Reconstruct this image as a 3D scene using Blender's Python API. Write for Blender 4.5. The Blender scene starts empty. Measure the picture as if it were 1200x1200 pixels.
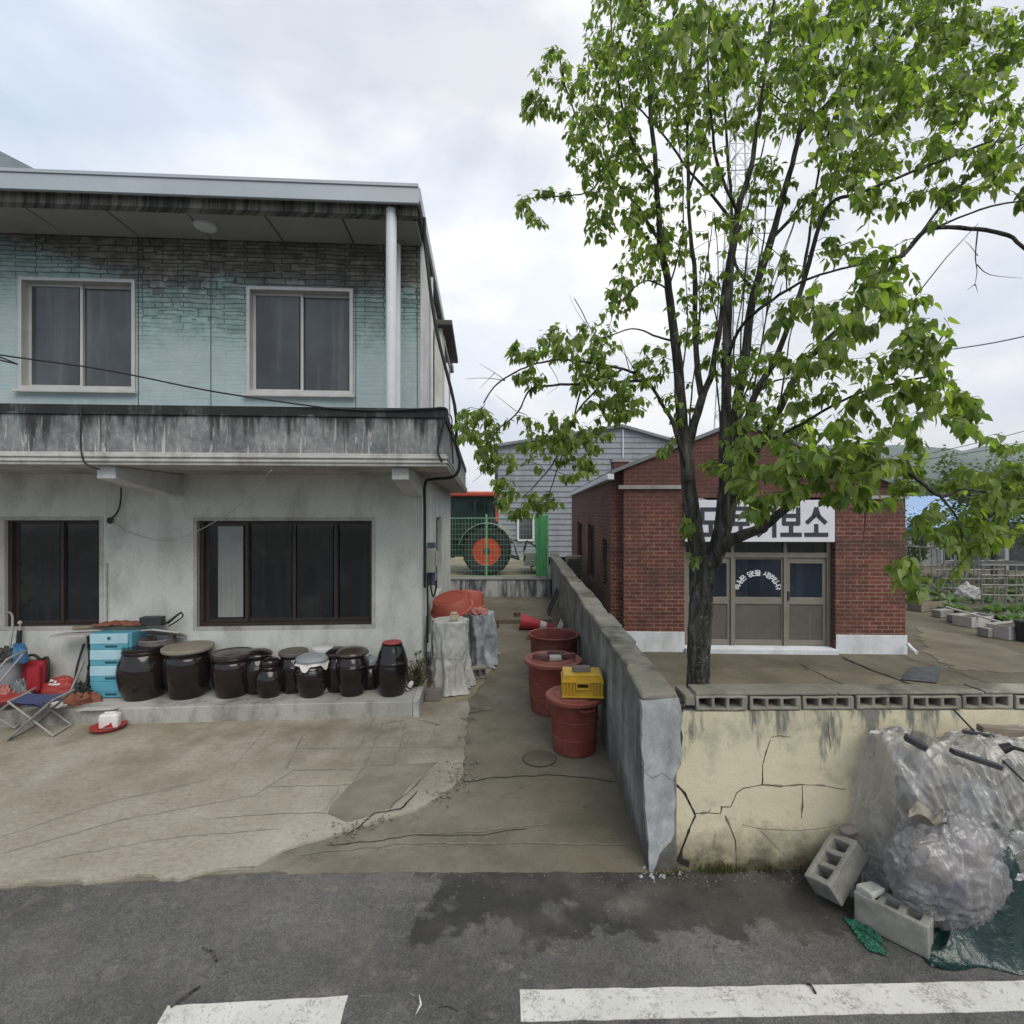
import bpy, bmesh, math, random
from mathutils import Vector, Matrix, noise
R = math.radians
rnd = random.Random(11)
SC = bpy.context.scene
COL = SC.collection
CAM_H = 2.6

def P(px, py, Y):
    return Vector(((px - 600) / 600 * Y, Y, CAM_H - (py - 600) / 600 * Y))

def G(px, py, z=0.0):
    return P(px, py, 600 * (CAM_H - z) / (py - 600))

WM = {}          # world matrix of every thing, by object name

def tag(o, label=None, cat=None, group=None, kind=None):
    if label: o['label'] = label
    if cat: o['category'] = cat
    if group: o['group'] = group
    if kind: o['kind'] = kind
    return o

def thing(name, label, cat, loc=(0, 0, 0), rz=0.0, group=None, M=None):
    o = bpy.data.objects.new(name, None)
    COL.objects.link(o)
    o.empty_display_size = .2
    if M is None:
        M = Matrix.Translation(Vector(loc)) @ Matrix.Rotation(rz, 4, 'Z')
    o.matrix_world = M
    WM[o.name] = M.copy()
    return tag(o, label, cat, group)

class MB:
    def __init__(s):
        s.v = []; s.f = []; s.mi = []
    def add(s, vs, fs, M=None, mi=0):
        b = len(s.v)
        for p in vs:
            p = Vector(p)
            s.v.append(M @ p if M is not None else p)
        for f in fs:
            s.f.append(tuple(i + b for i in f)); s.mi.append(mi)
        return s
    def box(s, x0, x1, y0, y1, z0, z1, M=None, mi=0):
        vs = [(x, y, z) for z in (z0, z1) for y in (y0, y1) for x in (x0, x1)]
        return s.add(vs, [(0, 2, 3, 1), (4, 5, 7, 6), (0, 1, 5, 4), (2, 6, 7, 3), (0, 4, 6, 2), (1, 3, 7, 5)], M, mi)
    def bar(s, a, b, w, h=None, mi=0):
        a = Vector(a); b = Vector(b); h = h or w
        d = b - a; L = d.length
        q = d.to_track_quat('X', 'Z').to_matrix().to_4x4()
        return s.box(0, L, -w / 2, w / 2, -h / 2, h / 2, Matrix.Translation(a) @ q, mi)
    def tube(s, pts, r, n=8, M=None, mi=0, cap=True):
        pts = [Vector(p) for p in pts]
        rs = r if isinstance(r, (list, tuple)) else [r] * len(pts)
        vs = []; fs = []
        up = None
        for i, p in enumerate(pts):
            if i == 0: t = pts[1] - p
            elif i == len(pts) - 1: t = p - pts[i - 1]
            else: t = (pts[i + 1] - pts[i - 1])
            if t.length < 1e-9: t = Vector((0, 0, 1))
            t.normalize()
            if up is None:
                up = Vector((0, 0, 1)) if abs(t.z) < .9 else Vector((1, 0, 0))
            a = t.cross(up)
            if a.length < 1e-6: a = t.cross(Vector((0, 1, 0)))
            a.normalize(); b = a.cross(t); up = b
            for k in range(n):
                an = 2 * math.pi * k / n
                vs.append(p + (a * math.cos(an) + b * math.sin(an)) * rs[i])
        for i in range(len(pts) - 1):
            for k in range(n):
                k2 = (k + 1) % n
                fs.append((i * n + k, i * n + k2, (i + 1) * n + k2, (i + 1) * n + k))
        if cap:
            fs.append(tuple(range(n - 1, -1, -1)))
            m = (len(pts) - 1) * n
            fs.append(tuple(m + k for k in range(n)))
        return s.add(vs, fs, M, mi)
    def lathe(s, prof, n=28, M=None, mi=0, cap=True):
        vs = []; fs = []
        for (r, z) in prof:
            for k in range(n):
                an = 2 * math.pi * k / n
                vs.append((r * math.cos(an), r * math.sin(an), z))
        for i in range(len(prof) - 1):
            for k in range(n):
                k2 = (k + 1) % n
                fs.append((i * n + k, i * n + k2, (i + 1) * n + k2, (i + 1) * n + k))
        if cap:
            fs.append(tuple(range(n - 1, -1, -1)))
            m = (len(prof) - 1) * n
            fs.append(tuple(m + k for k in range(n)))
        return s.add(vs, fs, M, mi)
    def prism(s, poly, y0, y1, M=None, mi=0):
        """polygon in x,z extruded along y"""
        n = len(poly)
        vs = [(x, y0, z) for x, z in poly] + [(x, y1, z) for x, z in poly]
        fs = [tuple(range(n)), tuple(range(2 * n - 1, n - 1, -1))]
        for i in range(n):
            j = (i + 1) % n
            fs.append((i, i + n, j + n, j))
        return s.add(vs, fs, M, mi)
    def slab(s, poly, z0, z1, M=None, mi=0):
        """polygon in x,y extruded along z"""
        n = len(poly)
        vs = [(p[0], p[1], z0) for p in poly] + [(p[0], p[1], z1) for p in poly]
        fs = [tuple(range(n - 1, -1, -1)), tuple(range(n, 2 * n))]
        for i in range(n):
            j = (i + 1) % n
            fs.append((i, j, j + n, i + n))
        return s.add(vs, fs, M, mi)
    def grid(s, fn, nu, nv, M=None, mi=0):
        vs = [fn(i / nu, j / nv) for j in range(nv + 1) for i in range(nu + 1)]
        fs = []
        for j in range(nv):
            for i in range(nu):
                a = j * (nu + 1) + i
                fs.append((a, a + 1, a + nu + 2, a + nu + 1))
        return s.add(vs, fs, M, mi)
    def holed(s, x0, x1, z0, z1, y0, y1, holes, M=None, mi=0):
        """slab in the xz plane (thickness y0..y1) with rectangular holes"""
        xs = sorted(set([x0, x1] + [h[0] for h in holes] + [h[1] for h in holes]))
        zs = sorted(set([z0, z1] + [h[2] for h in holes] + [h[3] for h in holes]))
        xs = [x for x in xs if x0 - 1e-9 <= x <= x1 + 1e-9]; zs = [z for z in zs if z0 - 1e-9 <= z <= z1 + 1e-9]
        nx, nz = len(xs) - 1, len(zs) - 1
        def solid(i, j):
            if i < 0 or j < 0 or i >= nx or j >= nz: return False
            cx = (xs[i] + xs[i + 1]) / 2; cz = (zs[j] + zs[j + 1]) / 2
            return not any(h[0] < cx < h[1] and h[2] < cz < h[3] for h in holes)
        vs = []; fs = []; ix = {}
        def V(i, j, k):
            key = (i, j, k)
            if key not in ix:
                ix[key] = len(vs); vs.append((xs[i], y1 if k else y0, zs[j]))
            return ix[key]
        for i in range(nx):
            for j in range(nz):
                if not solid(i, j): continue
                fs.append((V(i, j, 0), V(i + 1, j, 0), V(i + 1, j + 1, 0), V(i, j + 1, 0)))
                fs.append((V(i, j, 1), V(i, j + 1, 1), V(i + 1, j + 1, 1), V(i + 1, j, 1)))
                if not solid(i - 1, j): fs.append((V(i, j, 0), V(i, j + 1, 0), V(i, j + 1, 1), V(i, j, 1)))
                if not solid(i + 1, j): fs.append((V(i + 1, j, 0), V(i + 1, j, 1), V(i + 1, j + 1, 1), V(i + 1, j + 1, 0)))
                if not solid(i, j - 1): fs.append((V(i, j, 0), V(i, j, 1), V(i + 1, j, 1), V(i + 1, j, 0)))
                if not solid(i, j + 1): fs.append((V(i, j + 1, 0), V(i + 1, j + 1, 0), V(i + 1, j + 1, 1), V(i, j + 1, 1)))
        return s.add(vs, fs, M, mi)
    def frame(s, x0, x1, z0, z1, y0, y1, w, M=None, mi=0):
        return s.holed(x0, x1, z0, z1, y0, y1, [(x0 + w, x1 - w, z0 + w, z1 - w)], M, mi)
    def build(s, name, mat, parent=None, smooth=None, bevel=0.0, world=False, seg=2, label=None, recalc=True, kind=None, jitter=0.0, sub=0):
        me = bpy.data.meshes.new(name)
        vs = s.v
        if world and parent is not None:
            inv = WM[parent.name].inverted()
            vs = [inv @ p for p in vs]
        me.from_pydata([tuple(p) for p in vs], [], s.f)
        mats = mat if isinstance(mat, (list, tuple)) else [mat]
        for m in mats:
            if m is not None: me.materials.append(m)
        if len(mats) > 1:
            me.polygons.foreach_set('material_index', s.mi)
        bm = bmesh.new(); bm.from_mesh(me)
        if recalc: bmesh.ops.recalc_face_normals(bm, faces=bm.faces)
        if bevel > 0:
            es = [e for e in bm.edges if len(e.link_faces) == 2 and e.calc_face_angle(0) > R(40)]
            bmesh.ops.bevel(bm, geom=es, offset=bevel, segments=seg, affect='EDGES', profile=.5, clamp_overlap=True)
        if sub:
            bmesh.ops.triangulate(bm, faces=[f for f in bm.faces if len(f.verts) > 4])
            for _ in range(sub):
                es = [e for e in bm.edges if e.calc_length() > .03]
                bmesh.ops.subdivide_edges(bm, edges=es, cuts=1, use_grid_fill=True)
        if jitter > 0:
            for v in bm.verts:
                q = v.co * 9
                v.co += noise.noise_vector(q) * jitter
        bm.to_mesh(me); bm.free()
        if smooth:
            me.polygons.foreach_set('use_smooth', [True] * len(me.polygons))
            me.set_sharp_from_angle(angle=R(smooth))
        me.update()
        o = bpy.data.objects.new(name, me)
        COL.objects.link(o)
        if parent is not None:
            o.parent = parent
            WM[o.name] = WM[parent.name]
        else:
            WM[o.name] = Matrix.Identity(4)
        if label: o['label'] = label
        if kind: o['kind'] = kind
        return o

def solo(mb, name, mat, label, cat, origin, group=None, **k):
    """a thing that is one mesh, its origin at its base"""
    origin = Vector(origin)
    mb.v = [p - origin for p in mb.v]
    o = mb.build(name, mat, **k)
    o.location = origin
    WM[o.name] = Matrix.Translation(origin)
    return tag(o, label, cat, group)

def crom(pts, k=4):
    """Catmull-Rom resample of a list of tuples"""
    pts = [tuple(p) for p in pts]
    out = []
    n = len(pts)
    for i in range(n - 1):
        p0 = pts[max(i - 1, 0)]; p1 = pts[i]; p2 = pts[i + 1]; p3 = pts[min(i + 2, n - 1)]
        for j in range(k):
            t = j / k
            out.append(tuple(.5 * (2 * b + (c - a) * t + (2 * a - 5 * b + 4 * c - d) * t * t + (3 * b - a - 3 * c + d) * t ** 3)
                             for a, b, c, d in zip(p0, p1, p2, p3)))
    out.append(pts[-1])
    return out

# ---------------------------------------------------------------- materials
class NT:
    def __init__(s, name):
        s.m = bpy.data.materials.new(name); s.m.use_nodes = True
        s.t = s.m.node_tree; s.t.nodes.clear()
        s.o = s.t.nodes.new('ShaderNodeOutputMaterial')
        s.b = s.t.nodes.new('ShaderNodeBsdfPrincipled')
        s.t.links.new(s.b.outputs[0], s.o.inputs[0])
        s._tc = None
    def n(s, typ, **kw):
        nd = s.t.nodes.new(typ)
        for k, v in kw.items(): setattr(nd, k, v)
        return nd
    def l(s, a, b): s.t.links.new(a, b)
    def val(s, inp, v):
        if hasattr(v, 'is_output') or isinstance(v, bpy.types.NodeSocket): s.l(v, inp)
        else: inp.default_value = v
    def pos(s):
        if s._tc is None: s._tc = s.n('ShaderNodeTexCoord')
        return s._tc.outputs['Object']
    def map(s, scale=(1, 1, 1), rot=(0, 0, 0), loc=(0, 0, 0), vec=None):
        m = s.n('ShaderNodeMapping')
        s.l(vec if vec is not None else s.pos(), m.inputs[0])
        m.inputs['Scale'].default_value = scale; m.inputs['Rotation'].default_value = rot; m.inputs['Location'].default_value = loc
        return m.outputs[0]
    def noise(s, scale=5, detail=4, rough=.55, vec=None, dist=0.0):
        t = s.n('ShaderNodeTexNoise')
        s.l(vec if vec is not None else s.pos(), t.inputs['Vector'])
        t.inputs['Scale'].default_value = scale; t.inputs['Detail'].default_value = detail
        t.inputs['Roughness'].default_value = rough; t.inputs['Distortion'].default_value = dist
        return t.outputs['Fac']
    def vor(s, scale=5, vec=None, feature='F1', rand=1.0):
        t = s.n('ShaderNodeTexVoronoi', feature=feature)
        s.l(vec if vec is not None else s.pos(), t.inputs['Vector'])
        t.inputs['Scale'].default_value = scale; t.inputs['Randomness'].default_value = rand
        return t.outputs['Distance']
    def ramp(s, fac, stops, interp='LINEAR'):
        r = s.n('ShaderNodeValToRGB'); s.l(fac, r.inputs[0])
        cr = r.color_ramp; cr.interpolation = interp
        while len(cr.elements) > len(stops): cr.elements.remove(cr.elements[-1])
        while len(cr.elements) < len(stops): cr.elements.new(.5)
        for e, (p, c) in zip(cr.elements, stops):
            e.position = p
            e.color = (c, c, c, 1) if isinstance(c, (int, float)) else (*c[:3], 1)
        return r.outputs[0]
    def mix(s, fac, a, b, mode='MIX'):
        m = s.n('ShaderNodeMix', data_type='RGBA', blend_type=mode)
        s.val(m.inputs[0], fac)
        for inp, v in ((m.inputs[6], a), (m.inputs[7], b)):
            if isinstance(v, tuple): inp.default_value = (*v[:3], 1)
            else: s.l(v, inp)
        return m.outputs[2]
    def math(s, op, a, b=0.0, clamp=False):
        m = s.n('ShaderNodeMath', operation=op); m.use_clamp = clamp
        s.val(m.inputs[0], a); s.val(m.inputs[1], b)
        return m.outputs[0]
    def mr(s, v, a, b, c=0.0, d=1.0):
        m = s.n('ShaderNodeMapRange'); s.l(v, m.inputs[0])
        for i, x in enumerate((a, b, c, d)): m.inputs[i + 1].default_value = x
        return m.outputs[0]
    def sep(s, vec=None):
        x = s.n('ShaderNodeSeparateXYZ'); s.l(vec if vec is not None else s.pos(), x.inputs[0])
        return x.outputs
    def comb(s, x, y, z):
        c = s.n('ShaderNodeCombineXYZ')
        for i, v in enumerate((x, y, z)): s.val(c.inputs[i], v)
        return c.outputs[0]
    def bump(s, h, strength=.4, dist=.01, normal=None):
        b = s.n('ShaderNodeBump'); s.l(h, b.inputs['Height'])
        b.inputs['Strength'].default_value = strength; b.inputs['Distance'].default_value = dist
        if normal is not None: s.l(normal, b.inputs['Normal'])
        s.l(b.outputs[0], s.b.inputs['Normal'])
        return b.outputs[0]
    def done(s, col=None, rough=.8, metal=0.0, spec=.35):
        if col is not None:
            if isinstance(col, tuple): s.b.inputs['Base Color'].default_value = (*col[:3], 1)
            else: s.l(col, s.b.inputs['Base Color'])
        s.val(s.b.inputs['Roughness'], rough)
        s.b.inputs['Metallic'].default_value = metal
        s.b.inputs['Specular IOR Level'].default_value = spec
        return s.m

def lin(r, g, b):
    f = lambda c: ((c / 255 + .055) / 1.055) ** 2.4 if c > 10 else c / 255 / 12.92
    return (f(r), f(g), f(b))

def mul(c, k): return tuple(min(1, x * k) for x in c)

def basic(name, col, var=.25, scale=4, rough=.7, bump=.25, bscale=60, metal=0.0, spec=.35, dist=.004, fine=None, rvar=.12):
    t = NT(name)
    a = t.ramp(t.noise(scale, 6, .62), [(.3, mul(col, 1 - var)), (.7, mul(col, 1 + var * .6))])
    f = t.noise(fine or scale * 12, 3, .6)
    a = t.mix(.55, a, t.ramp(f, [(.25, (1 - var * .9,) * 3), (.75, (1.0, 1.0, 1.0))]), 'MULTIPLY')
    if bump: t.bump(t.noise(bscale, 5, .65), bump, dist)
    ro = t.mr(t.noise(scale * 3, 4), .3, .7, max(.03, rough - rvar), min(1, rough + rvar))
    return t.done(a, ro, metal, spec)

def dirty(name, col, dirt=(.05, .045, .04), amount=.35, scale=3, rough=.6, bump=.2, bscale=40, spec=.35, metal=0.0, dist=.004):
    t = NT(name)
    base = t.ramp(t.noise(scale * 2, 5), [(.3, mul(col, .85)), (.7, mul(col, 1.08))])
    mask = t.ramp(t.noise(scale, 8, .68), [(.5, 0.0), (.78, 1.0)])
    mask = t.math('MULTIPLY', mask, amount)
    c = t.mix(mask, base, dirt)
    fine = t.ramp(t.noise(scale * 30, 3, .7), [(.3, .8), (.6, 1.0)])
    c = t.mix(.5, c, fine, 'MULTIPLY')
    if bump: t.bump(t.noise(bscale, 5, .6), bump, dist)
    return t.done(c, t.mr(mask, 0, 1, rough, min(1, rough + .25)), metal, spec)
# ---------------------------------------------------------------- surface materials
def m_asphalt():
    t = NT('asphalt')
    base = t.ramp(t.noise(1.1, 7, .6), [(.32, (.075, .073, .070)), (.68, (.135, .131, .124))])
    ag = t.vor(88)
    c = t.mix(.6, base, t.ramp(ag, [(.12, 1.6), (.3, 1.0), (.75, .5)]), 'MULTIPLY')
    c = t.mix(.5, c, t.ramp(t.noise(17, 6, .75), [(.36, .62), (.62, 1.22)]), 'MULTIPLY')
    sp = t.ramp(t.vor(45), [(.0, 1.0), (.13, 0.0)])
    sp = t.math('MULTIPLY', sp, t.ramp(t.noise(30, 2), [(.5, 0.0), (.6, .5)]))
    c = t.mix(sp, c, (.3, .29, .27))
    c = t.mix(.6, c, t.ramp(t.noise(.8, 5, .55, t.map((.6, 1.6, 1), loc=(2, 5, 0))), [(.36, .72), (.62, 1.25)]), 'MULTIPLY')
    c = t.mix(t.ramp(t.noise(6, 8, .75, t.map(loc=(8, 1, 0))), [(.54, 0.0), (.66, .55)]), c, (.19, .175, .15))
    # damp oily patch along the foot of the wall, its own ragged outline
    x, y, z = t.sep()
    n1 = t.math('SUBTRACT', t.noise(2.6, 8, .68), .5)
    n1 = t.math('ADD', n1, t.math('MULTIPLY', t.math('SUBTRACT', t.noise(14, 5, .7), .5), .35))
    edge = t.math('ADD', t.math('MULTIPLY', n1, .95), y)
    edge = t.math('SUBTRACT', edge, 3.13)
    mk = t.mr(edge, -.02, .05)
    lx = t.mr(t.math('ADD', x, t.math('MULTIPLY', n1, 1.1)), -.62, -.5)
    mk = t.math('MULTIPLY', mk, lx)
    hole = t.ramp(t.noise(1.9, 6, .6, t.map(loc=(3.1, 1.7, 0))), [(.6, 1.0), (.66, .25)])
    mk = t.math('MULTIPLY', mk, hole)
    # small isolated drips
    dr = t.ramp(t.noise(5.2, 7, .7, t.map(loc=(9, 4, 0))), [(.66, 0.0), (.7, .8)])
    dr = t.math('MULTIPLY', dr, t.mr(y, 2.75, 3.1))
    mk = t.math('MAXIMUM', mk, t.math('MULTIPLY', dr, t.mr(x, -1.2, -.2)))
    c = t.mix(t.math('MULTIPLY', mk, .85), c, (.022, .021, .018))
    # brown dust toward the kerb
    du = t.math('MULTIPLY', t.ramp(t.noise(1.6, 6, .6, t.map(loc=(5, 2, 0))), [(.45, 0.0), (.65, 1.0)]), t.mr(y, 2.6, 3.5, .0, .4))
    c = t.mix(du, c, (.17, .152, .125))
    h = t.math('ADD', t.math('MULTIPLY', ag, -1.0), t.math('MULTIPLY', t.noise(400, 2), .4))
    t.bump(h, .5, .006)
    return t.done(c, t.mr(mk, 0, 1, .88, .62), 0, .3)

def m_yard():
    t = NT('yard_concrete')
    base = t.ramp(t.noise(.9, 8, .6), [(.28, (.225, .196, .145)), (.5, (.315, .283, .228)), (.72, (.39, .358, .30))])
    x, y, z = t.sep()
    wn = t.n('ShaderNodeTexNoise'); t.l(t.pos(), wn.inputs['Vector']); wn.inputs['Scale'].default_value = 2.2; wn.inputs['Detail'].default_value = 4
    va = t.n('ShaderNodeVectorMath', operation='SCALE'); t.l(wn.outputs['Color'], va.inputs[0]); va.inputs['Scale'].default_value = .10
    vb = t.n('ShaderNodeVectorMath', operation='ADD'); t.l(va.outputs[0], vb.inputs[0]); t.l(t.pos(), vb.inputs[1]); wv = vb.outputs[0]
    # trowel and broom marks of two directions in patches
    s1 = t.noise(1, 5, .7, t.map((17, 25, 1), (0, 0, R(-14)), vec=wv)); s2 = t.noise(1, 5, .7, t.map((27, 17, 1), (0, 0, R(-26)), vec=wv))
    pm = t.ramp(t.noise(1.4, 3, .5), [(.47, 0.0), (.53, 1.0)])
    pm = t.math('MULTIPLY', pm, t.mr(x, -2.4, -1.4))
    st = t.mix(pm, s1, s2)
    stc = t.ramp(st, [(.36, .72), (.5, 1.0), (.64, 1.16)])
    c = t.mix(.65, base, stc, 'MULTIPLY')
    # earthy stain near the house
    stain = t.math('MULTIPLY', t.ramp(t.noise(1.3, 7, .62, t.map(loc=(4, 8, 0))), [(.40, 0.0), (.62, 1.0)]), t.mr(y, 4.2, 5.8, .10, .85))
    c = t.mix(stain, c, (.17, .145, .10))
    c = t.mix(t.ramp(t.noise(3.5, 7, .7, t.map(loc=(1, 3, 0))), [(.60, 0.0), (.72, .45)]), c, (.14, .128, .105))
    pits = t.ramp(t.vor(16), [(.03, 1.0), (.07, 0.0)])
    pits = t.math('MULTIPLY', pits, t.ramp(t.noise(3, 2), [(.5, 0.0), (.55, .8)]))
    c = t.mix(pits, c, (.05, .045, .035))
    c = t.mix(.5, c, t.ramp(t.noise(130, 3, .7), [(.3, .72), (.65, 1.08)]), 'MULTIPLY')
    h = t.math('ADD', t.math('MULTIPLY', st, 1.0), t.math('MULTIPLY', t.noise(90, 4), .35))
    t.bump(h, .7, .012)
    return t.done(c, .92, 0, .2)

def m_alley(name='alley_concrete', k=1.0, green=.5, light=0.0):
    t = NT(name)
    base = t.ramp(t.noise(1.1, 8, .62), [(.28, mul((.095, .080, .053), k)), (.5, mul((.142, .121, .084), k)), (.75, mul((.20, .175, .13), k))])
    x, y, z = t.sep()
    lt = t.mr(t.math('ADD', x, t.math('MULTIPLY', t.math('SUBTRACT', t.noise(1.1, 7, .65), .5), 2.4)), -.9, .75, 1.0, 0.0)
    base = t.mix(t.math('MULTIPLY', lt, light), base, t.ramp(t.noise(2.2, 7, .65), [(.34, (.17, .155, .122)), (.66, (.30, .28, .235))]))
    mo = t.math('MULTIPLY', t.ramp(t.noise(1.7, 6, .6, t.map(loc=(2, 7, 1))), [(.5, 0.0), (.72, 1.0)]), green)
    c = t.mix(mo, base, (.06, .062, .035))
    c = t.mix(t.ramp(t.noise(4.5, 8, .7), [(.58, 0.0), (.7, .5)]), c, mul((.045, .037, .026), k))
    c = t.mix(.55, c, t.ramp(t.noise(110, 4, .75), [(.3, .65), (.65, 1.12)]), 'MULTIPLY')
    gr = t.ramp(t.vor(75), [(.0, .5), (.1, 0.0)])
    c = t.mix(t.math('MULTIPLY', gr, .8), c, (.3, .28, .25))
    t.bump(t.math('ADD', t.noise(30, 6, .7), t.math('MULTIPLY', t.noise(5, 3), 1.2)), .6, .012)
    return t.done(c, .9, 0, .25)

def m_parapet():
    t = NT('stained_parapet_concrete')
    base = t.ramp(t.noise(3.2, 8, .65), [(.32, (.11, .117, .118)), (.5, (.20, .21, .208)), (.68, (.31, .31, .295))])
    base = t.mix(.5, base, t.ramp(t.noise(22, 5, .7), [(.34, .5), (.62, 1.15)]), 'MULTIPLY')
    x, y, z = t.sep()
    u = t.math('ADD', x, y)
    v = t.comb(t.math('MULTIPLY', u, 7.0), 0.0, t.math('MULTIPLY', z, .7))
    dz = t.mr(z, 3.12, 3.74, 0.0, 1.0)
    str1 = t.noise(1, 6, .65, v)
    k = t.math('ADD', t.math('MULTIPLY', str1, .9), t.math('MULTIPLY', t.math('POWER', dz, 1.6), .26))
    blk = t.ramp(k, [(.55, 0.0), (.68, 1.0)])
    c = t.mix(t.math('MULTIPLY', blk, .94), base, (.028, .027, .027))
    # lime streaks running down
    v2 = t.comb(t.math('MULTIPLY', u, 26.0), 3.3, t.math('MULTIPLY', z, 2.2))
    lime = t.ramp(t.noise(1, 5, .7, v2, .8), [(.56, 0.0), (.64, .85)])
    c = t.mix(t.math('MULTIPLY', lime, t.mr(z, 3.7, 3.35, 0.2, 1.0)), c, (.47, .46, .43))
    # black mould on the top band
    band = t.mr(t.math('ADD', z, t.math('MULTIPLY', t.math('SUBTRACT', t.noise(4, 8, .75), .5), .16)), 3.64, 3.67)
    c = t.mix(t.math('MULTIPLY', band, t.ramp(t.noise(2.4, 6, .6), [(.38, .3), (.52, .97)])), c, (.022, .022, .022))
    t.bump(t.noise(35, 7, .72), .55, .012)
    return t.done(c, .9, 0, .25)

def m_siding():
    """thin printed stone panels, weathered to pale blue where rain reaches"""
    t = NT('printed_stone_panel')
    x, y, z = t.sep()
    u = t.math('ADD', x, y)
    zz = t.comb(0.0, 0.0, t.math('MULTIPLY', z, 4.5))
    w = t.math('MULTIPLY', t.math('SUBTRACT', t.noise(1, 2, .5, zz), .5), .10)          # rows of unequal height
    w = t.math('ADD', w, t.math('MULTIPLY', t.math('SUBTRACT', t.noise(2.6, 3), .5), .045))   # none of them quite level
    vec = t.comb(t.math('ADD', u, t.math('MULTIPLY', t.math('SUBTRACT', t.noise(3.1, 3, .5, t.map(loc=(7, 1, 3))), .5), .08)), t.math('ADD', z, w), 0.0)
    br = t.n('ShaderNodeTexBrick'); t.l(vec, br.inputs['Vector'])
    br.offset = .37; br.squash = .62; br.squash_frequency = 3; br.offset_frequency = 2
    br.inputs['Scale'].default_value = 1; br.inputs['Brick Width'].default_value = .36; br.inputs['Row Height'].default_value = .094
    br.inputs['Mortar Size'].default_value = .011; br.inputs['Mortar Smooth'].default_value = .6; br.inputs['Bias'].default_value = 0
    br.inputs['Color1'].default_value = (.38, .38, .36, 1); br.inputs['Color2'].default_value = (1, 1, 1, 1); br.inputs['Mortar'].default_value = (0, 0, 0, 1)
    vec2 = t.comb(t.math('ADD', u, 5.37), t.math('ADD', z, t.math('MULTIPLY', w, -1.3)), 0.0)
    b2 = t.n('ShaderNodeTexBrick'); t.l(vec2, b2.inputs['Vector'])
    b2.offset = .45; b2.squash = 1.7; b2.squash_frequency = 2
    b2.inputs['Scale'].default_value = 1; b2.inputs['Brick Width'].default_value = .27; b2.inputs['Row Height'].default_value = .058
    b2.inputs['Mortar Size'].default_value = .009; b2.inputs['Mortar Smooth'].default_value = .6
    b2.inputs['Color1'].default_value = (.45, .45, .43, 1); b2.inputs['Color2'].default_value = (1, 1, 1, 1); b2.inputs['Mortar'].default_value = (0, 0, 0, 1)
    sel = t.ramp(t.vor(3.1, vec), [(.4, 0.0), (.42, 1.0)])
    joint = t.mix(sel, br.outputs['Fac'], b2.outputs['Fac'])
    tone = t.mix(sel, br.outputs['Color'], b2.outputs['Color'])
    # broken line work, as on a worn print
    joint = t.math('MULTIPLY', joint, t.ramp(t.noise(9, 5, .75, vec), [(.36, .1), (.5, 1.0)]))
    wob = t.math('MULTIPLY', t.math('SUBTRACT', t.noise(1.7, 6, .65, vec), .5), .8)
    xw = t.math('MULTIPLY', t.mr(x, -3.7, -5.4), -.55)
    h = t.math('ADD', t.math('ADD', t.math('ADD', z, t.math('MULTIPLY', t.math('SUBTRACT', t.noise(9, 4, .7, vec), .5), .5)), wob), xw)       # fading height
    brown = t.ramp(t.noise(6, 6, .7, vec), [(.34, (.085, .078, .066)), (.5, (.17, .158, .135)), (.66, (.28, .26, .225))])
    teal = t.ramp(t.noise(7, 5, .6, vec), [(.34, (.19, .28, .265)), (.66, (.32, .43, .405))])
    blue = t.ramp(t.noise(3, 5, .6, vec), [(.34, (.31, .39, .40)), (.66, (.37, .445, .455))])
    f1 = t.mr(h, 5.58, 5.80); f2 = t.mr(h, 4.72, 5.25)
    c = t.mix(f1, t.mix(f2, blue, teal), brown)
    c = t.mix(t.math('MULTIPLY', t.mr(h, 4.9, 5.7, .1, .85), 1.0), c, tone, 'MULTIPLY')
    jv = t.math('MULTIPLY', joint, t.mr(h, 4.8, 5.5, 0.0, .78))
    c = t.mix(jv, c, t.mix(f1, (.04, .085, .085), (.025, .022, .02)))
    c = t.mix(.4, c, t.ramp(t.noise(60, 3, .7, vec), [(.3, .8), (.65, 1.05)]), 'MULTIPLY')
    t.bump(t.math('MULTIPLY', joint, -1.0), .25, .004)
    return t.done(c, .6, 0, .3)

def m_plaster(name, c1, c2, dirt, amount=.5, low=0.0):
    t = NT(name)
    base = t.ramp(t.noise(1.3, 7, .6), [(.3, c1), (.7, c2)])
    m = t.ramp(t.noise(2.1, 8, .68, t.map((1, 1, .55))), [(.47, 0.0), (.66, amount)])
    c = t.mix(m, base, dirt)
    x, y, z = t.sep()
    if low:
        g = t.mr(t.math('ADD', z, t.math('MULTIPLY', t.math('SUBTRACT', t.noise(3.5, 7, .7), .5), .7)), low, 0.1, 0.0, .75)
        c = t.mix(g, c, dirt)
    c = t.mix(.4, c, t.ramp(t.noise(45, 4, .7), [(.34, .68), (.62, 1.1)]), 'MULTIPLY')
    t.bump(t.noise(38, 6, .7), .3, .006)
    return t.done(c, .85, 0, .25)

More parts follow.
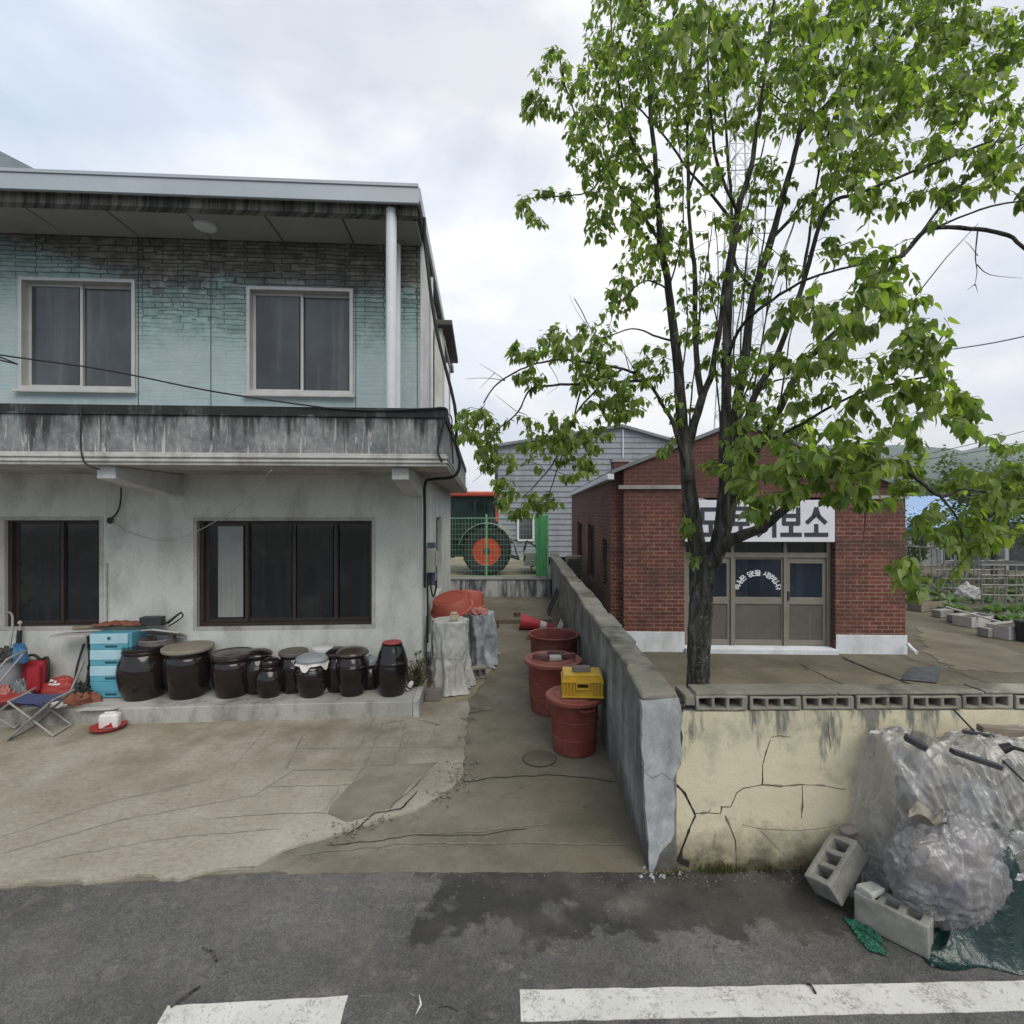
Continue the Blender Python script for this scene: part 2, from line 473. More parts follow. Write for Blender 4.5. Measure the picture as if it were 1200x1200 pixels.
def m_boundary_grey():
    t = NT('rough_cement_render')
    x, y, z = t.sep()
    base = t.ramp(t.noise(2.1, 8, .66), [(.34, (.12, .12, .11)), (.5, (.215, .215, .20)), (.66, (.33, .33, .315))])
    v = t.comb(t.math('MULTIPLY', t.math('ADD', x, y), 9.0), 0.0, t.math('MULTIPLY', z, .8))
    stk = t.ramp(t.noise(1, 6, .7, v), [(.5, 0.0), (.72, .8)])
    c = t.mix(t.math('MULTIPLY', stk, t.mr(z, .1, 1.2, .35, 1.0)), base, (.06, .056, .05))
    low = t.mr(t.math('ADD', z, t.math('MULTIPLY', t.noise(3, 6, .7), .5)), .62, .28, 0.0, .7)
    c = t.mix(low, c, (.065, .058, .045))
    c = t.mix(.5, c, t.ramp(t.noise(60, 4, .75), [(.3, .7), (.65, 1.1)]), 'MULTIPLY')
    t.bump(t.noise(20, 8, .74), .8, .02)
    return t.done(c, .93, 0, .2)

def m_yellow():
    t = NT('yellow_cream_render')
    x, y, z = t.sep()
    base = t.ramp(t.noise(1.5, 7, .6), [(.3, (.50, .445, .31)), (.7, (.60, .545, .395))])
    # mould runs under the coping blocks
    v = t.comb(t.math('MULTIPLY', x, 6.0), 0.0, t.math('MULTIPLY', z, 1.3))
    st = t.noise(1, 7, .66, v)
    k = t.math('ADD', st, t.mr(z, .55, 1.16, -.12, .09))
    mk = t.ramp(k, [(.55, 0.0), (.64, .92)])
    mk = t.math('MULTIPLY', mk, t.mr(x, 2.25, 1.9, 0.15, 1.0))
    c = t.mix(mk, base, (.12, .125, .118))
    mould = t.ramp(t.noise(2.6, 8, .7), [(.52, 0.0), (.66, .6)])
    c = t.mix(mould, c, (.24, .24, .19))
    # earth splash and moss at the foot
    low = t.mr(t.math('ADD', z, t.math('MULTIPLY', t.math('SUBTRACT', t.noise(4.2, 8, .74), .5), .6)), .34, .04, 0.0, .95)
    c = t.mix(low, c, t.ramp(t.noise(9, 5, .6), [(.35, (.05, .043, .026)), (.65, (.12, .098, .05))]))
    c = t.mix(.35, c, t.ramp(t.noise(50, 4, .75), [(.3, .75), (.65, 1.05)]), 'MULTIPLY')
    t.bump(t.math('ADD', t.noise(14, 7, .65), t.math('MULTIPLY', t.noise(80, 3), .3)), .4, .01)
    return t.done(c, .85, 0, .25)

def m_brick(name='red_brick'):
    t = NT(name)
    x, y, z = t.sep()
    u = t.math('ADD', x, y)
    vec = t.comb(u, z, 0.0)
    br = t.n('ShaderNodeTexBrick'); t.l(vec, br.inputs['Vector'])
    br.offset = .5
    br.inputs['Scale'].default_value = 1; br.inputs['Brick Width'].default_value = .215; br.inputs['Row Height'].default_value = .072
    br.inputs['Mortar Size'].default_value = .0055; br.inputs['Mortar Smooth'].default_value = .2; br.inputs['Bias'].default_value = -.1
    br.inputs['Color1'].default_value = (.165, .054, .037, 1); br.inputs['Color2'].default_value = (.10, .036, .028, 1)
    br.inputs['Mortar'].default_value = (.27, .21, .17, 1)
    c = t.mix(.55, br.outputs['Color'], t.ramp(t.noise(7, 6, .7, vec), [(.35, .45), (.64, 1.3)]), 'MULTIPLY')
    soot = t.ramp(t.noise(1.2, 7, .65, t.map((1, 1, 1.6))), [(.45, 0.0), (.62, .65)])
    c = t.mix(soot, c, (.055, .034, .03))
    hi = t.mr(t.math('ADD', z, t.math('SUBTRACT', t.noise(1.5, 5), .5)), 2.2, 2.9, 0, .62)
    c = t.mix(hi, c, (.085, .036, .032))
    t.bump(t.math('ADD', t.math('MULTIPLY', br.outputs['Fac'], -1.0), t.math('MULTIPLY', t.noise(60, 4, .7), .3)), .5, .006)
    return t.done(c, .85, 0, .25)

def m_leaf(name, cols, trans=.45):
    t = NT(name)
    g = t.n('ShaderNodeNewGeometry')
    rpi = g.outputs['Random Per Island']
    c = t.ramp(rpi, [(i / (len(cols) - 1), k) for i, k in enumerate(cols)])
    c = t.mix(.3, c, t.ramp(t.noise(30, 3), [(.3, .75), (.7, 1.15)]), 'MULTIPLY')
    t.done(c, .42, 0, .45)
    tr = t.n('ShaderNodeBsdfTranslucent')
    tc = t.mix(1.0, c, (1.65, 1.8, .7), 'MULTIPLY')
    t.l(tc, tr.inputs[0])
    mx = t.n('ShaderNodeMixShader'); mx.inputs[0].default_value = trans
    t.l(t.b.outputs[0], mx.inputs[1]); t.l(tr.outputs[0], mx.inputs[2])
    t.l(mx.outputs[0], t.o.inputs[0])
    return t.m

def m_bark():
    t = NT('rough_bark')
    v = t.map((9, 9, 2.4))
    n1 = t.noise(1.6, 8, .72, v, .6)
    c = t.ramp(n1, [(.36, (.014, .012, .010)), (.5, (.05, .046, .04)), (.66, (.13, .125, .11))])
    x, y, z = t.sep()
    li = t.ramp(t.noise(28, 5, .75), [(.56, 0.0), (.66, .7)])
    c = t.mix(t.math('MULTIPLY', li, t.mr(z, 2.5, 1.3, .12, 1.0)), c, (.25, .24, .21))
    t.bump(t.math('ADD', n1, t.math('MULTIPLY', t.vor(26, t.map((1, 1, .35))), -.6)), 1.0, .02)
    return t.done(c, .95, 0, .15)

def m_film(name, col, alpha, rough=.22, tint=(.9, .92, .95), spec=1.0):
    t = NT(name)
    c = t.ramp(t.noise(5, 6, .65), [(.3, mul(col, .78)), (.7, col)])
    t.done(c, t.mr(t.noise(3, 5), .35, .65, rough * .7, rough * 2.6), 0, spec)
    t.bump(t.noise(5, 4, .5, t.map((1.5, .6, .45)), 1.8), .34, .03)
    tr = t.n('ShaderNodeBsdfTransparent'); tr.inputs[0].default_value = (*tint, 1)
    mx = t.n('ShaderNodeMixShader')
    # bright crease streaks painted into the opacity, along with milkier doubled film
    def crease(sc, mp, seed, w):
        n1 = t.noise(sc, 4, .55, t.map(mp, loc=(seed, seed, seed)), .9)
        d = t.math('ABSOLUTE', t.math('SUBTRACT', n1, .5))
        return t.ramp(d, [(0.0, 1.0), (w, 0.0)])
    c1 = crease(2.2, (2.0, 1.0, .6), 1.3, .03); c2 = crease(4.6, (1.6, 1.0, .7), 5.1, .03)
    cr = t.math('MAXIMUM', t.math('MULTIPLY', c1, .8), t.math('MULTIPLY', c2, .5))
    a = t.mr(t.noise(3, 6, .6), .35, .65, max(0, alpha - .16), min(1, alpha + .12))
    a = t.math('ADD', a, t.math('MULTIPLY', cr, .34), True)
    t.l(a, mx.inputs[0]); t.l(tr.outputs[0], mx.inputs[1]); t.l(t.b.outputs[0], mx.inputs[2])
    t.l(mx.outputs[0], t.o.inputs[0])
    return t.m

def m_glaze(name, c1=(.005, .004, .0038), c2=(.012, .0085, .0075), rough=.10):
    t = NT(name)
    oi = t.n('ShaderNodeObjectInfo')
    c = t.ramp(t.noise(5, 6, .6), [(.3, c1), (.7, c2)])
    c = t.mix(t.math('MULTIPLY', oi.outputs['Random'], .5), c, (.018, .008, .007))
    dust = t.ramp(t.noise(3, 8, .7), [(.55, 0.0), (.8, .3)])
    c = t.mix(dust, c, (.05, .045, .038))
    t.bump(t.noise(12, 4, .5, t.map((.5, .5, 2.5))), .12, .01)
    return t.done(c, t.mr(dust, 0, .4, rough, .55), 0, .5)

def m_glass(name, col=(.012, .014, .016), rough=.06):
    t = NT(name)
    x, y, z = t.sep()
    st = t.noise(1, 3, .6, t.comb(t.math('MULTIPLY', t.math('ADD', x, y), 5.5), 0.0, t.math('MULTIPLY', z, .35)))
    c = t.ramp(t.noise(1.2, 4, .5), [(.35, mul(col, .6)), (.7, mul(col, 1.5))])
    c = t.mix(t.ramp(st, [(.5, 0.0), (.68, .42)]), c, mul((col[0] * 2.6, col[1] * 2.5, col[2] * 2.2), 1.0))
    c = t.mix(t.ramp(t.noise(2.3, 6, .65), [(.55, 0.0), (.7, .35)]), c, (.06, .06, .045))  # dim interior bands and reflected greenery painted into the opaque pane colour
    t.bump(t.noise(1.6, 2), .03, .05)
    return t.done(c, rough, 0, .5)

def m_wood(name, c1, c2, scale=6):
    t = NT(name)
    n1 = t.noise(1, 6, .65, t.map((scale * .5, scale * 5, scale * 5)), .4)
    c = t.ramp(n1, [(.3, c1), (.7, c2)])
    t.bump(n1, .4, .004)
    return t.done(c, .8, 0, .25)

def m_streaked(name, c1, c2, streak, su=9.0, axis='x', thr=(.5, .62), amt=.85, bump=.2):
    t = NT(name)
    x, y, z = t.sep()
    v = t.comb(t.math('MULTIPLY', t.math('ADD', x, y), su), 0.0, t.math('MULTIPLY', z, .55))
    base = t.ramp(t.noise(2.2, 7, .65), [(.3, c1), (.7, c2)])
    k = t.ramp(t.noise(1, 6, .68, v), [(thr[0], 0.0), (thr[1], amt)])
    c = t.mix(k, base, streak)
    t.bump(t.noise(26, 6, .7), bump, .01)
    return t.done(c, .85, 0, .25)
MT = dict(
    asphalt=m_asphalt(), yard=m_yard(), alley=m_alley(light=.45), patch=m_alley('patch_concrete', 1.25, .1, .45), fore=m_alley('forecourt_concrete', .82, .45),
    soil=basic('bare_soil', (.10, .082, .058), .4, 2, .95, .6, 25, dist=.02),
    ground=basic('field_ground', (.11, .105, .07), .35, .3, .95, .4, 6, dist=.03),
    line=None, parapet=m_parapet(), siding=m_siding(),
    lower=m_plaster('lower_wall_paint', (.51, .52, .48), (.61, .615, .57), (.30, .305, .27), .65, .6),
    side=m_plaster('side_wall_paint', (.53, .535, .52), (.62, .62, .605), (.33, .325, .30), .5, .7),
    plinth=m_plaster('plinth_concrete', (.27, .265, .235), (.40, .395, .36), (.10, .092, .075), .85),
    soffit=basic('soffit_panel', (.30, .29, .265), .12, 2, .6, .05),
    slabcon=m_streaked('mouldy_slab_edge', (.10, .095, .08), (.30, .285, .25), (.018, .017, .016), 17.0, 'x', (.36, .60), .92),
    concrete=m_plaster('grey_concrete', (.24, .235, .225), (.33, .325, .31), (.10, .095, .085), .6),
    lipcon=m_plaster('lip_concrete', (.36, .35, .32), (.48, .47, .44), (.14, .13, .115), .7),
    fascia=basic('fascia_metal', (.36, .40, .43), .1, 1.5, .45, .04, 30, 0.0, .5),
    roofmetal=basic('roof_metal', (.23, .26, .29), .2, 1, .5, .1),
    alu=basic('aged_aluminium', (.47, .46, .44), .15, 4, .45, .08, 60, .15, .5),
    pvc=basic('white_pvc', (.62, .635, .66), .1, 2, .45, .05),
    brownframe=basic('brown_window_frame', (.040, .026, .020), .3, 5, .5, .1),
    glass=m_glass('dark_glass'), glassup=m_glass('upper_glass', (.05, .055, .06), .12), glassblue=m_glass('shop_glass', (.016, .022, .034), .05),
    curtain=basic('pale_curtain', (.27, .275, .26), .15, 3, .8, .1),
    cable=basic('black_cable', (.015, .015, .015), .1, 3, .6, 0),
    greycable=basic('grey_cord', (.35, .34, .32), .1, 3, .7, 0),
    bgrey=m_boundary_grey(), yellow=m_yellow(), crack=basic('crack_shadow_gap', (.02, .018, .014), .3, 9, .95, 0),
    cap=m_plaster('coping_stone', (.155, .145, .112), (.29, .275, .225), (.06, .055, .04), .9),
    endpatch=m_plaster('blue_grey_cement', (.27, .28, .285), (.43, .44, .445), (.13, .13, .12), .85),
    block=m_plaster('cement_block', (.21, .20, .165), (.30, .285, .24), (.08, .072, .055), .75),
    blockloose=m_plaster('loose_cement_block', (.19, .185, .16), (.30, .29, .26), (.09, .085, .07), .75),
    brick=m_brick(), white=m_plaster('white_base_paint', (.56, .58, .62), (.66, .68, .71), (.33, .32, .29), .5),
    slate=basic('grey_roof_sheet', (.19, .205, .22), .25, 2, .7, .3, 15), darkmetal=basic('dark_metal', (.035, .037, .04), .3, 4, .5, .1),
    beige=basic('beige_door_metal', (.20, .18, .148), .15, 4, .5, .08), panel=None,
    signwhite=basic('sign_board', (.63, .63, .68), .08, 2, .5, .03), signink=basic('sign_ink', (.035, .035, .055), .1, 5, .6, 0), lettering=basic('white_lettering', (.7, .72, .74), .1, 6, .6, 0),
    bark=m_bark(),
    leaf=m_leaf('tree_leaf', [(.075, .12, .027), (.145, .21, .048), (.205, .275, .068), (.11, .17, .04), (.31, .36, .115)], .62),
    shrub=m_leaf('shrub_leaf', [(.045, .085, .02), (.08, .14, .035), (.11, .17, .045)], .35),
    grass=m_leaf('weed_leaf', [(.06, .07, .025), (.10, .10, .04), (.13, .115, .06)], .3),
    crop=m_leaf('crop_leaf', [(.05, .10, .025), (.09, .16, .04), (.12, .19, .06)], .35),
    tub=dirty('red_rubber_tub', (.165, .036, .025), (.17, .10, .08), .75, 3.5, .5, .15), tublid=dirty('red_tub_lid', (.25, .07, .053), (.15, .09, .07), .8, 4, .55, .1),
    basin=dirty('orange_red_basin', (.36, .075, .045), (.16, .06, .045), .4, 3, .45, .08),
    crate=dirty('yellow_crate', (.60, .37, .03), (.22, .15, .05), .75, 6, .45, .05),
    cloth=m_plaster('weathered_white_sheet', (.42, .415, .38), (.58, .57, .53), (.25, .24, .21), .8),
    bluefilm=m_film('bluish_film', (.36, .385, .42), .80, .38, spec=.5), film=m_film('clear_tarp_film', (.43, .41, .385), .47, .15), bagfilm=m_film('bag_film', (.37, .35, .345), .48, .15),
    greentarp=dirty('dark_green_tarp', (.006, .027, .023), (.016, .04, .035), .6, 4, .22, .8, 15, .6, dist=.02), greennet=dirty('green_netting', (.015, .11, .07), (.02, .08, .05), .6, 6, .6, .4),
    glaze=m_glaze('onggi_glaze'), lidclay=dirty('clay_lid', (.235, .205, .165), (.09, .075, .06), .6, 4, .6), lidgreybrown=dirty('grey_brown_lid', (.11, .095, .08), (.05, .04, .035), .6, 4, .5), lidbrown=m_glaze('brown_dish_lid', (.03, .021, .016), (.06, .045, .035), .22),
    lidgrey=dirty('grey_lid', (.25, .275, .29), (.12, .12, .12), .5, 4, .5), redplastic=dirty('red_plastic', (.33, .04, .035), (.12, .03, .03), .4, 4, .45), pink=dirty('pink_cloth', (.42, .17, .15), (.2, .09, .08), .5, 5, .85, .4),
    drawer=dirty('pale_blue_plastic', (.36, .55, .62), (.2, .3, .33), .3, 3, .4, .03), drawerdeep=dirty('deep_blue_plastic', (.10, .33, .43), (.08, .18, .22), .3, 3, .4, .03), drawerhole=basic('drawer_grip', (.02, .10, .14), .2, 3, .6, 0),
    bagred=dirty('red_nylon', (.34, .018, .026), (.10, .012, .015), .5, 5, .6, .4, 20), white2=basic('white_plastic', (.62, .60, .57), .15, 4, .5, .05), blackplastic=basic('black_plastic', (.016, .016, .017), .2, 4, .5, .05),
    bluefab=dirty('blue_violet_fabric', (.05, .06, .14), (.03, .03, .05), .5, 6, .85, .3), dullsteel=basic('dull_steel_tube', (.27, .255, .23), .3, 6, .5, .05, 60, .3), steel=basic('pale_steel_tube', (.42, .41, .385), .2, 6, .4, .05, 60, .4), rust=dirty('terracotta_cloth', (.21, .075, .045), (.09, .05, .04), .6, 5, .9, .5, 18),
    wood=m_wood('weathered_wood', (.13, .10, .075), (.26, .22, .175)), woodlight=m_wood('pale_plywood', (.36, .31, .23), (.48, .42, .33)), card=basic('pale_board', (.42, .41, .385), .2, 3, .8, .1), blue=dirty('blue_rubber', (.05, .17, .33), (.04, .08, .14), .4, 6, .5),
    hollow=basic('grey_brick', (.19, .17, .155), .3, 7, .9, .4, 50), redbrick=basic('dark_red_brick', (.13, .065, .055), .35, 7, .9, .4, 50),
    cone=dirty('cone_red', (.42, .03, .045), (.15, .03, .03), .4, 5, .5, .05), reflect=basic('cone_band', (.55, .54, .54), .2, 6, .5, 0),
    tred=dirty('tractor_red', (.45, .075, .045), (.15, .06, .05), .3, 3, .4, .03), tgreen=dirty('tractor_dark', (.012, .045, .030), (.03, .035, .03), .5, 3, .5, .05), tyre=basic('tyre_rubber', (.022, .026, .025), .3, 5, .85, .2), hub=dirty('wheel_orange', (.46, .06, .022), (.2, .06, .03), .4, 4, .5), fender=dirty('fender_grey', (.20, .225, .20), (.15, .16, .14), .5, 4, .5), cabglass=m_glass('cab_glass', (.010, .022, .020), .06),
    mesh=dirty('pale_green_wire', (.22, .42, .28), (.1, .2, .12), .3, 4, .5, 0), gpost=dirty('green_post', (.17, .42, .24), (.1, .25, .14), .4, 4, .5), gnet=dirty('bright_green_net', (.055, .25, .09), (.02, .09, .04), .8, 9, .7, .3),
    retain=None, corrug=None, hill=basic('forest_hill', (.045, .075, .04), .5, .03, .95, 0), blueroof=dirty('blue_roof_sheet', (.32, .44, .62), (.17, .23, .33), .4, .6, .45, .05),
    shedwall=m_plaster('shed_wall', (.28, .30, .29), (.36, .38, .37), (.15, .16, .15), .6), foam=dirty('foam_box', (.42, .41, .38), (.15, .135, .11), .8, 4, .8), tower=basic('haze_paled_steel', (.60, .62, .66), .2, 2, .6, 0),  # tower steel is paled, distance haze painted into its colour
)

def m_line():
    t = NT('road_paint')
    c = t.ramp(t.noise(3, 6, .6), [(.3, (.50, .485, .45)), (.7, (.62, .605, .57))])
    wear = t.math('MAXIMUM', t.ramp(t.noise(24, 7, .78), [(.55, 0.0), (.62, .75)]), t.math('MULTIPLY', t.ramp(t.noise(5, 6, .7), [(.5, 0.0), (.62, 1.0)]), t.ramp(t.noise(70, 4, .7), [(.46, 0.0), (.54, .8)])))
    c = t.mix(wear, c, (.22, .21, .19))
    c = t.mix(.4, c, t.ramp(t.vor(120), [(.1, 1.05), (.6, .8)]), 'MULTIPLY')
    t.bump(t.noise(120, 4), .4, .004)
    return t.done(c, .8, 0, .25)
MT['line'] = m_line()

MT['retain'] = m_streaked('streaked_retaining_concrete', (.045, .05, .06), (.085, .09, .10), (.42, .43, .43), 3.2, 'x', (.43, .56), .9)
MT['panel'] = m_streaked('rain_streaked_door_panel', (.085, .076, .062), (.115, .104, .086), (.20, .187, .16), 26.0, 'x', (.56, .72), .45, .05)
MT['corrug'] = m_streaked('grey_siding', (.20, .22, .245), (.265, .285, .31), (.15, .16, .175), 1.2, 'x', (.5, .7), .6, .03)
# ---------------------------------------------------------------- ground, road, yard
def struct(mb, name, mat, **k):
    return tag(mb.build(name, mat, **k), kind='structure')

def densify(pts, step, jit):
    out = []
    for i in range(len(pts) - 1):
        a = Vector(pts[i]).to_2d(); b = Vector(pts[i + 1]).to_2d()
        n = max(1, int((b - a).length / step))
        for k in range(n):
            p = a.lerp(b, k / n)
            q = Vector((p.x * 7.3, p.y * 7.3, 0))
            out.append((p.x + noise.noise(q) * jit + noise.noise(q * 3.7) * jit * .5,
                        p.y + noise.noise(q + Vector((9, 4, 2))) * jit + noise.noise(q * 3.7 + Vector((1, 7, 2))) * jit * .5))
    out.append(tuple(Vector(pts[-1]).to_2d()))
    return out

m = MB(); m.slab([(-630, -110), (650, -110), (650, 580), (-630, 580)], -.3, -.03)
struct(m, 'ground', MT['ground'])

edge = [(-60, .4), (-14, 2.75)] + [tuple(G(px, py).to_2d()) for px, py in
        [(0, 1043), (90, 1038), (180, 1034), (300, 1024), (450, 1021), (600, 1021), (762, 1021), (940, 1017), (1200, 1012)]] + [(14, 3.9), (60, 3.2)]
m = MB(); m.slab(edge + [(60, -14), (-60, -14)], -.2, 0)
struct(m, 'road', MT['asphalt'])
# concrete passage between house and boundary wall
m = MB(); m.slab([(-60, .45), (-14, 2.8)] + [(p[0], p[1] + (.015 if p[0] < -1.6 else -.012)) for p in densify(edge[2:9], .06, .02)] + [(1.2, 3.7), (1.35, 15.2), (-14, 15.2), (-60, 15.2)], -.2, .004)
al = struct(m, 'passage_path', MT['alley'])
crackpx = [(300, 1019), (333, 998), (377, 985), (410, 975), (447, 963), (487, 952), (513, 937), (533, 922), (541, 913), (545, 880), (547, 855), (550, 830)]
yb = [(-60, .9), (-14, 2.8)] + [tuple(G(px, py).to_2d()) for px, py in [(-60, 1046), (0, 1041), (60, 1034), (110, 1037), (160, 1029), (210, 1032), (255, 1022), (300, 1019)]]
yard_edge = densify(yb[1:], .05, .035) + densify([tuple(G(*c).to_2d()) for c in crackpx], .06, .02)
m = MB(); m.slab([yb[0]] + yard_edge + [(-.72, 7.6), (-.95, 9.5), (-1.1, 15.1), (-40, 15.1), (-60, 12)], -.1, .022)
struct(m, 'yard_paving', MT['yard'], recalc=True)
patch = [(255, 470), (262, 440), (300, 400), (335, 365), (385, 335), (430, 312), (500, 298), (560, 296), (640, 288), (600, 320), (555, 350), (520, 395), (490, 432), (470, 452), (400, 478), (320, 500)]
pp = [tuple(G(300 + a / 3, 800 + b / 3).to_2d()) for a, b in patch]
m = MB(); m.slab(densify(pp + [pp[0]], .06, .018)[:-1], -.05, .027)
struct(m, 'patch_paving', MT['patch'])
m = MB(); m.slab(densify([(-1.2, 7.0), (-.74, 6.9), (-.52, 7.2), (-.42, 7.8), (-.34, 8.4), (-.36, 9.2), (-.5, 10.0), (-.75, 10.7), (-1.2, 11.0), (-1.2, 7.0)], .12, .03)[:-1], -.05, .024)
struct(m, 'side_paving', m_alley('side_strip_concrete', 1.9, .1), jitter=.01)
# raised strip at the back of the passage
m = MB(); m.slab([(-3, 11.75), (1.15, 11.95), (1.35, 15.2), (-3, 15.2)], -.1, .10)
struct(m, 'back_step_paving', m_alley('back_step_concrete', .95, .6), bevel=.01)

def gcrack(m, pts, w, z):
    """thin wandering crack lying on the paving"""
    pts = densify(pts, .05, .02)
    L = []; Rr = []
    for i, p in enumerate(pts):
        a = Vector(pts[max(0, i - 1)]); b = Vector(pts[min(len(pts) - 1, i + 1)])
        d = (b - a); d = d.normalized() if d.length > 0 else Vector((1, 0))
        nrm = Vector((-d.y, d.x)) * w * (.5 + .7 * abs(noise.noise(Vector((p[0] * 9, p[1] * 9, 5)))))
        if i in (0, len(pts) - 1): nrm *= .15
        L.append((p[0] + nrm.x, p[1] + nrm.y, z)); Rr.append((p[0] - nrm.x, p[1] - nrm.y, z))
    n = len(pts)
    m.add(L + Rr, [(i, i + 1, n + i + 1, n + i) for i in range(n - 1)])

def gp(l, z=0): return [tuple(G(a, b, z).to_2d()) for a, b in l]
m = MB()
for pl, w in (([(405, 905), (425, 870), (440, 842)], .005), ([(455, 912), (468, 880), (476, 848)], .005), ([(380, 955), (398, 925)], .005), ([(310, 925), (470, 922)], .004), ([(330, 880), (540, 878)], .004), ([(270, 905), (318, 850)], .004), ([(0, 985), (120, 945), (250, 915)], .004), ([(0, 1005), (140, 965), (300, 935)], .004), ([(60, 1010), (200, 985), (330, 975)], .0035), ([(500, 880), (512, 850)], .004), ([(430, 900), (520, 898)], .0035)):
    gcrack(m, gp(pl), w, .0258)
struct(m, 'scored_line', basic('scored_groove', (.205, .19, .16), .4, 12, .95, .2))
m = MB()
gcrack(m, gp([(541, 918), (585, 912), (640, 909), (690, 912), (735, 920)]), .009, .009)
gcrack(m, gp([(380, 992), (430, 988), (480, 980), (560, 980), (620, 972)]), .006, .009)
gcrack(m, gp([(498, 843), (540, 838), (580, 832)]), .008, .009)
gcrack(m, gp([(493, 846), (518, 853)]), .006, .0265)
gcrack(m, gp([(405, 985), (440, 957), (470, 952), (490, 930)]), .010, .0315)
gcrack(m, gp([(456, 955), (462, 945), (480, 930), (500, 912)]), .005, .0315)
struct(m, 'paving_crack', MT['crack'])
m = MB()
gcrack(m, gp([(350, 1003), (420, 996), (470, 990), (560, 989), (640, 989), (735, 991)]), .010, .0095)
gcrack(m, gp([(300, 935), (345, 905), (420, 905)], ), .006, .0262)
gcrack(m, gp([(410, 925), (430, 895), (448, 850), (475, 846)]), .011, .0262)
gcrack(m, gp([(335, 905), (352, 870), (358, 862)]), .009, .0262)
gcrack(m, gp([(250, 962), (330, 957), (420, 955)]), .005, .0262)
gcrack(m, gp([(650, 845), (655, 800), (660, 790)]), .006, .0095)
gcrack(m, gp([(482, 980), (560, 975), (648, 966)]), .008, .0095)
struct(m, 'paving_seam', basic('pale_mortar_seam', (.21, .195, .16), .4, 9, .9, .2))

# gravel in the broken edge of the yard
m = MB()
def pebble(m, x, y, z, s):
    vs = []; n = 6
    rot = rnd.uniform(0, 6)
    for (r, h) in ((.7, 0), (1, .45), (.6, .9)):
        for k in range(n):
            a = rot + 6.283 * k / n
            q = s * r * rnd.uniform(.7, 1.15)
            vs.append((x + q * math.cos(a), y + q * math.sin(a) * .8, z + h * s))
    fs = [tuple(range(2 * n, 3 * n))]
    for i in range(2):
        for k in range(n):
            fs.append((i * n + k, i * n + (k + 1) % n, (i + 1) * n + (k + 1) % n, (i + 1) * n + k))
    m.add(vs, fs)
for i in range(240):
    a, b = rnd.choice([((541, 905), 12), ((536, 918), 9), ((543, 870), 5), ((520, 935), 7), ((420, 972), 10), ((440, 962), 12), ((548, 845), 4), ((400, 980), 14)])
    g = G(a[0] + rnd.gauss(0, b), a[1] + rnd.gauss(0, b * .5))
    pebble(m, g.x, g.y, .02, rnd.uniform(.005, .018))
for i in range(170):
    g = G(rnd.uniform(330, 740), rnd.uniform(835, 1018))
    pebble(m, g.x, g.y, .002, rnd.uniform(.003, .009))
for i in range(120):
    g = G(rnd.uniform(740, 1000), rnd.uniform(1014, 1035))
    pebble(m, g.x, g.y, -.002, rnd.uniform(.003, .010))
for i in range(420):
    q = rnd.random(); px = rnd.uniform(0, 1000); py = (1043 - 22 * min(1, px / 300)) + abs(rnd.gauss(0, 12 if q < .7 else 45))
    g = G(px, py); pebble(m, g.x, g.y, -.002, rnd.uniform(.002, .007))
tag(m.build('gravel', basic('gravel_stone', (.20, .185, .155), .5, 40, .95, .2)), kind='stuff')

# forecourt of the brick shop, lot with the tractor, vegetable bed
m = MB(); m.slab([(1.12, 3.86), (60, 4.2), (60, 60), (1.5, 60)], -.1, .10)
struct(m, 'forecourt', MT['fore'])
for i, pl in enumerate([[(745, 790), (900, 782), (1010, 790), (1120, 800), (1110, 812), (745, 812)], [(1075, 735), (1130, 745), (1180, 760), (1240, 790), (1120, 786), (1085, 768)]]):
    pts = [tuple(G(a, b, .1).to_2d()) for a, b in pl]
    m = MB(); m.slab(densify(pts + [pts[0]], .12, .16)[:-1], .05, .106 + .003 * i)
    struct(m, 'forecourt_patch_paving', m_alley('forecourt_patch_concrete', 1.0, .2, .35) if i == 0 else m_alley('forecourt_dust_concrete', 1.05, .2))
m = MB()
gcrack(m, gp([(985, 770), (1020, 785), (1060, 800), (1100, 812)], .1), .03, .113)
gcrack(m, gp([(935, 778), (970, 795), (1000, 808)], .1), .012, .113)
gcrack(m, gp([(1062, 772), (1110, 785), (1200, 815)], .1), .012, .113)
struct(m, 'forecourt_crack', MT['crack'])
m = MB(); m.slab([(-40, 15.32), (1.33, 15.32), (1.6, 70), (-40, 70)], -.1, .58)
struct(m, 'back_lot', m_alley('lot_dirt', 1.7, .25))
m = MB(); m.slab([(10.3, 10.2), (40, 9.6), (40, 19.2), (11.4, 19.2), (10.75, 13.2)], 0, .22)
struct(m, 'vegetable_bed_soil', MT['soil'], jitter=.03)

# road markings
def dash(pts):
    m = MB(); q = densify(pts + [pts[0]], .06, .006)[:-1]
    m.slab(q, -.01, .004); return m
a, b = G(197, 1179.5), G(408, 1167.5); d = (b - a).normalized(); nr = Vector((d.y, -d.x, 0))
m = dash([a.to_2d()[:], b.to_2d()[:], (b + nr * .19).to_2d()[:], (a + nr * .19).to_2d()[:]])
struct(m, 'road_marking', MT['line'])
a, b = G(609, 1161), G(1200, 1150); d = (b - a).normalized(); nr = Vector((d.y, -d.x, 0))
c = b + d * 1.4
m = dash([a.to_2d()[:], c.to_2d()[:], (c + nr * .165).to_2d()[:], (a + nr * .17).to_2d()[:]])
struct(m, 'road_marking', MT['line'])

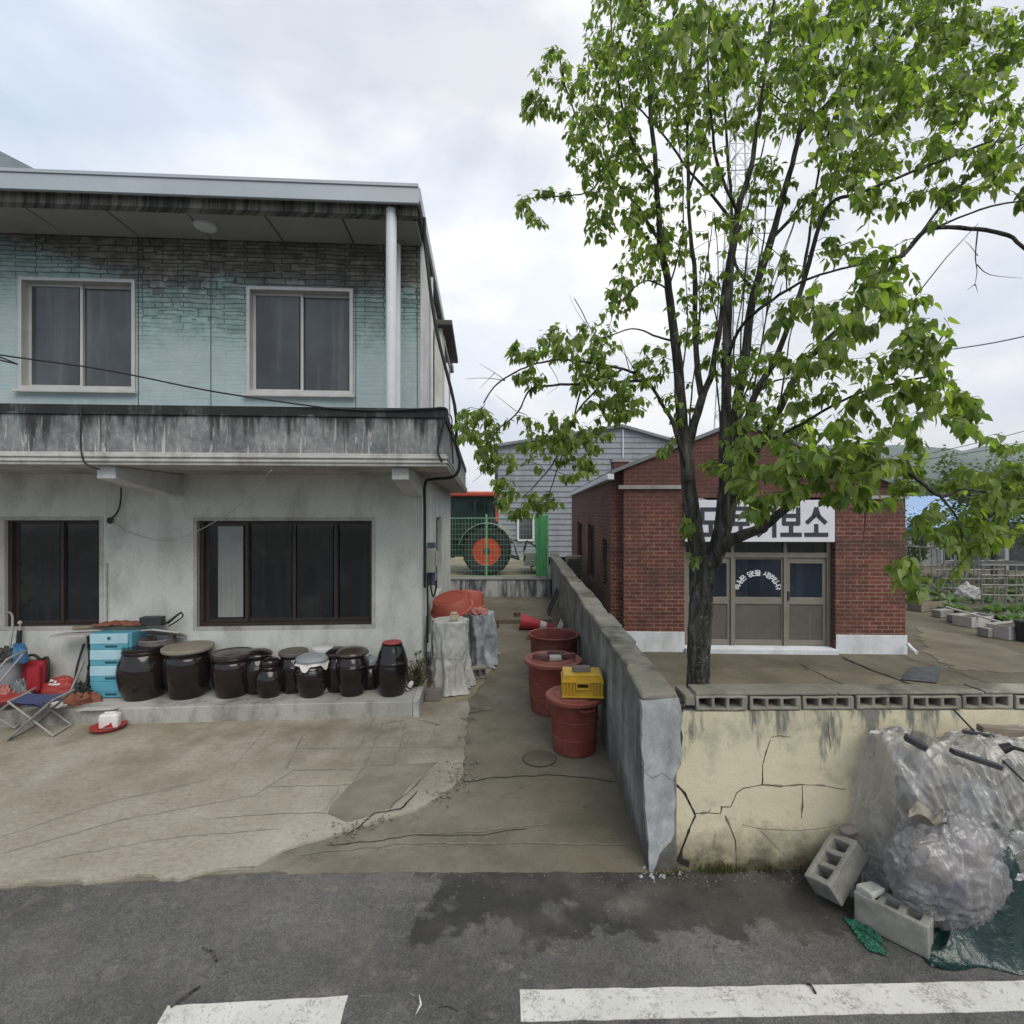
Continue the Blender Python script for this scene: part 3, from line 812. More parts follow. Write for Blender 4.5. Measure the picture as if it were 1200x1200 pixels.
# hill beyond the fields
def hill_h(u):
    return 62 + 22 * noise.noise(Vector((u * 5.2, 1.3, 0))) + 6 * noise.noise(Vector((u * 15, 4.3, 0)))
m = MB()
def hf(u, v):
    x = -500 + 1100 * u
    prof = math.sin(min(1, v * 1.6) * math.pi / 2) if v < .62 else math.cos((v - .62) / .38 * math.pi / 2)
    k = hill_h(u) * (.16 + .84 * min(1, max(0, (x - 60) / 220)))
    z = k * max(0, prof) * (1 + .08 * noise.noise(Vector((x * .02, v * 9, 2)))) + 2.2 * noise.noise(Vector((x * .06, v * 30, 7))) * (v > .05)
    return (x, 330 + 220 * v, z - 1)
m.grid(hf, 260, 40)
struct(m, 'hill', MT['hill'], smooth=60)

# ---------------------------------------------------------------- two storey house
HT = .06
HA = math.atan(HT)
MH = Matrix.Translation((-1.26, 7.15, 0)) @ Matrix.Rotation(HA, 4, 'Z')
MHI = MH.inverted()
def HL(px, py, yl=0.0):
    o = MHI @ Vector((0, 0, CAM_H)); d = MHI.to_3x3() @ Vector(((px - 600) / 600, 1, -(py - 600) / 600))
    s = (yl - o.y) / d.y
    q = o + d * s
    return q.x, q.z
def HW(x, y, z): return MH @ Vector((x, y, z))
def HG(px, py, z):
    g = MHI @ G(px, py, z); return g.x, g.y

house = thing('house', 'two storey house with faded stone print upper storey and stained concrete balcony', 'house', M=MH)
def wrect(px0, py0, px1, py1, yl=0.0):
    x0, z0 = HL(px0, (py0 + py1) / 2, yl)[0], HL((px0 + px1) / 2, py1, yl)[1]
    x1, z1 = HL(px1, (py0 + py1) / 2, yl)[0], HL((px0 + px1) / 2, py0, yl)[1]
    return (x0, x1, z0, z1)
wL = wrect(5, 607, 118, 737); wR = wrect(231, 607, 439, 735)
uL = wrect(22, 326, 159, 457); uR = wrect(289, 337, 414, 462)
XL = -9.5; HD = 6.7
ZS, ZB, ZT = 3.11, 3.25, 6.36          # soffit, upper floor, upper soffit
m = MB()
m.holed(XL, 0, -.05, ZB, 0, .2, [wL, wR])
sw = (2.3, 3.6, 1.0, 2.5)
m.holed(.2, HD, -.05, ZB, 0, .2, [sw], Matrix.Rotation(R(90), 4, 'Z'))     # side wall, x -.2..0
m.box(XL, -.2, HD - .2, HD - .002, -.05, ZB)
m.box(XL + .002, XL + .2, .2, HD - .2, -.05, ZB)
m.build('lower_wall', MT['lower'], house)
m = MB()
m.holed(XL, -.02, ZB - .05, ZT + .02, .005, .2, [uL, uR])
m.build('upper_wall', MT['siding'], house)
m = MB()
m.box(-.2, -.022, .203, HD - .01, ZB, ZT + .02)
m.box(XL, -.2, HD - .2, HD - .01, ZB, ZT + .02); m.box(XL + .002, XL + .2, .203, HD - .21, ZB, ZT + .02)
m.box(-.018, .012, -.004, .75, ZB, ZT + .015)
m.build('side_wall', MT['side'], house)
# vertical panel seams
for px in (162, 247, 417, 489):
    m = MB(); x, _ = HL(px, 420, 0); m.box(x - .0045, x + .0045, .0005, .02, ZB, ZT); m.build('panel_seam', MT['darkmetal'], house)

def window(rect, parent, fw, cuts, fmat, gmat, depth, y0=-.02, curtain=None, sill=True, fy=.06):
    x0, x1, z0, z1 = rect
    mf = MB(); mf.frame(x0 + .002, x1 - .002, z0 + .002, z1 - .002, y0, depth + .05, fw)
    f = mf.build('window', fmat, parent, bevel=.004)
    xs = [x0 + fw] + cuts + [x1 - fw]
    for i in range(len(xs) - 1):
        yy = depth - .03 + (.03 if i % 2 else 0)
        ms = MB(); ms.frame(xs[i] - (.02 if i else -.001), xs[i + 1] + (.02 if i < len(xs) - 2 else -.001), z0 + fw + .001, z1 - fw - .001, yy, yy + .026, fw * .85)
        ms.build('sash', fmat, f, bevel=.003)
        mg = MB(); mg.box(xs[i] + fw * .8, xs[i + 1] - fw * .8, yy + .008, yy + .016, z0 + fw * 1.7, z1 - fw * 1.7)
        mg.build('pane', gmat, f)
    if curtain:
        for (a, b, c0, c1) in curtain:
            mc = MB()
            mc.grid(lambda u, v: (a + (b - a) * u, depth - .036 + .004 * math.sin(u * 30), c0 + (c1 - c0) * v), 30, 2)
            mc.build('curtain', MT['curtain'], f, smooth=60)
    if sill:
        m2 = MB(); m2.box(x0 - .03, x1 + .03, y0 - .05, y0 - .002, z0 - .045, z0 - .004)
        m2.build('sill', fmat, f, bevel=.004)
    return f
def cx(px, py, yl=0): return HL(px, py, yl)[0]
window(uL, house, .045, [cx(89, 390)], MT['alu'], MT['glassup'], .12)
window(uR, house, .045, [cx(351, 400)], MT['alu'], MT['glassup'], .12)
window(wL, house, .05, [cx(65, 670)], MT['brownframe'], MT['glass'], .14, .05, sill=False)
a0 = cx(251, 670); a1 = cx(281, 670)
window(wR, house, .055, [cx(285, 670), cx(341, 670), cx(391, 670)], MT['brownframe'], MT['glass'], .14, .05, sill=False,
       curtain=[(a0, a1, HL(260, 725)[1], HL(260, 617)[1])])
m = MB(); m.frame(wR[0] - .05, wR[1] + .012, wR[2] - .03, wR[3] + .012, -.006, .03, .05)
m.frame(wL[0] - .06, wL[1] + .035, wL[2] - .015, wL[3] + .02, -.006, .03, .05)
m.build('window_surround', MT['lipcon'], house)
# no rooms behind: their darkness is painted into the opaque panes
m = MB(); m.frame(sw[0] + .003, sw[1] - .003, sw[2] + .003, sw[3] - .003, .09, .18, .05, Matrix.Rotation(R(90), 4, 'Z'))
f = m.build('window', MT['brownframe'], house)
m = MB(); m.box(sw[0] + .05, sw[1] - .05, .12, .135, sw[2] + .05, sw[3] - .05, Matrix.Rotation(R(90), 4, 'Z')); m.build('pane', MT['glassup'], f)

# plinth
m = MB(); m.slab([(XL, -.74), (-.03, -.70), (-.03, -.003), (XL, -.003)], -.1, .215)
pl = m.build('plinth', MT['plinth'], house, bevel=.012, jitter=.006)
m = MB(); m.box(-.03 + .002, .05, -.72, .3, -.05, .235); m.build('plinth_end', MT['lipcon'], house, bevel=.01)
# fascia/roof
YF = -.93
zt, zb = 6.565, 6.345
m = MB(); m.slab([(XL, YF + .03), (.045, YF + .03), (.045, HD + .1), (XL, HD + .1)], zb + .03, zt - .01)
rf = m.build('roof', MT['slabcon'], house)
m = MB()
m.box(XL, .07, YF - .02, YF + .025, zb, zt)
m.box(.05, .085, YF + .03, HD + .15, zb + .05, zt - .003)
m.box(XL, .07, YF - .035, YF - .022, zt - .03, zt + .012)
m.build('fascia', MT['fascia'], rf, bevel=.004)
m = MB(); m.box(XL, .03, YF + .10, YF + .22, ZT - .10, zb + .028); m.build('slab_edge', MT['slabcon'], rf)
m = MB()
x = .02; i = 0
while x > XL:
    m.box(max(XL, x - .94), x - .012, YF + .225, .0, ZT - .045 + (i % 2) * .002, ZT - .02); x -= .95; i += 1
m.build('soffit', MT['soffit'], rf, bevel=.003)
m = MB(); m.box(XL, .0, YF + .225, .0, ZT - .018, ZT - .008); m.build('soffit_backing', MT['darkmetal'], rf)
lx, lz = HL(236, 263, -.45); m = MB(); m.lathe([(.09, -.02), (.13, .0), (.14, .03)], 20, Matrix.Translation((lx, -.35, ZT - .078))); m.build('soffit_lamp', MT['pvc'], rf, smooth=40)
# curved sheet roof cover behind the fascia
m = MB()
pts = []
for k in range(13):
    a = math.pi * (1 - k / 12); pts.append((-9.5 + 5.05 * math.cos(a), 6.54 + 1.05 * math.sin(a)))
m.prism([(p[0], p[1]) for p in pts] + [(-4.45, 6.5), (-14.55, 6.5)], -.55, 5.5)
m.build('roof_cover', MT['roofmetal'], house, smooth=30)
# balcony
BY = -1.42; BX = .44
m = MB(); m.slab([(XL, BY), (BX, BY), (BX, HD), (.003, HD), (.003, -.003), (XL, -.003)], ZS, ZS + .14)
bal = m.build('balcony', MT['lipcon'], house, bevel=.008)
m = MB()
m.slab([(XL, BY + .03), (BX - .03, BY + .03), (BX - .03, HD - .02), (BX - .15, HD - .02), (BX - .15, BY + .15), (XL, BY + .15)], ZS + .08, 3.66)
m.build('parapet', MT['parapet'], bal, bevel=.006)
m = MB()
m.slab([(XL, BY + .01), (BX - .01, BY + .01), (BX - .01, HD), (BX - .17, HD), (BX - .17, BY + .17), (XL, BY + .17)], 3.662, 3.765)
m.build('coping', MT['parapet'], bal, bevel=.008, jitter=.006)
m = MB()
for z in (ZS + .035, ZS + .085):
    m.slab([(XL, BY - .018), (BX + .018, BY - .018), (BX + .018, HD - .1), (BX + .001, HD - .1), (BX + .001, BY - .001), (XL, BY - .001)], z, z + .028)
m.build('drip_moulding', MT['lipcon'], bal, bevel=.006, jitter=.004)
# white beam brackets
def bracket(px0, px1):
    x0 = HL(px0, 555, -1.25)[0]; x1 = HL(px1, 555, -1.25)[0]
    m = MB()
    Mx = Matrix.Rotation(R(90), 4, 'Z') @ Matrix.Scale(-1, 4, (1, 0, 0))
    prof = [(-1.30, ZS - .002), (-1.30, ZS - .14), (-.22, ZS - .29), (-.0, ZS - .29), (0, ZS - .002)]
    n = len(prof)
    vs = [(x0, y, z) for y, z in prof] + [(x1, y, z) for y, z in prof]
    m.add(vs, [tuple(range(n)), tuple(range(2 * n - 1, n - 1, -1))] + [(i, (i + 1) % n, (i + 1) % n + n, i + n) for i in range(n)])
    m.build('beam_bracket', MT['side'], bal, bevel=.01)
bracket(117, 139); bracket(460, 480)
# down pipes
x, _ = HL(458.5, 350, -.80)
m = MB(); m.tube([(x, -.80, ZB + .02), (x, -.80, ZT - .02)], .065, 20); m.build('downpipe', MT['pvc'], house, smooth=40)
x, _ = HL(468, 350, -.10)
m = MB(); m.tube([(x - .02, -.12, ZB), (x - .02, -.12, ZT - .1)], .04, 14); m.build('downpipe', MT['pvc'], house, smooth=40)
# side bay window with hood
m = MB(); m.box(.013, .15, 1.75, 3.75, 4.15, 5.80); bay = m.build('bay_window', MT['side'], house, bevel=.01)
m = MB(); m.frame(1.85, 3.65, 4.3, 5.7, -.18, -.151, .07, Matrix.Rotation(R(90), 4, 'Z')); m.build('frame', MT['alu'], bay)
m = MB(); m.box(1.93, 3.57, -.165, -.152, 4.38, 5.62, Matrix.Rotation(R(90), 4, 'Z')); m.build('pane', MT['glassup'], bay)
m = MB(); m.box(.0135, .33, 1.62, 3.9, 5.81, 5.90); m.build('hood', basic('brown_hood', (.085, .07, .062), .3, 3, .6, .1), bay, bevel=.01)
m = MB(); m.tube([(.05, .85, ZB), (.05, .85, ZT - .1)], .03, 10); m.build('side_pipe', MT['side'], house, smooth=40)
# wiring on the house
def hc(pts, r, name='cable', mat='cable', k=4):
    m = MB(); m.tube(crom(pts, k), r, 7); return m.build(name, MT[mat], house, smooth=60)
def HP(px, py, yl): x, z = HL(px, py, yl); return (x, yl, z)
hc([HP(380, 478, BY + .0), HP(440, 481, BY), HP(500, 479, BY - .01), HP(524, 480, BY - .01), HP(517, 505, BY - .02), HP(513, 528, BY - .02), HP(518, 541, BY - .02)], .012)
hc([(.095, -.55, 6.40), (.11, -.5, 6.0), (.24, -.5, 5.0), (BX + .04, -.45, 4.0), (BX + .06, -.35, 3.5), (BX + .10, -.3, 3.25), (BX + .02, -.28, 3.08), (BX - .25, -.15, 3.05), (.05, -.03, 3.0), (.045, -.035, 2.6), (.045, -.035, 1.55)], .022)
hc([(BX - .10, -.95, 3.772), (BX + .02, -.9, 3.775), (BX + .03, -.9, 3.5), (BX + .04, -.8, 3.2)], .009)
hc([(BX - .10, -.2, 3.772), (BX + .02, -.18, 3.76), (BX + .06, -.1, 3.5), (BX + .09, -.25, 3.22)], .010)
hc([HP(95, 476, BY - .01), HP(95, 500, BY - .03), HP(95, 525, BY - .03), HP(100, 543, BY - .03), HP(117, 550, BY + .05)], .009)
hc([HP(142, 571, -.06), HP(141, 590, -.05), HP(137, 601, -.05), HP(130, 608, -.02)], .010)
hc([HP(130, 609, -.02), HP(148, 622, -.1), HP(180, 632, -.2), HP(205, 632, -.3), HP(240, 618, -.5), HP(275, 596, -.8), HP(300, 573, -1.1), HP(318, 551, BY - .02)], .0055, 'cord', 'greycable')
m = MB(); m.lathe([(.04, 0), (.045, .02), (.02, .04)], 12, Matrix.Translation(HP(130, 610, -.001)) @ Matrix.Rotation(R(90), 4, 'X')); m.build('junction_box', MT['blackplastic'], house, smooth=40)
x, z = HL(126, 690); m = MB(); m.tube([(x, -.02, z - .55), (x, -.02, z + .35)], .012, 8); m.build('conduit', MT['lipcon'], house, smooth=40)
# electricity meter on the side wall
m = MB(); m.box(.012, .16, .22, .50, 1.72, 2.06); mb_ = m.build('meter_box', basic('meter_grey', (.36, .355, .32), .15, 5, .5, .05), house, bevel=.02)
m = MB(); m.box(.165, .18, .25, .47, 1.80, 2.02); m.build('cover', basic('meter_cover', (.42, .42, .39), .15, 5, .4, .05), mb_, bevel=.006)
m = MB(); m.box(.02, .14, .51, .60, 1.50, 2.14); m.build('side_cover', basic('blue_grey_plate', (.10, .12, .17), .2, 5, .5, .05), mb_, bevel=.004)
m = MB(); m.tube(crom([(.09, .36, 1.72), (.09, .36, 1.5), (.12, .40, 1.35), (.16, .36, 1.45), (.17, .3, 1.6)], 4), .012, 7); m.tube([(.05, .30, 1.70), (.05, .30, .7)], .014, 7); m.tube([(.04, .25, 1.1), (.04, .25, .45)], .008, 6); m.build('conduit', MT['cable'], mb_, smooth=60)
# hoop of utility box near the ground
m = MB(); m.box(.012, .10, .35, .52, .55, .78); m.build('valve_box', MT['pvc'], house, bevel=.01)

# overhead wire from the street to the balcony
pts = [(-13, 4.2, 6.4), P(-60, 405, 5.5), P(0, 416, 5.58), P(120, 433, 5.6), P(240, 457, 5.62), P(330, 471, 5.63), HW(*HP(383, 478, BY))]
m = MB(); m.tube(crom(pts, 5), .009, 6)
solo(m, 'overhead_cable', MT['cable'], 'thin black cable sagging in front of the upper windows of the house', 'cable', HW(*HP(383, 478, BY)), smooth=60)
# ---------------------------------------------------------------- boundary walls
ml = .017
def mx_(y): return .985 + ml * (y - 3.7)
bw = thing('boundary_wall', 'long rough grey wall with stone coping running back along the passage', 'wall', (.985, 3.7, 0))
m = MB()
m.slab([(mx_(3.7), 3.7), (mx_(3.7) + .21, 3.705), (mx_(16) + .2, 16), (mx_(16), 16)], -.1, 1.235)
o = m.build('wall', MT['bgrey'], bw, world=True, bevel=.012)
# coping of separate weathered stones
y = 3.69; i = 0
while y < 16:
    L = .62 + .25 * rnd.random(); y2 = min(16.02, y + L)
    m = MB(); dx = rnd.uniform(-.012, .012); w = .265
    x0, x1 = mx_(y) - .03 + dx, mx_(y2) - .03 + dx
    m.slab([(x0, y), (x0 + w, y), (x1 + w, y2 - .008), (x1, y2 - .008)], 1.237 + rnd.uniform(0, .006), 1.300 + rnd.uniform(-.010, .016))
    m.build('coping_stone', MT['cap'], bw, world=True, bevel=.02, seg=3, jitter=.022)
    y = y2; i += 1
m = MB()
q = [(752, 822), (796, 818), (799, 845), (797, 862), (800, 880), (796, 900), (788, 914), (791, 935), (790, 975), (785, 985), (774, 1000), (766, 1022), (762, 1022), (757, 950), (753, 880)]
Ye = 3.692
m.prism([(P(a, b, Ye).x, max(.0, P(a, b, Ye).z)) for a, b in q], Ye - .004, 3.75)
m.build('cement_patch', MT['endpatch'], bw, world=True, jitter=.013, sub=5, smooth=60)
m = MB()
for pl, w in (([(750, 896), (757, 906), (764, 911), (776, 905), (786, 913)], .004), ([(768, 985), (772, 1000), (769, 1012)], .006), ([(762, 868), (764, 862)], .003)):
    pts = densify([(P(a, b, 3.684).x, P(a, b, 3.684).z) for a, b in pl], .02, .005); n = len(pts)
    m.add([(x, 3.672, z + w * (.3 + abs(noise.noise(Vector((x * 40, z * 40, 1)))))) for x, z in pts] + [(x, 3.672, z - w * .5) for x, z in pts], [(i, i + 1, n + i + 1, n + i) for i in range(n - 1)])
m.build('crack', MT['crack'], bw, world=True, recalc=False)
# fallen broken plaster and fissures at the foot
fw = thing('front_wall', 'low cracked cream wall topped with hollow cement blocks beside the road', 'wall', (1.2, 3.74, 0))
wt = .012
def FY(x): return 3.735 + wt * (x - 1.2)
m = MB(); m.slab([(1.19, FY(1.19)), (12, FY(12)), (12, FY(12) + .2), (1.19, FY(1.19) + .2)], -.1, 1.155)
m.build('wall', MT['bgrey'], fw, world=True)
# cream render with the ragged crack as its left edge
edgepx = [(799, 829), (794.5, 845), (799, 860), (796.5, 895), (787, 913.5)]
low = [(791, 930), (791, 958), (788, 975), (778, 988), (775, 1000), (776, 1012)]
poly = [P(a, b, 3.73) for a, b in edgepx + low]
poly = [(p.x, max(-.02, p.z)) for p in poly] + [(P(800, 1014, 3.73).x, .0), (12, -.0), (12, 1.150), (1.25, 1.150)]
m = MB()
n = len(poly)
vs = [(x, FY(x) - .022, z) for x, z in poly] + [(x, FY(x) + .01, z) for x, z in poly]
m.add(vs, [tuple(range(n)), tuple(range(2 * n - 1, n - 1, -1))] + [(i, (i + 1) % n, (i + 1) % n + n, i + n) for i in range(n)])
m.build('render_coat', MT['yellow'], fw, world=True)
# cracks drawn as flat dark strips that paint the shade of narrow gaps
def wcrack(m, pl, w0, w1, off=.0245, sd=0.0, rag=0.0):
    pts = [P(720 + a / 4, 760 + b / 4, 3.71) for a, b in pl]
    pts = densify([(p.x, p.z) for p in pts], .03, .006)
    nn = len(pts); L = []; Q = []
    for i, p in enumerate(pts):
        a = Vector(pts[max(0, i - 1)]); b = Vector(pts[min(nn - 1, i + 1)]); d = (b - a).normalized()
        w = (w0 + (w1 - w0) * i / (nn - 1)) * (.45 + 1.3 * abs(noise.noise(Vector((p[0] * 31, p[1] * 31, sd))))) + rag * max(0, noise.noise(Vector((p[0] * 19, p[1] * 19, sd + 4)))) * (0 if i in (0, nn - 1) else 1)
        L.append((p[0] - d.y * w, FY(p[0]) - off, max(.005, p[1] + d.x * w))); Q.append((p[0] + d.y * w, FY(p[0]) - off, max(.005, p[1] - d.x * w)))
    m.add(L + Q, [(i, i + 1, nn + i + 1, nn + i) for i in range(nn - 1)])
m = MB()
wcrack(m, [(322, 262), (300, 340), (316, 400), (307, 540), (268, 615), (332, 680), (380, 785)], .011, .008)
wcrack(m, [(380, 785), (340, 880), (300, 985)], .007, .014)
wcrack(m, [(378, 776), (440, 770), (500, 777), (505, 745), (545, 745), (575, 680), (610, 655), (700, 640), (780, 650), (880, 640), (980, 645), (1090, 665)], .0042, .002)
wcrack(m, [(735, 430), (715, 490), (700, 550), (695, 640)], .002, .004)
wcrack(m, [(735, 418), (780, 412), (835, 418)], .003, .002)
wcrack(m, [(520, 785), (550, 850), (570, 900), (574, 1000)], .004, .0025)
wcrack(m, [(885, 645), (886, 720), (882, 800)], .002, .003)
wcrack(m, [(600, 830), (700, 850), (850, 858), (950, 852), (1060, 830)], .0018, .0012)
wcrack(m, [(690, 860), (760, 930), (810, 980)], .0018, .0012)
wcrack(m, [(440, 770), (452, 752)], .004, .002)
wcrack(m, [(1005, 350), (1020, 470)], .002, .003)
m.build('crack', MT['crack'], fw, world=True, recalc=False)
m = MB()
for pl, w0 in (([(322, 262), (300, 340), (316, 400), (307, 540), (268, 615), (332, 680), (380, 785)], .012), ([(380, 785), (340, 880), (300, 985)], .010), ([(378, 776), (440, 770), (500, 777), (505, 745), (545, 745), (575, 680), (610, 655), (700, 640), (780, 650), (880, 640), (980, 645), (1090, 665)], .0045), ([(735, 430), (715, 490), (700, 550), (695, 640)], .004), ([(520, 785), (550, 850), (570, 900), (574, 1000)], .005), ([(885, 645), (886, 720), (882, 800)], .003)):
    wcrack(m, pl, w0, w0 * .7, .0232, 7.0, .022)
m.build('chipped_edge', basic('bare_render', (.31, .27, .19), .35, 14, .95, .4), fw, world=True, recalc=False)
m = MB()
pb = [(300, 985), (318, 930), (320, 985), (352, 995), (350, 1025), (320, 1015), (285, 995)]
pts = [P(720 + a / 4, 760 + b / 4, 3.71) for a, b in pb]
m.prism([(p.x, max(.004, p.z)) for p in pts], 3.709, 3.7115); m.build('broken_hole', MT['crack'], fw, world=True)
# course of hollow blocks
x = 1.335; nb = 0
while x < 10.5:
    L = .373; m = MB(); z0, z1 = 1.158, 1.258 + rnd.uniform(-.004, .006)
    hs = []
    for k in range(3):
        a = x + .026 + k * .110; hs.append((a, a + .086, z0 + .021, z1 - .017))
    y0 = FY(x) - .015 + rnd.uniform(-.008, .008)
    m.holed(x, x + L, z0, z1, y0, y0 + .175, hs)
    m.box(x + .02, x + L - .02, y0 + .12, y0 + .165, z0 + .01, z1 - .01) if False else None
    m.build('hollow_block', MT['block'], fw, world=True, bevel=.006, jitter=.006, sub=2, smooth=50)
    x += L + .012 + rnd.uniform(0, .012); nb += 1
# near-black backing that paints the shade inside the cells
m = MB(); m.box(1.34, 10.6, FY(5) + .10, FY(5) + .16, 1.157, 1.245); m.build('cell_shade_backing', basic('cell_shade_black', (.014, .012, .010), .3, 9, .95, .2), fw, world=True)
# mortar capping over the blocks
x = 1.34
while x < 10.4:
    L = rnd.uniform(.9, 1.7); m = MB()
    y0 = FY(x) - .010
    m.slab([(x, y0), (x + L - .01, y0 + .008), (x + L - .01, y0 + .2), (x, y0 + .19)], 1.262, 1.278 + rnd.uniform(-.004, .010))
    m.build('coping_slab', MT['cap'], fw, world=True, bevel=.008, jitter=.008)
    x += L
# corner slab left of the tree
m = MB(); m.slab([(1.25, 3.70), (1.325, 3.70), (1.325, 3.93), (1.25, 3.93)], 1.20, 1.275); m.build('coping_slab', MT['cap'], fw, world=True, bevel=.01, jitter=.008)

# ---------------------------------------------------------------- retaining wall, wire fence
rw = thing('retaining_wall', 'low dark retaining wall with pale drip streaks below the wire fence', 'wall', (-1, 15.1, 0))
m = MB(); m.box(-6, 1.16, 15.1, 15.31, -.1, .60); m.build('wall', MT['retain'], rw, world=True, bevel=.01)
m = MB(); m.box(-6, 1.16, 15.07, 15.33, .602, .66); m.build('coping', MT['concrete'], rw, world=True, bevel=.01)
fn = thing('wire_fence', 'pale green welded wire fence in front of the tractor', 'fence', (-.75, 15.2, .66))
zf0, zf1 = .70, 2.42
for px in (481, 570, 641):
    X = (px - 600) / 600 * 15.2
    m = MB(); m.tube([(X, 15.2, .6605), (X, 15.2, 2.50)], .026, 10); m.tube([(X, 15.2, 2.501), (X, 15.2, 2.53)], [.034, .022], 10)
    m.build('post', MT['gpost'], fn, world=True, smooth=40)
m = MB()
x0, x1 = -3.2, 1.0
nx = 44
for i in range(nx + 1):
    x = x0 + (x1 - x0) * i / nx; m.tube([(x, 15.2, zf0), (x, 15.2, zf1)], .0030, 4, cap=False)
z = zf0; 
while z < zf1 + .01:
    m.tube([(x0, 15.195, z), (x1, 15.195, z)], .0030, 4, cap=False); z += .155
for z in (zf0, zf1): m.tube([(x0, 15.195, z), (x1, 15.195, z)], .010, 5)
m.build('wire_mesh', MT['mesh'], fn, world=True)
# roll of green net leaning on the end post
nr_ = thing('net_panel', 'solid bright green net bundle hung on the fence beside the grey wall', 'net', P(634, 668, 15.1))
m = MB()
def nf(u, v):
    a = u * 2 * math.pi
    w = .20 - .05 * (1 - v) + .012 * math.sin(v * 14)
    return (.86 + w * math.cos(a) * .95 + .015 * noise.noise(Vector((a * 2, v * 6, 1))), 15.08 + .07 * math.sin(a) + .02 * math.sin(a * 5), .72 + 1.78 * v)
m.grid(nf, 40, 24); m.build('net', MT['gnet'], nr_, world=True, smooth=60)
m = MB(); m.tube([(1.05, 15.1, .66), (1.05, 15.1, 2.72)], .03, 8); m.build('pole', MT['gpost'], nr_, world=True, smooth=40)
m = MB(); m.lathe([(.03, 0), (.09, .04), (.1, .12), (.06, .2), (.02, .23)], 12, Matrix.Translation((1.05, 15.1, 2.722))); m.build('knob', MT['blackplastic'], nr_, world=True, smooth=50)

# ---------------------------------------------------------------- grey warehouse
wh = thing('warehouse', 'grey metal clad warehouse with low gable roof behind the tractor', 'warehouse', P(728, 640, 24))
YW = 24.0
xl, zl = P(581, 524, YW).x, P(581, 524, YW).z
xa, za = P(728, 501, YW).x, P(728, 501, YW).z
sl = (P(728, 501, YW).z - P(795, 520, YW).z) / (P(795, 520, YW).x - xa)
xr = xa + 5.7; zr = za - sl * 5.7
prof = [(xl, .5), (xr, .5), (xr, zr), (xa, za), (xl, zl)]
m = MB(); m.prism(prof, YW, YW + 22); m.build('body', MT['corrug'], wh, world=True)
def xrange(z):
    a = xl if z <= zl else xl + (xa - xl) * (z - zl) / (za - zl)
    b = xr if z <= zr else xr + (xa - xr) * (z - zr) / (za - zr)
    return a, b
m = MB(); z = .5
while z < za - .03:
    z2 = min(z + .255, za - .02)
    cuts = sorted(set([z, z2] + [q for q in (zl, zr) if z < q < z2]))
    for c0, c1 in zip(cuts, cuts[1:]):
        a0, b0 = xrange(c0); a1, b1 = xrange(c1)
        y0 = YW - .045 + .035 * (c0 - z) / .255; y1 = YW - .045 + .035 * (c1 - z) / .255
        m.add([(a0, y0, c0), (b0, y0, c0), (b1, y1, c1), (a1, y1, c1)], [(0, 1, 2, 3)])
        if c0 == z: m.add([(a0, YW - .002, z), (b0, YW - .002, z), (b0, y0, z), (a0, y0, z)], [(0, 1, 2, 3)])
    z = z2
m.build('lap_siding', MT['corrug'], wh, world=True, recalc=False)
m = MB()
y = YW
while y < YW + 21.9:
    m.box(xl - .04, xl - .003, y, y + .06, .5, zl); y += 1.1
m.build('side_rib', MT['darkmetal'], wh, world=True)
m = MB()
for (a, b) in (((xl - .35, zl - .06), (xa, za)), ((xa, za), (xr + .3, zr - .08))):
    d = .13
    m.prism([(a[0], a[1] + .0), (b[0], b[1] + .0), (b[0], b[1] + d), (a[0], a[1] + d)], YW - .22, YW + 22.2)
m.build('roof', MT['slate'], wh, world=True)
m = MB(); m.box(xl - .05, xl + .10, YW - .06, YW + .1, .5, zl); m.build('corner_trim', MT['darkmetal'], wh, world=True)
m = MB(); m.tube([P(730, 503, YW - .08), P(730, 538, YW - .08)], .03, 6); m.build('conduit', MT['pvc'], wh, world=True)
a, b = P(606, 634, YW), P(626, 605, YW)
m = MB(); m.frame(a.x, b.x, a.z, b.z, YW - .12, YW - .05, .09); w = m.build('window', MT['pvc'], wh, world=True)
m = MB(); m.box(a.x + .09, b.x - .09, YW - .09, YW - .07, a.z + .09, b.z - .09); m.build('pane', MT['glassup'], w, world=True)

# ---------------------------------------------------------------- brick shop
BT = -.04
BA = math.atan(BT)
MBk = Matrix.Translation(tuple(P(731, 600, 9.2).to_2d()) + (.1,)) @ Matrix.Rotation(BA, 4, 'Z')
MBI = MBk.inverted()
def BL(px, py, yl=0.0):
    o = MBI @ Vector((0, 0, CAM_H)); d = MBI.to_3x3() @ Vector(((px - 600) / 600, 1, -(py - 600) / 600))
    q = o + d * ((yl - o.y) / d.y)
    return q.x, q.z
shop = thing('brick_shop', 'single storey red brick shop with gabled roof, white sign and metal doors', 'shop', M=MBk)
X1 = BL(1061, 660)[0]
dx0, dx1 = BL(802, 660)[0], BL(979, 660)[0]
zc = BL(765, 571)[1]          # concrete band
xap, zap = BL(866, 496)
sL = (zap - BL(738, 547)[1]) / (xap - BL(738, 547)[0])
zL = zap - sL * xap; zR = zap - sL * 1.04 * (X1 - xap)
SD = 9.6
m = MB()
ztop = BL(890, 583)[1]
m.holed(0, X1, .0, zc, 0, .22, [(dx0, dx1, -1, ztop)])
m.prism([(0, zc + .001), (X1, zc + .001), (X1, zR), (xap, zap), (0, zL)], 0, .22)
m.holed(.22, SD, 0, zL - .02, 0, .2, [(.72, 1.32, 1.0, 1.95), (2.7, 4.1, .85, 2.2), (5.7, 7.2, .85, 2.2)], Matrix.Rotation(R(90), 4, 'Z'))
m.box(X1 - .2, X1 - .002, .22, SD, 0, zR - .02); m.box(0, X1, SD + .001, SD + .2, 0, zR - .02)
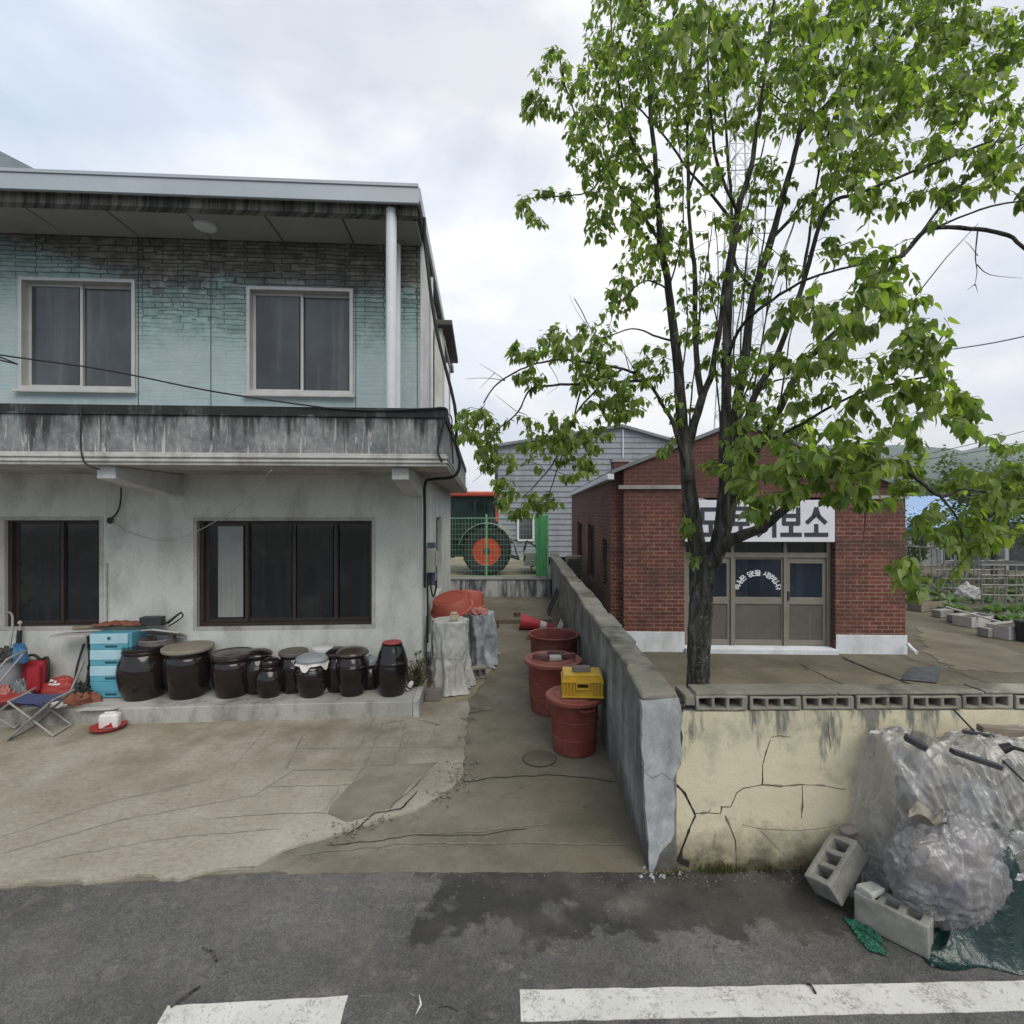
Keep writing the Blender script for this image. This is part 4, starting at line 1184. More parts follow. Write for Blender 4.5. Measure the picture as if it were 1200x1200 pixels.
m.build('wall', MT['brick'], shop)
for (a, b, c, d) in [(.72, 1.32, 1.0, 1.95), (2.7, 4.1, .85, 2.2), (5.7, 7.2, .85, 2.2)]:
    Mz = Matrix.Rotation(R(90), 4, 'Z')
    m = MB(); m.frame(a + .002, b - .002, c + .002, d - .002, .06, .14, .045, Mz); w = m.build('window', MT['brownframe'], shop)
    m = MB(); m.box(a + .045, b - .045, .09, .10, c + .045, d - .045, Mz); m.build('pane', MT['glassup'], w)
    m = MB(); m.box(a - .04, b + .04, -.05, .05, c - .07, c - .002, Mz); m.build('sill', MT['concrete'], w)
# chimney pier at the corner
m = MB(); xq = BL(717, 540)[0]
m.box(-.15, .13, .223, .52, zL - .55, BL(726, 540)[1]); ch = m.build('corner_pier', MT['brick'], shop)
m = MB(); m.box(-.17, .15, .205, .54, BL(726, 540)[1] + .001, BL(726, 537)[1] + .03); m.build('pier_cap', MT['concrete'], ch)
# gable roof, sheet metal with a little overhang
m = MB(); th = .07
for (a, b) in (((-.22, zL - sL * .22), (xap, zap)), ((xap, zap), (X1 + .25, zR - sL * 1.04 * .25))):
    m.prism([(a[0], a[1] + .004), (b[0], b[1] + .004), (b[0], b[1] + th), (a[0], a[1] + th)], -.06, SD + .3)
m.build('roof', MT['slate'], shop)
m = MB(); m.box(-.10, dx0 - .04, -.05, -.002, zc - .035, zc + .035); m.build('concrete_band', MT['concrete'], shop, bevel=.006)
m = MB(); m.box(dx1 + .03, X1 + .05, -.03, -.002, zR - .16, zR - .10); m.build('concrete_band', MT['concrete'], shop, bevel=.006)
m = MB(); m.box(-.30, -.18, -.05, SD + .2, zL - sL * .22 - .10, zL - sL * .22 + .003); m.build('gutter', MT['pvc'], shop, bevel=.01)
zw = BL(760, 740)[1]; zw2 = BL(1020, 744)[1]
m = MB(); m.box(-.02, dx0 - .002, -.022, .0, -.05, zw); m.box(dx1 + .002, X1 + .02, -.022, .0, -.05, zw2); m.box(-.022, -.0015, .001, SD, -.05, zw); m.box(X1 - .001, X1 + .022, .001, SD, -.05, zw2)
m.build('white_base', MT['white'], shop, bevel=.004)
# doorway
rec = .16
zs = BL(890, 759)[1]
m = MB(); m.box(dx0 + .002, dx1 - .002, -.10, .3, -.05, zs - .004); m.build('door_step', MT['white'], shop, bevel=.008)
ztr = BL(890, 651)[1]; zhd = BL(890, 641)[1]
m = MB()
m.box(dx0 + .002, dx1 - .002, rec - .02, rec + .1, ztr - .05, ztr + .04)      # transom bar
m.box(dx0 + .002, dx1 - .002, rec - .02, rec + .1, zhd + .14, zhd + .19)
m.box(dx0 + .002, dx0 + .07, rec - .0195, rec + .098, zs, zhd + .139); m.box(dx1 - .07, dx1 - .002, rec - .0195, rec + .098, zs, zhd + .139)
xm = [BL(862, 660)[0], BL(925, 660)[0]]
for x in xm: m.box(x - .03, x + .03, rec - .022, rec + .09, zs, zhd + .1395)
dfr = m.build('door_frame', MT['beige'], shop, bevel=.004)
xs = [dx0 + .07, xm[0] - .03, xm[0] + .03, xm[1] - .03, xm[1] + .03, dx1 - .07]
zl0, zl1 = BL(890, 710)[1], BL(890, 703)[1]
panes = []
for i in range(3):
    a, b = xs[2 * i] + .004, xs[2 * i + 1] - .004
    fwid = .06 if i != 1 else .03
    m = MB(); m.holed(a, b, zs + .005, ztr - .055, rec + .01, rec + .05, [(a + fwid, b - fwid, zl1 + .02, ztr - .055 - (.10 if i != 1 else .03)), (a + fwid * .8, b - fwid * .8, zs + .10, zl0)])
    d = m.build('door', MT['beige'], shop, bevel=.004)
    m = MB(); m.box(a + fwid * .7, b - fwid * .7, rec + .025, rec + .04, zs + .08, zl0 + .02); m.build('lower_panel', MT['panel'], d)
    m = MB(); m.box(a + fwid - .01, b - fwid + .01, rec + .025, rec + .035, zl1, ztr - .07); m.build('pane', MT['glassblue'], d)
    m = MB(); m.box(xs[2 * i], xs[2 * i + 1], rec + .02, rec + .03, ztr + .04, zhd + .14); m.build('transom_pane', MT['glass'], d)
    if i == 2: 
        m = MB(); m.box(a + .012, a + .04, rec - .02, rec + .008, (zs + ztr) / 2, (zs + ztr) / 2 + .16); m.build('handle', MT['darkmetal'], d)
# white lettering in an arc on the middle pane
def glyphs(text, size, bold=0.0, depth=.002):
    out = []
    for ch in text:
        if ch == ' ': out.append(None); continue
        cu = bpy.data.curves.new('glyph', 'FONT'); cu.body = ch; cu.size = size; cu.extrude = depth; cu.offset = bold; cu.align_x = 'CENTER'
        ob = bpy.data.objects.new('glyph', cu); COL.objects.link(ob)
        bpy.context.view_layer.update()
        me = bpy.data.meshes.new_from_object(ob.evaluated_get(bpy.context.evaluated_depsgraph_get()))
        out.append(([v.co.copy() for v in me.vertices], [tuple(p.vertices) for p in me.polygons]))
        bpy.data.objects.remove(ob); bpy.data.meshes.remove(me); bpy.data.curves.remove(cu)
    return out
pa, pb_ = xs[2] + .03, xs[3] - .03
cxx = (pa + pb_) / 2; rad = (pb_ - pa) * .46; zc0 = BL(890, 694)[1]
txt = '하나님은 당신을 사랑하십니다'
gs = glyphs(txt, .115, .003)
m = MB(); n = len(txt)
stand = Matrix.Rotation(R(90), 4, 'X')
for i, g in enumerate(gs):
    if g is None: continue
    an = R(168 - 156 * i / (n - 1))
    pos = Vector((cxx + rad * math.cos(an), rec + .019, zc0 + rad * .86 * math.sin(an)))
    M = Matrix.Translation(pos) @ Matrix.Rotation(-(math.pi / 2 - an) * -1 if False else -(an - math.pi / 2), 4, 'Y') @ stand @ Matrix.Translation((0, -.045, 0))
    m.add(g[0], g[1], M)
m.build('lettering', MT['lettering'], shop, recalc=False)
# sign board
sx0, sx1 = BL(803, 615, -.08)[0], BL(978.5, 615, -.08)[0]
sz0, sz1 = BL(890, 635, -.08)[1], BL(890, 586, -.08)[1]
m = MB(); m.box(sx0, sx1, -.08, -.003, sz0, sz1); sg = m.build('sign', MT['signwhite'], shop, bevel=.006)
def strokes(m, ch, x0, x1, z0, z1, w, y0):
    S = {'기': [[(.02, .92), (.55, .92), (.5, .5), (.28, .2), (.02, .04)], [(.88, 1), (.88, 0)]],
         '보': [[(.12, 1), (.12, .46)], [(.88, 1), (.88, .46)], [(.12, .74), (.88, .74)], [(.12, .46), (.88, .46)], [(.5, .44), (.5, .1)], [(0, .06), (1, .06)]],
         '소': [[(.5, 1), (.38, .72), (.08, .5)], [(.5, 1), (.62, .72), (.92, .5)], [(.5, .4), (.5, .1)], [(0, .06), (1, .06)]],
         '모': [[(.12, 1), (.12, .5)], [(.88, 1), (.88, .5)], [(.12, .97), (.88, .97)], [(.12, .5), (.88, .5)], [(.5, .46), (.5, .1)], [(0, .06), (1, .06)]],
         '토': [[(.12, 1), (.88, 1)], [(.12, .72), (.88, .72)], [(.12, .45), (.88, .45)], [(.12, 1), (.12, .45)], [(.5, .43), (.5, .1)], [(0, .06), (1, .06)]]}[ch]
    for k, pl in enumerate(S):
        for a, b in zip(pl, pl[1:]):
            A = Vector((x0 + (x1 - x0) * a[0], 0, z0 + (z1 - z0) * a[1])); B = Vector((x0 + (x1 - x0) * b[0], 0, z0 + (z1 - z0) * b[1]))
            d = (B - A).normalized(); nn_ = Vector((-d.z, 0, d.x)) * w / 2; e = d * w * .3
            q = [A - e + nn_, B + e + nn_, B + e - nn_, A - e - nn_]
            m.prism([(v.x, v.z) for v in q], y0 - .004 - .0004 * k, y0 - .0005)
m = MB()
zb0, zb1 = BL(900, 628.5, -.08)[1], BL(900, 596, -.08)[1]
for ch, p0, p1 in [('소', 944, 969), ('보', 916, 938), ('기', 888, 910), ('토', 856, 880), ('모', 820, 846)]:
    strokes(m, ch, BL(p0, 610, -.08)[0], BL(p1, 610, -.08)[0], zb0, zb1, .075, -.08)
m.build('lettering', MT['signink'], sg, recalc=True)
# ---- outdoor unit on the side
ac = thing('outdoor_unit', 'small grey air conditioner unit beside the shop near the wall coping', 'air conditioner', P(672, 673, 13.6))
m = MB(); p = P(672, 673, 13.6); m.box(p.x - .2, p.x + .2, 13.45, 13.75, p.z, p.z + .5); m.build('case', MT['beige'], ac, world=True, bevel=.02)
m = MB(); 
for k in range(7): m.box(p.x - .17, p.x + .17, 13.43, 13.449, p.z + .06 + k * .055, p.z + .08 + k * .055)
m.build('grille', MT['darkmetal'], ac, world=True)
m = MB(); m.box(p.x - .18, p.x - .13, 13.5, 13.7, .1, p.z - .001); m.box(p.x + .13, p.x + .18, 13.5, 13.7, .1, p.z - .001); m.build('stand', MT['darkmetal'], ac, world=True)
# ---------------------------------------------------------------- jars on the plinth
ZP = .216
def smooth_prof(p, k=4): return [(max(.001, r), z) for r, z in crom(p, k)]
ONGGI = [(.60, 0), (.64, .02), (.82, .22), (.98, .48), (1.0, .60), (.93, .76), (.78, .88), (.70, .915), (.72, .94), (.79, .965), (.80, .985), (.74, 1.0)]
TALL = [(.66, 0), (.70, .02), (.84, .24), (.97, .50), (1.0, .62), (.96, .76), (.85, .87), (.80, .91), (.84, .94), (.88, .97), (.84, 1.0)]
WIDE = [(.68, 0), (.72, .03), (.86, .25), (.96, .50), (1.0, .70), (.97, .82), (.92, .88), (.95, .92), (1.0, .95), (1.0, .985), (.94, 1.0)]
BARREL = [(.70, 0), (.75, .03), (.93, .33), (1.0, .62), (.98, .82), (.94, .96), (.93, 1.0)]
SMALL = [(.62, 0), (.66, .03), (.88, .25), (1.0, .48), (.97, .62), (.80, .78), (.60, .86), (.56, .90), (.62, .95), (.62, 1.0)]
def wallY(x): return 7.15 + HT * (x + 1.26)
def jar(px, base, wpx, top, prof, label, lid=None, back=0.0, hscale=1.0, glaze='glaze', rim=True):
    g = G(px, base, ZP)
    r = wpx / 2 / 600 * (g.y + .22)
    yc = g.y + r * .66 + back
    X = (px - 600) / 600 * yc
    yc = min(yc, wallY(X) - r - .015); X = (px - 600) / 600 * yc
    h = CAM_H - (top - 600) / 600 * (yc - r * .2) - ZP
    t = thing('earthenware_jar', label, 'jar', (X, yc, ZP), rnd.uniform(0, 6), 'earthenware jars on the house plinth')
    lidh = {'flat': .05, 'dish': .07, 'bowl': .26, 'cap': .10, None: 0}[lid[0] if lid else None]
    hb = h - lidh
    m = MB(); pr = smooth_prof([(a * r, b * hb) for a, b in prof])
    m.lathe(pr, 36)
    if prof is ONGGI or prof is TALL:
        # raised finger bands on the shoulder
        for zz in (.70, .735):
            i = min(range(len(pr)), key=lambda k: abs(pr[k][1] - zz * hb)); rr = pr[i][0]
            m.tube([(rr * math.cos(a) * 1.0, rr * math.sin(a), zz * hb) for a in [k * 6.2832 / 30 for k in range(31)]], .007, 5, cap=False)
    for v in m.v:
        k = 1 + .018 * noise.noise(Vector((v.x * 4 + X * 9, v.y * 4, v.z * 3)))
        v.x *= k; v.y *= k
    b = m.build('body', MT[glaze], t, smooth=50)
    for s in (-1, 1) if prof in (ONGGI, TALL) else ():
        m = MB(); z0 = hb * .70
        rr = r * .98
        m.tube(crom([(s * rr, -.06, z0), (s * (rr + .03), -.04, z0 + .01), (s * (rr + .036), 0, z0 + .012), (s * (rr + .03), .04, z0 + .01), (s * rr, .06, z0)], 3), .012, 6); m.build('handle', MT[glaze], b, smooth=60)
    rt = prof[-1][0] * r
    if lid:
        kind, mat, rl = lid[0], lid[1], lid[2] * r
        m = MB()
        if kind == 'flat':
            m.lathe(smooth_prof([(rl * .9, hb - .012), (rl * .98, hb - .008), (rl, hb + .012), (rl * .99, hb + .034), (rl * .9, hb + .04), (rl * .82, hb + .03), (rl * .5, hb + .038), (.02, hb + .042)], 2), 36)
        elif kind == 'dish':
            m.lathe(smooth_prof([(rl * .92, hb - .02), (rl, hb - .014), (rl * .99, hb + .006), (rl * .88, hb + .03), (rl * .6, hb + .055), (rl * .3, hb + .066), (.02, hb + .07)], 2), 36)
        elif kind == 'bowl':
            m.lathe(smooth_prof([(rl * .98, hb - .01), (rl * 1.02, hb), (rl * 1.02, hb + .012), (rl * .97, hb + .02), (rl * .86, hb + .12), (rl * .66, hb + .225), (rl * .62, hb + .245), (.02, hb + .246)], 3), 36)
        elif kind == 'cap':
            m.lathe(smooth_prof([(rl, hb - .03), (rl * 1.02, hb + .0), (rl * .95, hb + .03), (rl * .6, hb + .06), (rl * .2, hb + .065), (rl * .18, hb + .085), (.02, hb + .09)], 2), 30)
        m.build('lid', MT[mat], t, smooth=45)
        if len(lid) > 3:
            m = MB()
            mm = lid[3]
            if mm == 'redtop':
                m.lathe([(rl * .60, hb + .247), (rl * .62, hb + .255), (rl * .6, hb + .262), (.02, hb + .263)], 28); m.build('lid_top', MT['redplastic'], t, smooth=45)
            elif mm == 'skirt':
                def kf(u, v):
                    a = u * 2 * math.pi; q = rt * (1.0 + .32 * v) + .006 * math.sin(a * 9) * v
                    return (q * math.cos(a), q * math.sin(a), hb + .005 - (.05 + .06 * max(0, math.sin(a * 5))) * v * 1.2)
                m.grid(kf, 72, 5); m.build('cloth_cover', MT['white2'], t, smooth=60)
    return t
jar(168.5, 820, 52, 757, [(.70, 0), (.74, .02), (.9, .22), (1, .48), (.98, .68), (.86, .86), (.80, .92), (.82, .95), (.82, .985), (.76, 1.0)], 'large round bellied dark jar standing next to the blue drawers', ('flat', 'glaze', .80))
jar(220.5, 820, 51, 757, WIDE, 'wide dark jar covered by a broad beige clay lid', ('flat', 'lidclay', 1.06))
jar(272.5, 819, 46, 764, WIDE, 'dark jar with thin light lid rim, just left of the small narrow necked jar', ('flat', 'lidbrown', 1.02))
jar(316.5, 819, 33, 768, SMALL, 'smallest narrow necked dark jar in the front row', ('cap', 'glaze', .62))
jar(366, 819, 40, 766, ONGGI, 'dark jar with grey lid over a white cloth skirt', ('dish', 'lidgrey', .93, 'skirt'))
jar(413, 817, 37, 759, TALL, 'dark jar with shiny brown dish lid, left of the red topped jar', ('dish', 'lidbrown', 1.0))
jar(459.5, 817, 37, 753, BARREL, 'tall dark jar under an upturned bowl with red top at the plinth end', ('bowl', 'glaze', .96, 'redtop'))
jar(302, 806, 34, 761, ONGGI, 'dark jar half hidden behind the smallest jar', ('dish', 'glaze', .9), .10)
jar(344, 806, 33, 762, TALL, 'dark back row jar with flat greyish brown lid, left of the grey lidded jar', ('flat', 'lidgreybrown', .95), .10)
jar(396, 806, 34, 759, ONGGI, 'dark jar in the back row behind the brown dish lidded jar', ('dish', 'glaze', .92), .10)
jar(434, 806, 26, 767, SMALL, 'slim dark jar in the back row left of the red topped jar', ('cap', 'lidgrey', .7), .10)
# white bucket between back jars
g = G(378, 800, ZP); t = thing('white_tub', 'small white plastic tub standing behind the grey lidded jar', 'tub', (P(378, 0, 6.85).x, 6.85, ZP))
m = MB(); m.lathe(smooth_prof([(.09, 0), (.10, .02), (.125, .52), (.13, .54), (.125, .55), (.115, .54), (.09, .06)], 2), 24); m.build('body', MT['white2'], t, smooth=40)
m = MB(); m.lathe([(.132, .551), (.135, .57), (.12, .578), (.01, .58)], 24); m.build('lid', MT['white2'], t, smooth=40)
# small striped bottle on the plinth end
g = G(477, 810, ZP); t = thing('small_bottle', 'small white striped bottle beside the red topped jar', 'bottle', (g.x, g.y, ZP), 0)
m = MB(); Mb = Matrix.Rotation(R(35), 4, 'Y'); m.lathe(smooth_prof([(.03, .0), (.034, .01), (.034, .09), (.02, .12), (.015, .14)], 2), 16, Matrix.Translation((0, 0, .025)) @ Mb); m.build('body', MT['white2'], t, smooth=40)
m = MB(); m.lathe([(.0355, .03), (.0355, .05), (.034, .051)], 16, Matrix.Translation((0, 0, .025)) @ Mb); m.lathe([(.016, .139), (.018, .16), (.01, .165)], 12, Matrix.Translation((0, 0, .025)) @ Mb); m.build('cap', MT['blackplastic'], t, smooth=40)

# weeds: blade tufts
def tuft(m, x, y, z, n, h, spread, lean=.5, w=.008):
    for i in range(n):
        a = rnd.uniform(0, 6.283); r = spread * math.sqrt(rnd.random())
        b = Vector((x + r * math.cos(a), y + r * math.sin(a) * .6, z))
        hh = h * rnd.uniform(.4, 1.1); a2 = rnd.uniform(0, 6.283); L = lean * hh * rnd.random()
        d = Vector((math.cos(a2), math.sin(a2), 0)); s = Vector((-d.y, d.x, 0)) * w * rnd.uniform(.5, 1.3)
        m1 = b + d * L * .35 + Vector((0, 0, hh * .6)); tp = b + d * L + Vector((0, 0, hh * (1 - .3 * rnd.random())))
        m.add([b - s, b + s, m1 + s * .8, m1 - s * .8, tp], [(0, 1, 2, 3), (3, 2, 4)])
m = MB(); g = G(489, 805, ZP)
for i in range(70):
    c = Vector((g.x + rnd.gauss(0, .07), g.y + .05 + rnd.gauss(0, .06), ZP + abs(rnd.gauss(.0, .17))))
    for k in range(5):
        d = Vector((rnd.gauss(0, 1), rnd.gauss(0, 1), rnd.gauss(.1, .8))).normalized(); s = d.cross(Vector((0, 0, 1))).normalized() * .016
        e = c + d * rnd.uniform(.03, .07); mid = (c + e) / 2
        m.add([c, mid + s, e, mid - s], [(0, 1, 2, 3)])
    m.tube([(g.x, g.y + .05, ZP), c], .003, 4)
solo(m, 'dry_weed', MT['grass'], 'clump of brownish withered weed at the corner of the plinth', 'weed', (g.x, g.y + .05, ZP), recalc=False)

# ---------------------------------------------------------------- blue drawers and clutter
g = G(128, 819, ZP)
ch = thing('drawer_chest', 'pale blue plastic chest of four drawers beside the jars', 'drawers', (g.x - .005, g.y + .02, ZP), HA)
W_, D_, Hh = .50, .34, .83
m = MB(); m.box(-W_ / 2, W_ / 2, .02, D_, .0, Hh); m.build('carcass', MT['drawerdeep'], ch, bevel=.01)
dh = (Hh - .03) / 4
for k in range(4):
    z0 = .012 + k * (dh + .004)
    m = MB(); m.box(-W_ / 2 + .008, W_ / 2 - .03, -.012, .0185, z0 + dh * .36, z0 + dh); dr = m.build('drawer', MT['drawerdeep'] if k == 0 else MT['drawer'], ch, bevel=.008)
    m = MB(); m.holed(-W_ / 2 + .01, W_ / 2 - .032, z0, z0 + dh * .35, -.006, .0188, [(-.06, .085, z0 + .02, z0 + dh * .26)]); m.build('grip_rail', MT['drawerdeep'], dr, bevel=.004)
    m = MB(); m.box(-.055, .08, .006, .016, z0 + .022, z0 + dh * .25); m.build('grip', MT['drawerhole'], dr)
m = MB(); m.tube([(.0, -.0135, Hh - .075), (.0, -.013, Hh - .04)], .02, 3); m.build('mark', MT['drawerhole'], ch)
zt_ = ZP + Hh
c0 = Vector((g.x, g.y, 0))
def onthing(name, label, cat, x, y, z, rz=0, group=None): return thing(name, label, cat, HWc(x, y, z), HA + rz, group)
def HWc(x, y, z):
    q = Matrix.Rotation(HA, 4, 'Z') @ Vector((x, y, 0)); X = c0.x + q.x; return (X, min(c0.y + q.y, wallY(X) - .16), z)
t = onthing('plank', 'long crooked weathered plank lying across the top of the blue drawers', 'plank', -.15, .2, zt_ + .002)
m = MB(); m.tube(crom([(-.42, -.02, .035), (-.2, .0, .04), (0, .02, .035), (.2, .0, .045), (.46, .04, .05)], 3), [.028, .034, .03, .026, .03, .033, .03, .026, .028, .03, .027, .025, .02], 7); m.build('plank', MT['wood'], t, smooth=40)
t = onthing('flat_board', 'thin greyish board sticking out left from under the plank', 'board', -.52, .15, zt_ - .045)
m = MB(); m.slab([(-.25, -.1), (.20, -.12), (.22, .14), (-.2, .1)], .0, .018); m.build('board', MT['card'], t, bevel=.003)
t = onthing('cloth_rag', 'crumpled rag bundle lying on the plank above the drawers', 'rag', -.02, .22, zt_ + .07)
m = MB(); m.grid(lambda u, v: (-.3 + .62 * u, -.09 + .18 * v, .035 * math.sin(u * 3.1) * math.sin(v * 3.1) + .05 * abs(noise.noise(Vector((u * 6, v * 5, 2))))), 36, 16); m.build('rag', MT['rust'], t, smooth=60)
t = onthing('pale_board', 'pale tilted board with dark scratches overhanging right of the drawers', 'board', .50, .12, zt_ - .10)
m = MB(); Mq = Matrix.Rotation(R(-24), 4, 'X') @ Matrix.Rotation(R(4), 4, 'Y')
m.slab([(-.22, -.02), (.02, -.16), (.28, -.03), (.26, .22), (-.2, .2)], .08, .10, Mq); m.build('board', MT['card'], t, bevel=.003)
m = MB(); m.bar(Mq @ Vector((.0, -.08, .103)), Mq @ Vector((.05, .08, .103)), .012, .004); m.bar(Mq @ Vector((.02, -.02, .104)), Mq @ Vector((.15, -.09, .104)), .010, .004); m.build('scratch', MT['darkmetal'], t)
t = onthing('dark_box', 'small dark box lying on the pale board above the jars', 'box', .40, .26, zt_ + .06)
m = MB(); m.box(-.14, .13, -.06, .06, 0, .11); m.build('box', MT['darkmetal'], t, bevel=.008)
t = onthing('metal_bracket', 'rusty looped metal bracket beside the small dark box', 'bracket', .62, .24, zt_ + .05)
m = MB(); m.tube(crom([(-.1, 0, .0), (0, 0, .07), (.12, .0, .16), (.16, 0, .12), (.06, .01, .04), (-.02, 0, -.01)], 4), .010, 6); m.tube(crom([(-.05, .03, .02), (.08, .03, .13), (.13, .03, .17)], 4), .012, 6); m.build('loop', MT['darkmetal'], t, smooth=50)
t = thing('leaning_rod', 'thin pale rod leaning against the wall behind the first jar', 'rod', HWc(.78, .38, ZP), HA)
m = MB(); m.tube([(0, 0, .0), (-.20, .10, .72)], .009, 6); m.tube([(-.235, .10, .70), (-.165, .105, .75)], .012, 6); m.build('rod', MT['steel'], t)
t = thing('stacked_basket', 'grey wicker like basket wedged behind the first jar under the pale board', 'basket', HWc(.46, .34, ZP), HA)
m = MB(); m.lathe(smooth_prof([(.15, 0), (.17, .3), (.2, .68), (.21, .70), (.19, .69), (.16, .3)], 2), 24)
for k in range(24):
    a = k * .2618; m.tube([(.155 * math.cos(a), .155 * math.sin(a), .01), (.206 * math.cos(a), .206 * math.sin(a), .69)], .008, 4)
m.build('basket', MT['hollow'], t, smooth=40)
# dark rack with tangled rods left of the drawers
t = thing('tool_rack', 'black wire rack with loops standing left of the blue drawers', 'rack', HWc(-.36, .22, ZP), HA)
m = MB()
for a, b in [((-.05, 0, 0), (-.02, 0, .74)), ((.09, 0, 0), (.10, 0, .74)), ((-.02, 0, .74), (.10, 0, .74)), ((-.04, 0, .52), (.10, 0, .55)), ((-.05, 0, .3), (.09, 0, .45)), ((-.05, 0, .12), (.09, 0, .30)), ((-.03, 0, .45), (.1, 0, .7))]: m.bar(a, b, .026)
m.build('frame', MT['blackplastic'], t, bevel=.004)
m = MB()
for cz in (.16, .34, .62): m.tube([(.02 + .06 * math.cos(k * .5236), -.03, cz + .07 * math.sin(k * .5236)) for k in range(13)], .010, 6)
m.build('loop', MT['blackplastic'], t, smooth=50)
for (x, lean, hh, mt, lb) in [(-.47, .10, .74, 'darkmetal', 'dark crooked stick standing furthest right of the two beside the black rack'), (-.60, -.04, .62, 'blackplastic', 'straight black stick leaning against the wall, left of the crooked one')]:
    t = thing('stick', lb, 'stick', HWc(x, .25, ZP), HA)
    m = MB(); m.tube(crom([(0, 0, 0), (lean * .2, .06, hh * .5), (-lean * .6, .14, hh)], 4), .013, 6); m.build('stick', MT[mt], t, smooth=50)
t = thing('pale_pole', 'pale wooden pole slanting in front of the black rack', 'pole', HWc(-.52, .08, ZP), HA)
m = MB(); m.tube([(-.04, 0, .0), (.08, .10, .45)], .016, 7); m.build('pole', MT['steel'], t)
t = thing('dark_sack', 'dark bundle slumped on the plinth against the blue drawers', 'bundle', HWc(-.36, .02, ZP), HA)
m = MB(); m.grid(lambda u, v: (.10 * math.sin(v * 3.14159) * math.cos(u * 6.2832) * 1.1, .10 * math.sin(v * 3.14159) * math.sin(u * 6.2832), .20 * (1 - v) * (1 + .3 * noise.noise(Vector((math.cos(u * 6.28) * 2, math.sin(u * 6.28) * 2, v * 4))))), 24, 14); m.build('bundle', MT['darkmetal'], t, smooth=60)
# cloth heap, backpack, cap, bin and stools
def lump(name, label, cat, c, rx, ry, rz_, mat, amp=.3, fr=2.2, seed=0, n=40, group=None, parent=None, pname='body'):
    m = MB()
    def f(u, v):
        a = u * 6.28318; b = v * 1.5708
        d = Vector((math.cos(a) * math.cos(b), math.sin(a) * math.cos(b), math.sin(b)))
        k = 1 + amp * noise.noise(d * fr + Vector((seed, seed * 2, 0))) + amp * .5 * noise.noise(d * fr * 3 + Vector((seed, 5, 0)))
        return (d.x * rx * k, d.y * ry * k, d.z * rz_ * k)
    m.grid(f, n, n // 2)
    t = thing(name, label, cat, c, HA, group)
    m.build(pname, MT[mat], t, smooth=60)
    return t
g1 = G(88, 826, ZP); lump('cloth_heap', 'crumpled terracotta cloth heap at the plinth edge left of the drawers', 'cloth', (g1.x, g1.y + .1, ZP - .01), .20, .14, .13, 'rust', .45, 2.6, 3)
g1 = G(80, 812, ZP); lump('paper_scrap', 'pale crumpled paper lying on the terracotta cloth', 'paper', (g1.x, g1.y + .10, ZP + .11), .07, .06, .05, 'card', .4, 3, 4, 24)
g1 = G(118, 831, ZP); t = thing('flat_cardboard', 'flattened pale card lying on the plinth edge under the blue drawers', 'card', (g1.x, g1.y + .03, ZP + .002), HA + .1)
m = MB(); m.slab([(-.26, -.06), (.15, -.09), (.24, .02), (-.2, .05)], 0, .006); m.build('card', MT['card'], t)
# red backpack
g1 = G(42, 805, ZP); bp = thing('red_backpack', 'red nylon backpack with black straps leaning against the lower wall', 'backpack', (P(42, 0, 6.72).x, 6.72, ZP), HA)
m = MB(); m.box(-.17, .13, -.07, .09, 0, .44); o = m.build('body', MT['bagred'], bp, bevel=.05, seg=4, smooth=50, jitter=.012)
m = MB(); m.box(-.02, .14, -.13, -.071, .06, .40); m.build('pocket', MT['bagred'], bp, bevel=.025, seg=3, smooth=50, jitter=.01)
m = MB(); m.tube(crom([(-.12, .0, .43), (-.08, -.02, .50), (.0, -.02, .51), (.06, -.01, .45)], 4), .018, 7); m.tube(crom([(.06, .02, .44), (.14, .0, .47), (.18, -.03, .38), (.18, -.04, .2), (.14, -.02, .05)], 4), .018, 7); m.build('strap', MT['blackplastic'], bp, smooth=60)
# red cap-like pouch with white print
g1 = G(62, 815, ZP); t = lump('red_pouch', 'bright red shiny pouch with white print in front of the backpack', 'pouch', (g1.x, g1.y + .10, ZP + .02), .23, .14, .19, 'redplastic', .16, 1.8, 7)
m = MB()
def patchf(u, v):
    a = R(-130 + 70 * u); b = R(38 + 26 * v); d = Vector((math.cos(a) * math.cos(b), math.sin(a) * math.cos(b), math.sin(b)))
    k = 1.03 + .16 * noise.noise(d * 1.8 + Vector((7, 14, 0))) + .08 * noise.noise(d * 5.4 + Vector((7, 5, 0)))
    return (d.x * .23 * k, d.y * .14 * k, d.z * .19 * k)
def pstrip(u0, u1, v0, v1): m.grid(lambda u, v: patchf(u0 + (u1 - u0) * u, v0 + (v1 - v0) * v), 10, 6)
pstrip(.05, .45, .55, .95); pstrip(.2, .95, .05, .3); pstrip(.55, .7, .4, .9)
m.build('print', MT['white2'], t, smooth=60)
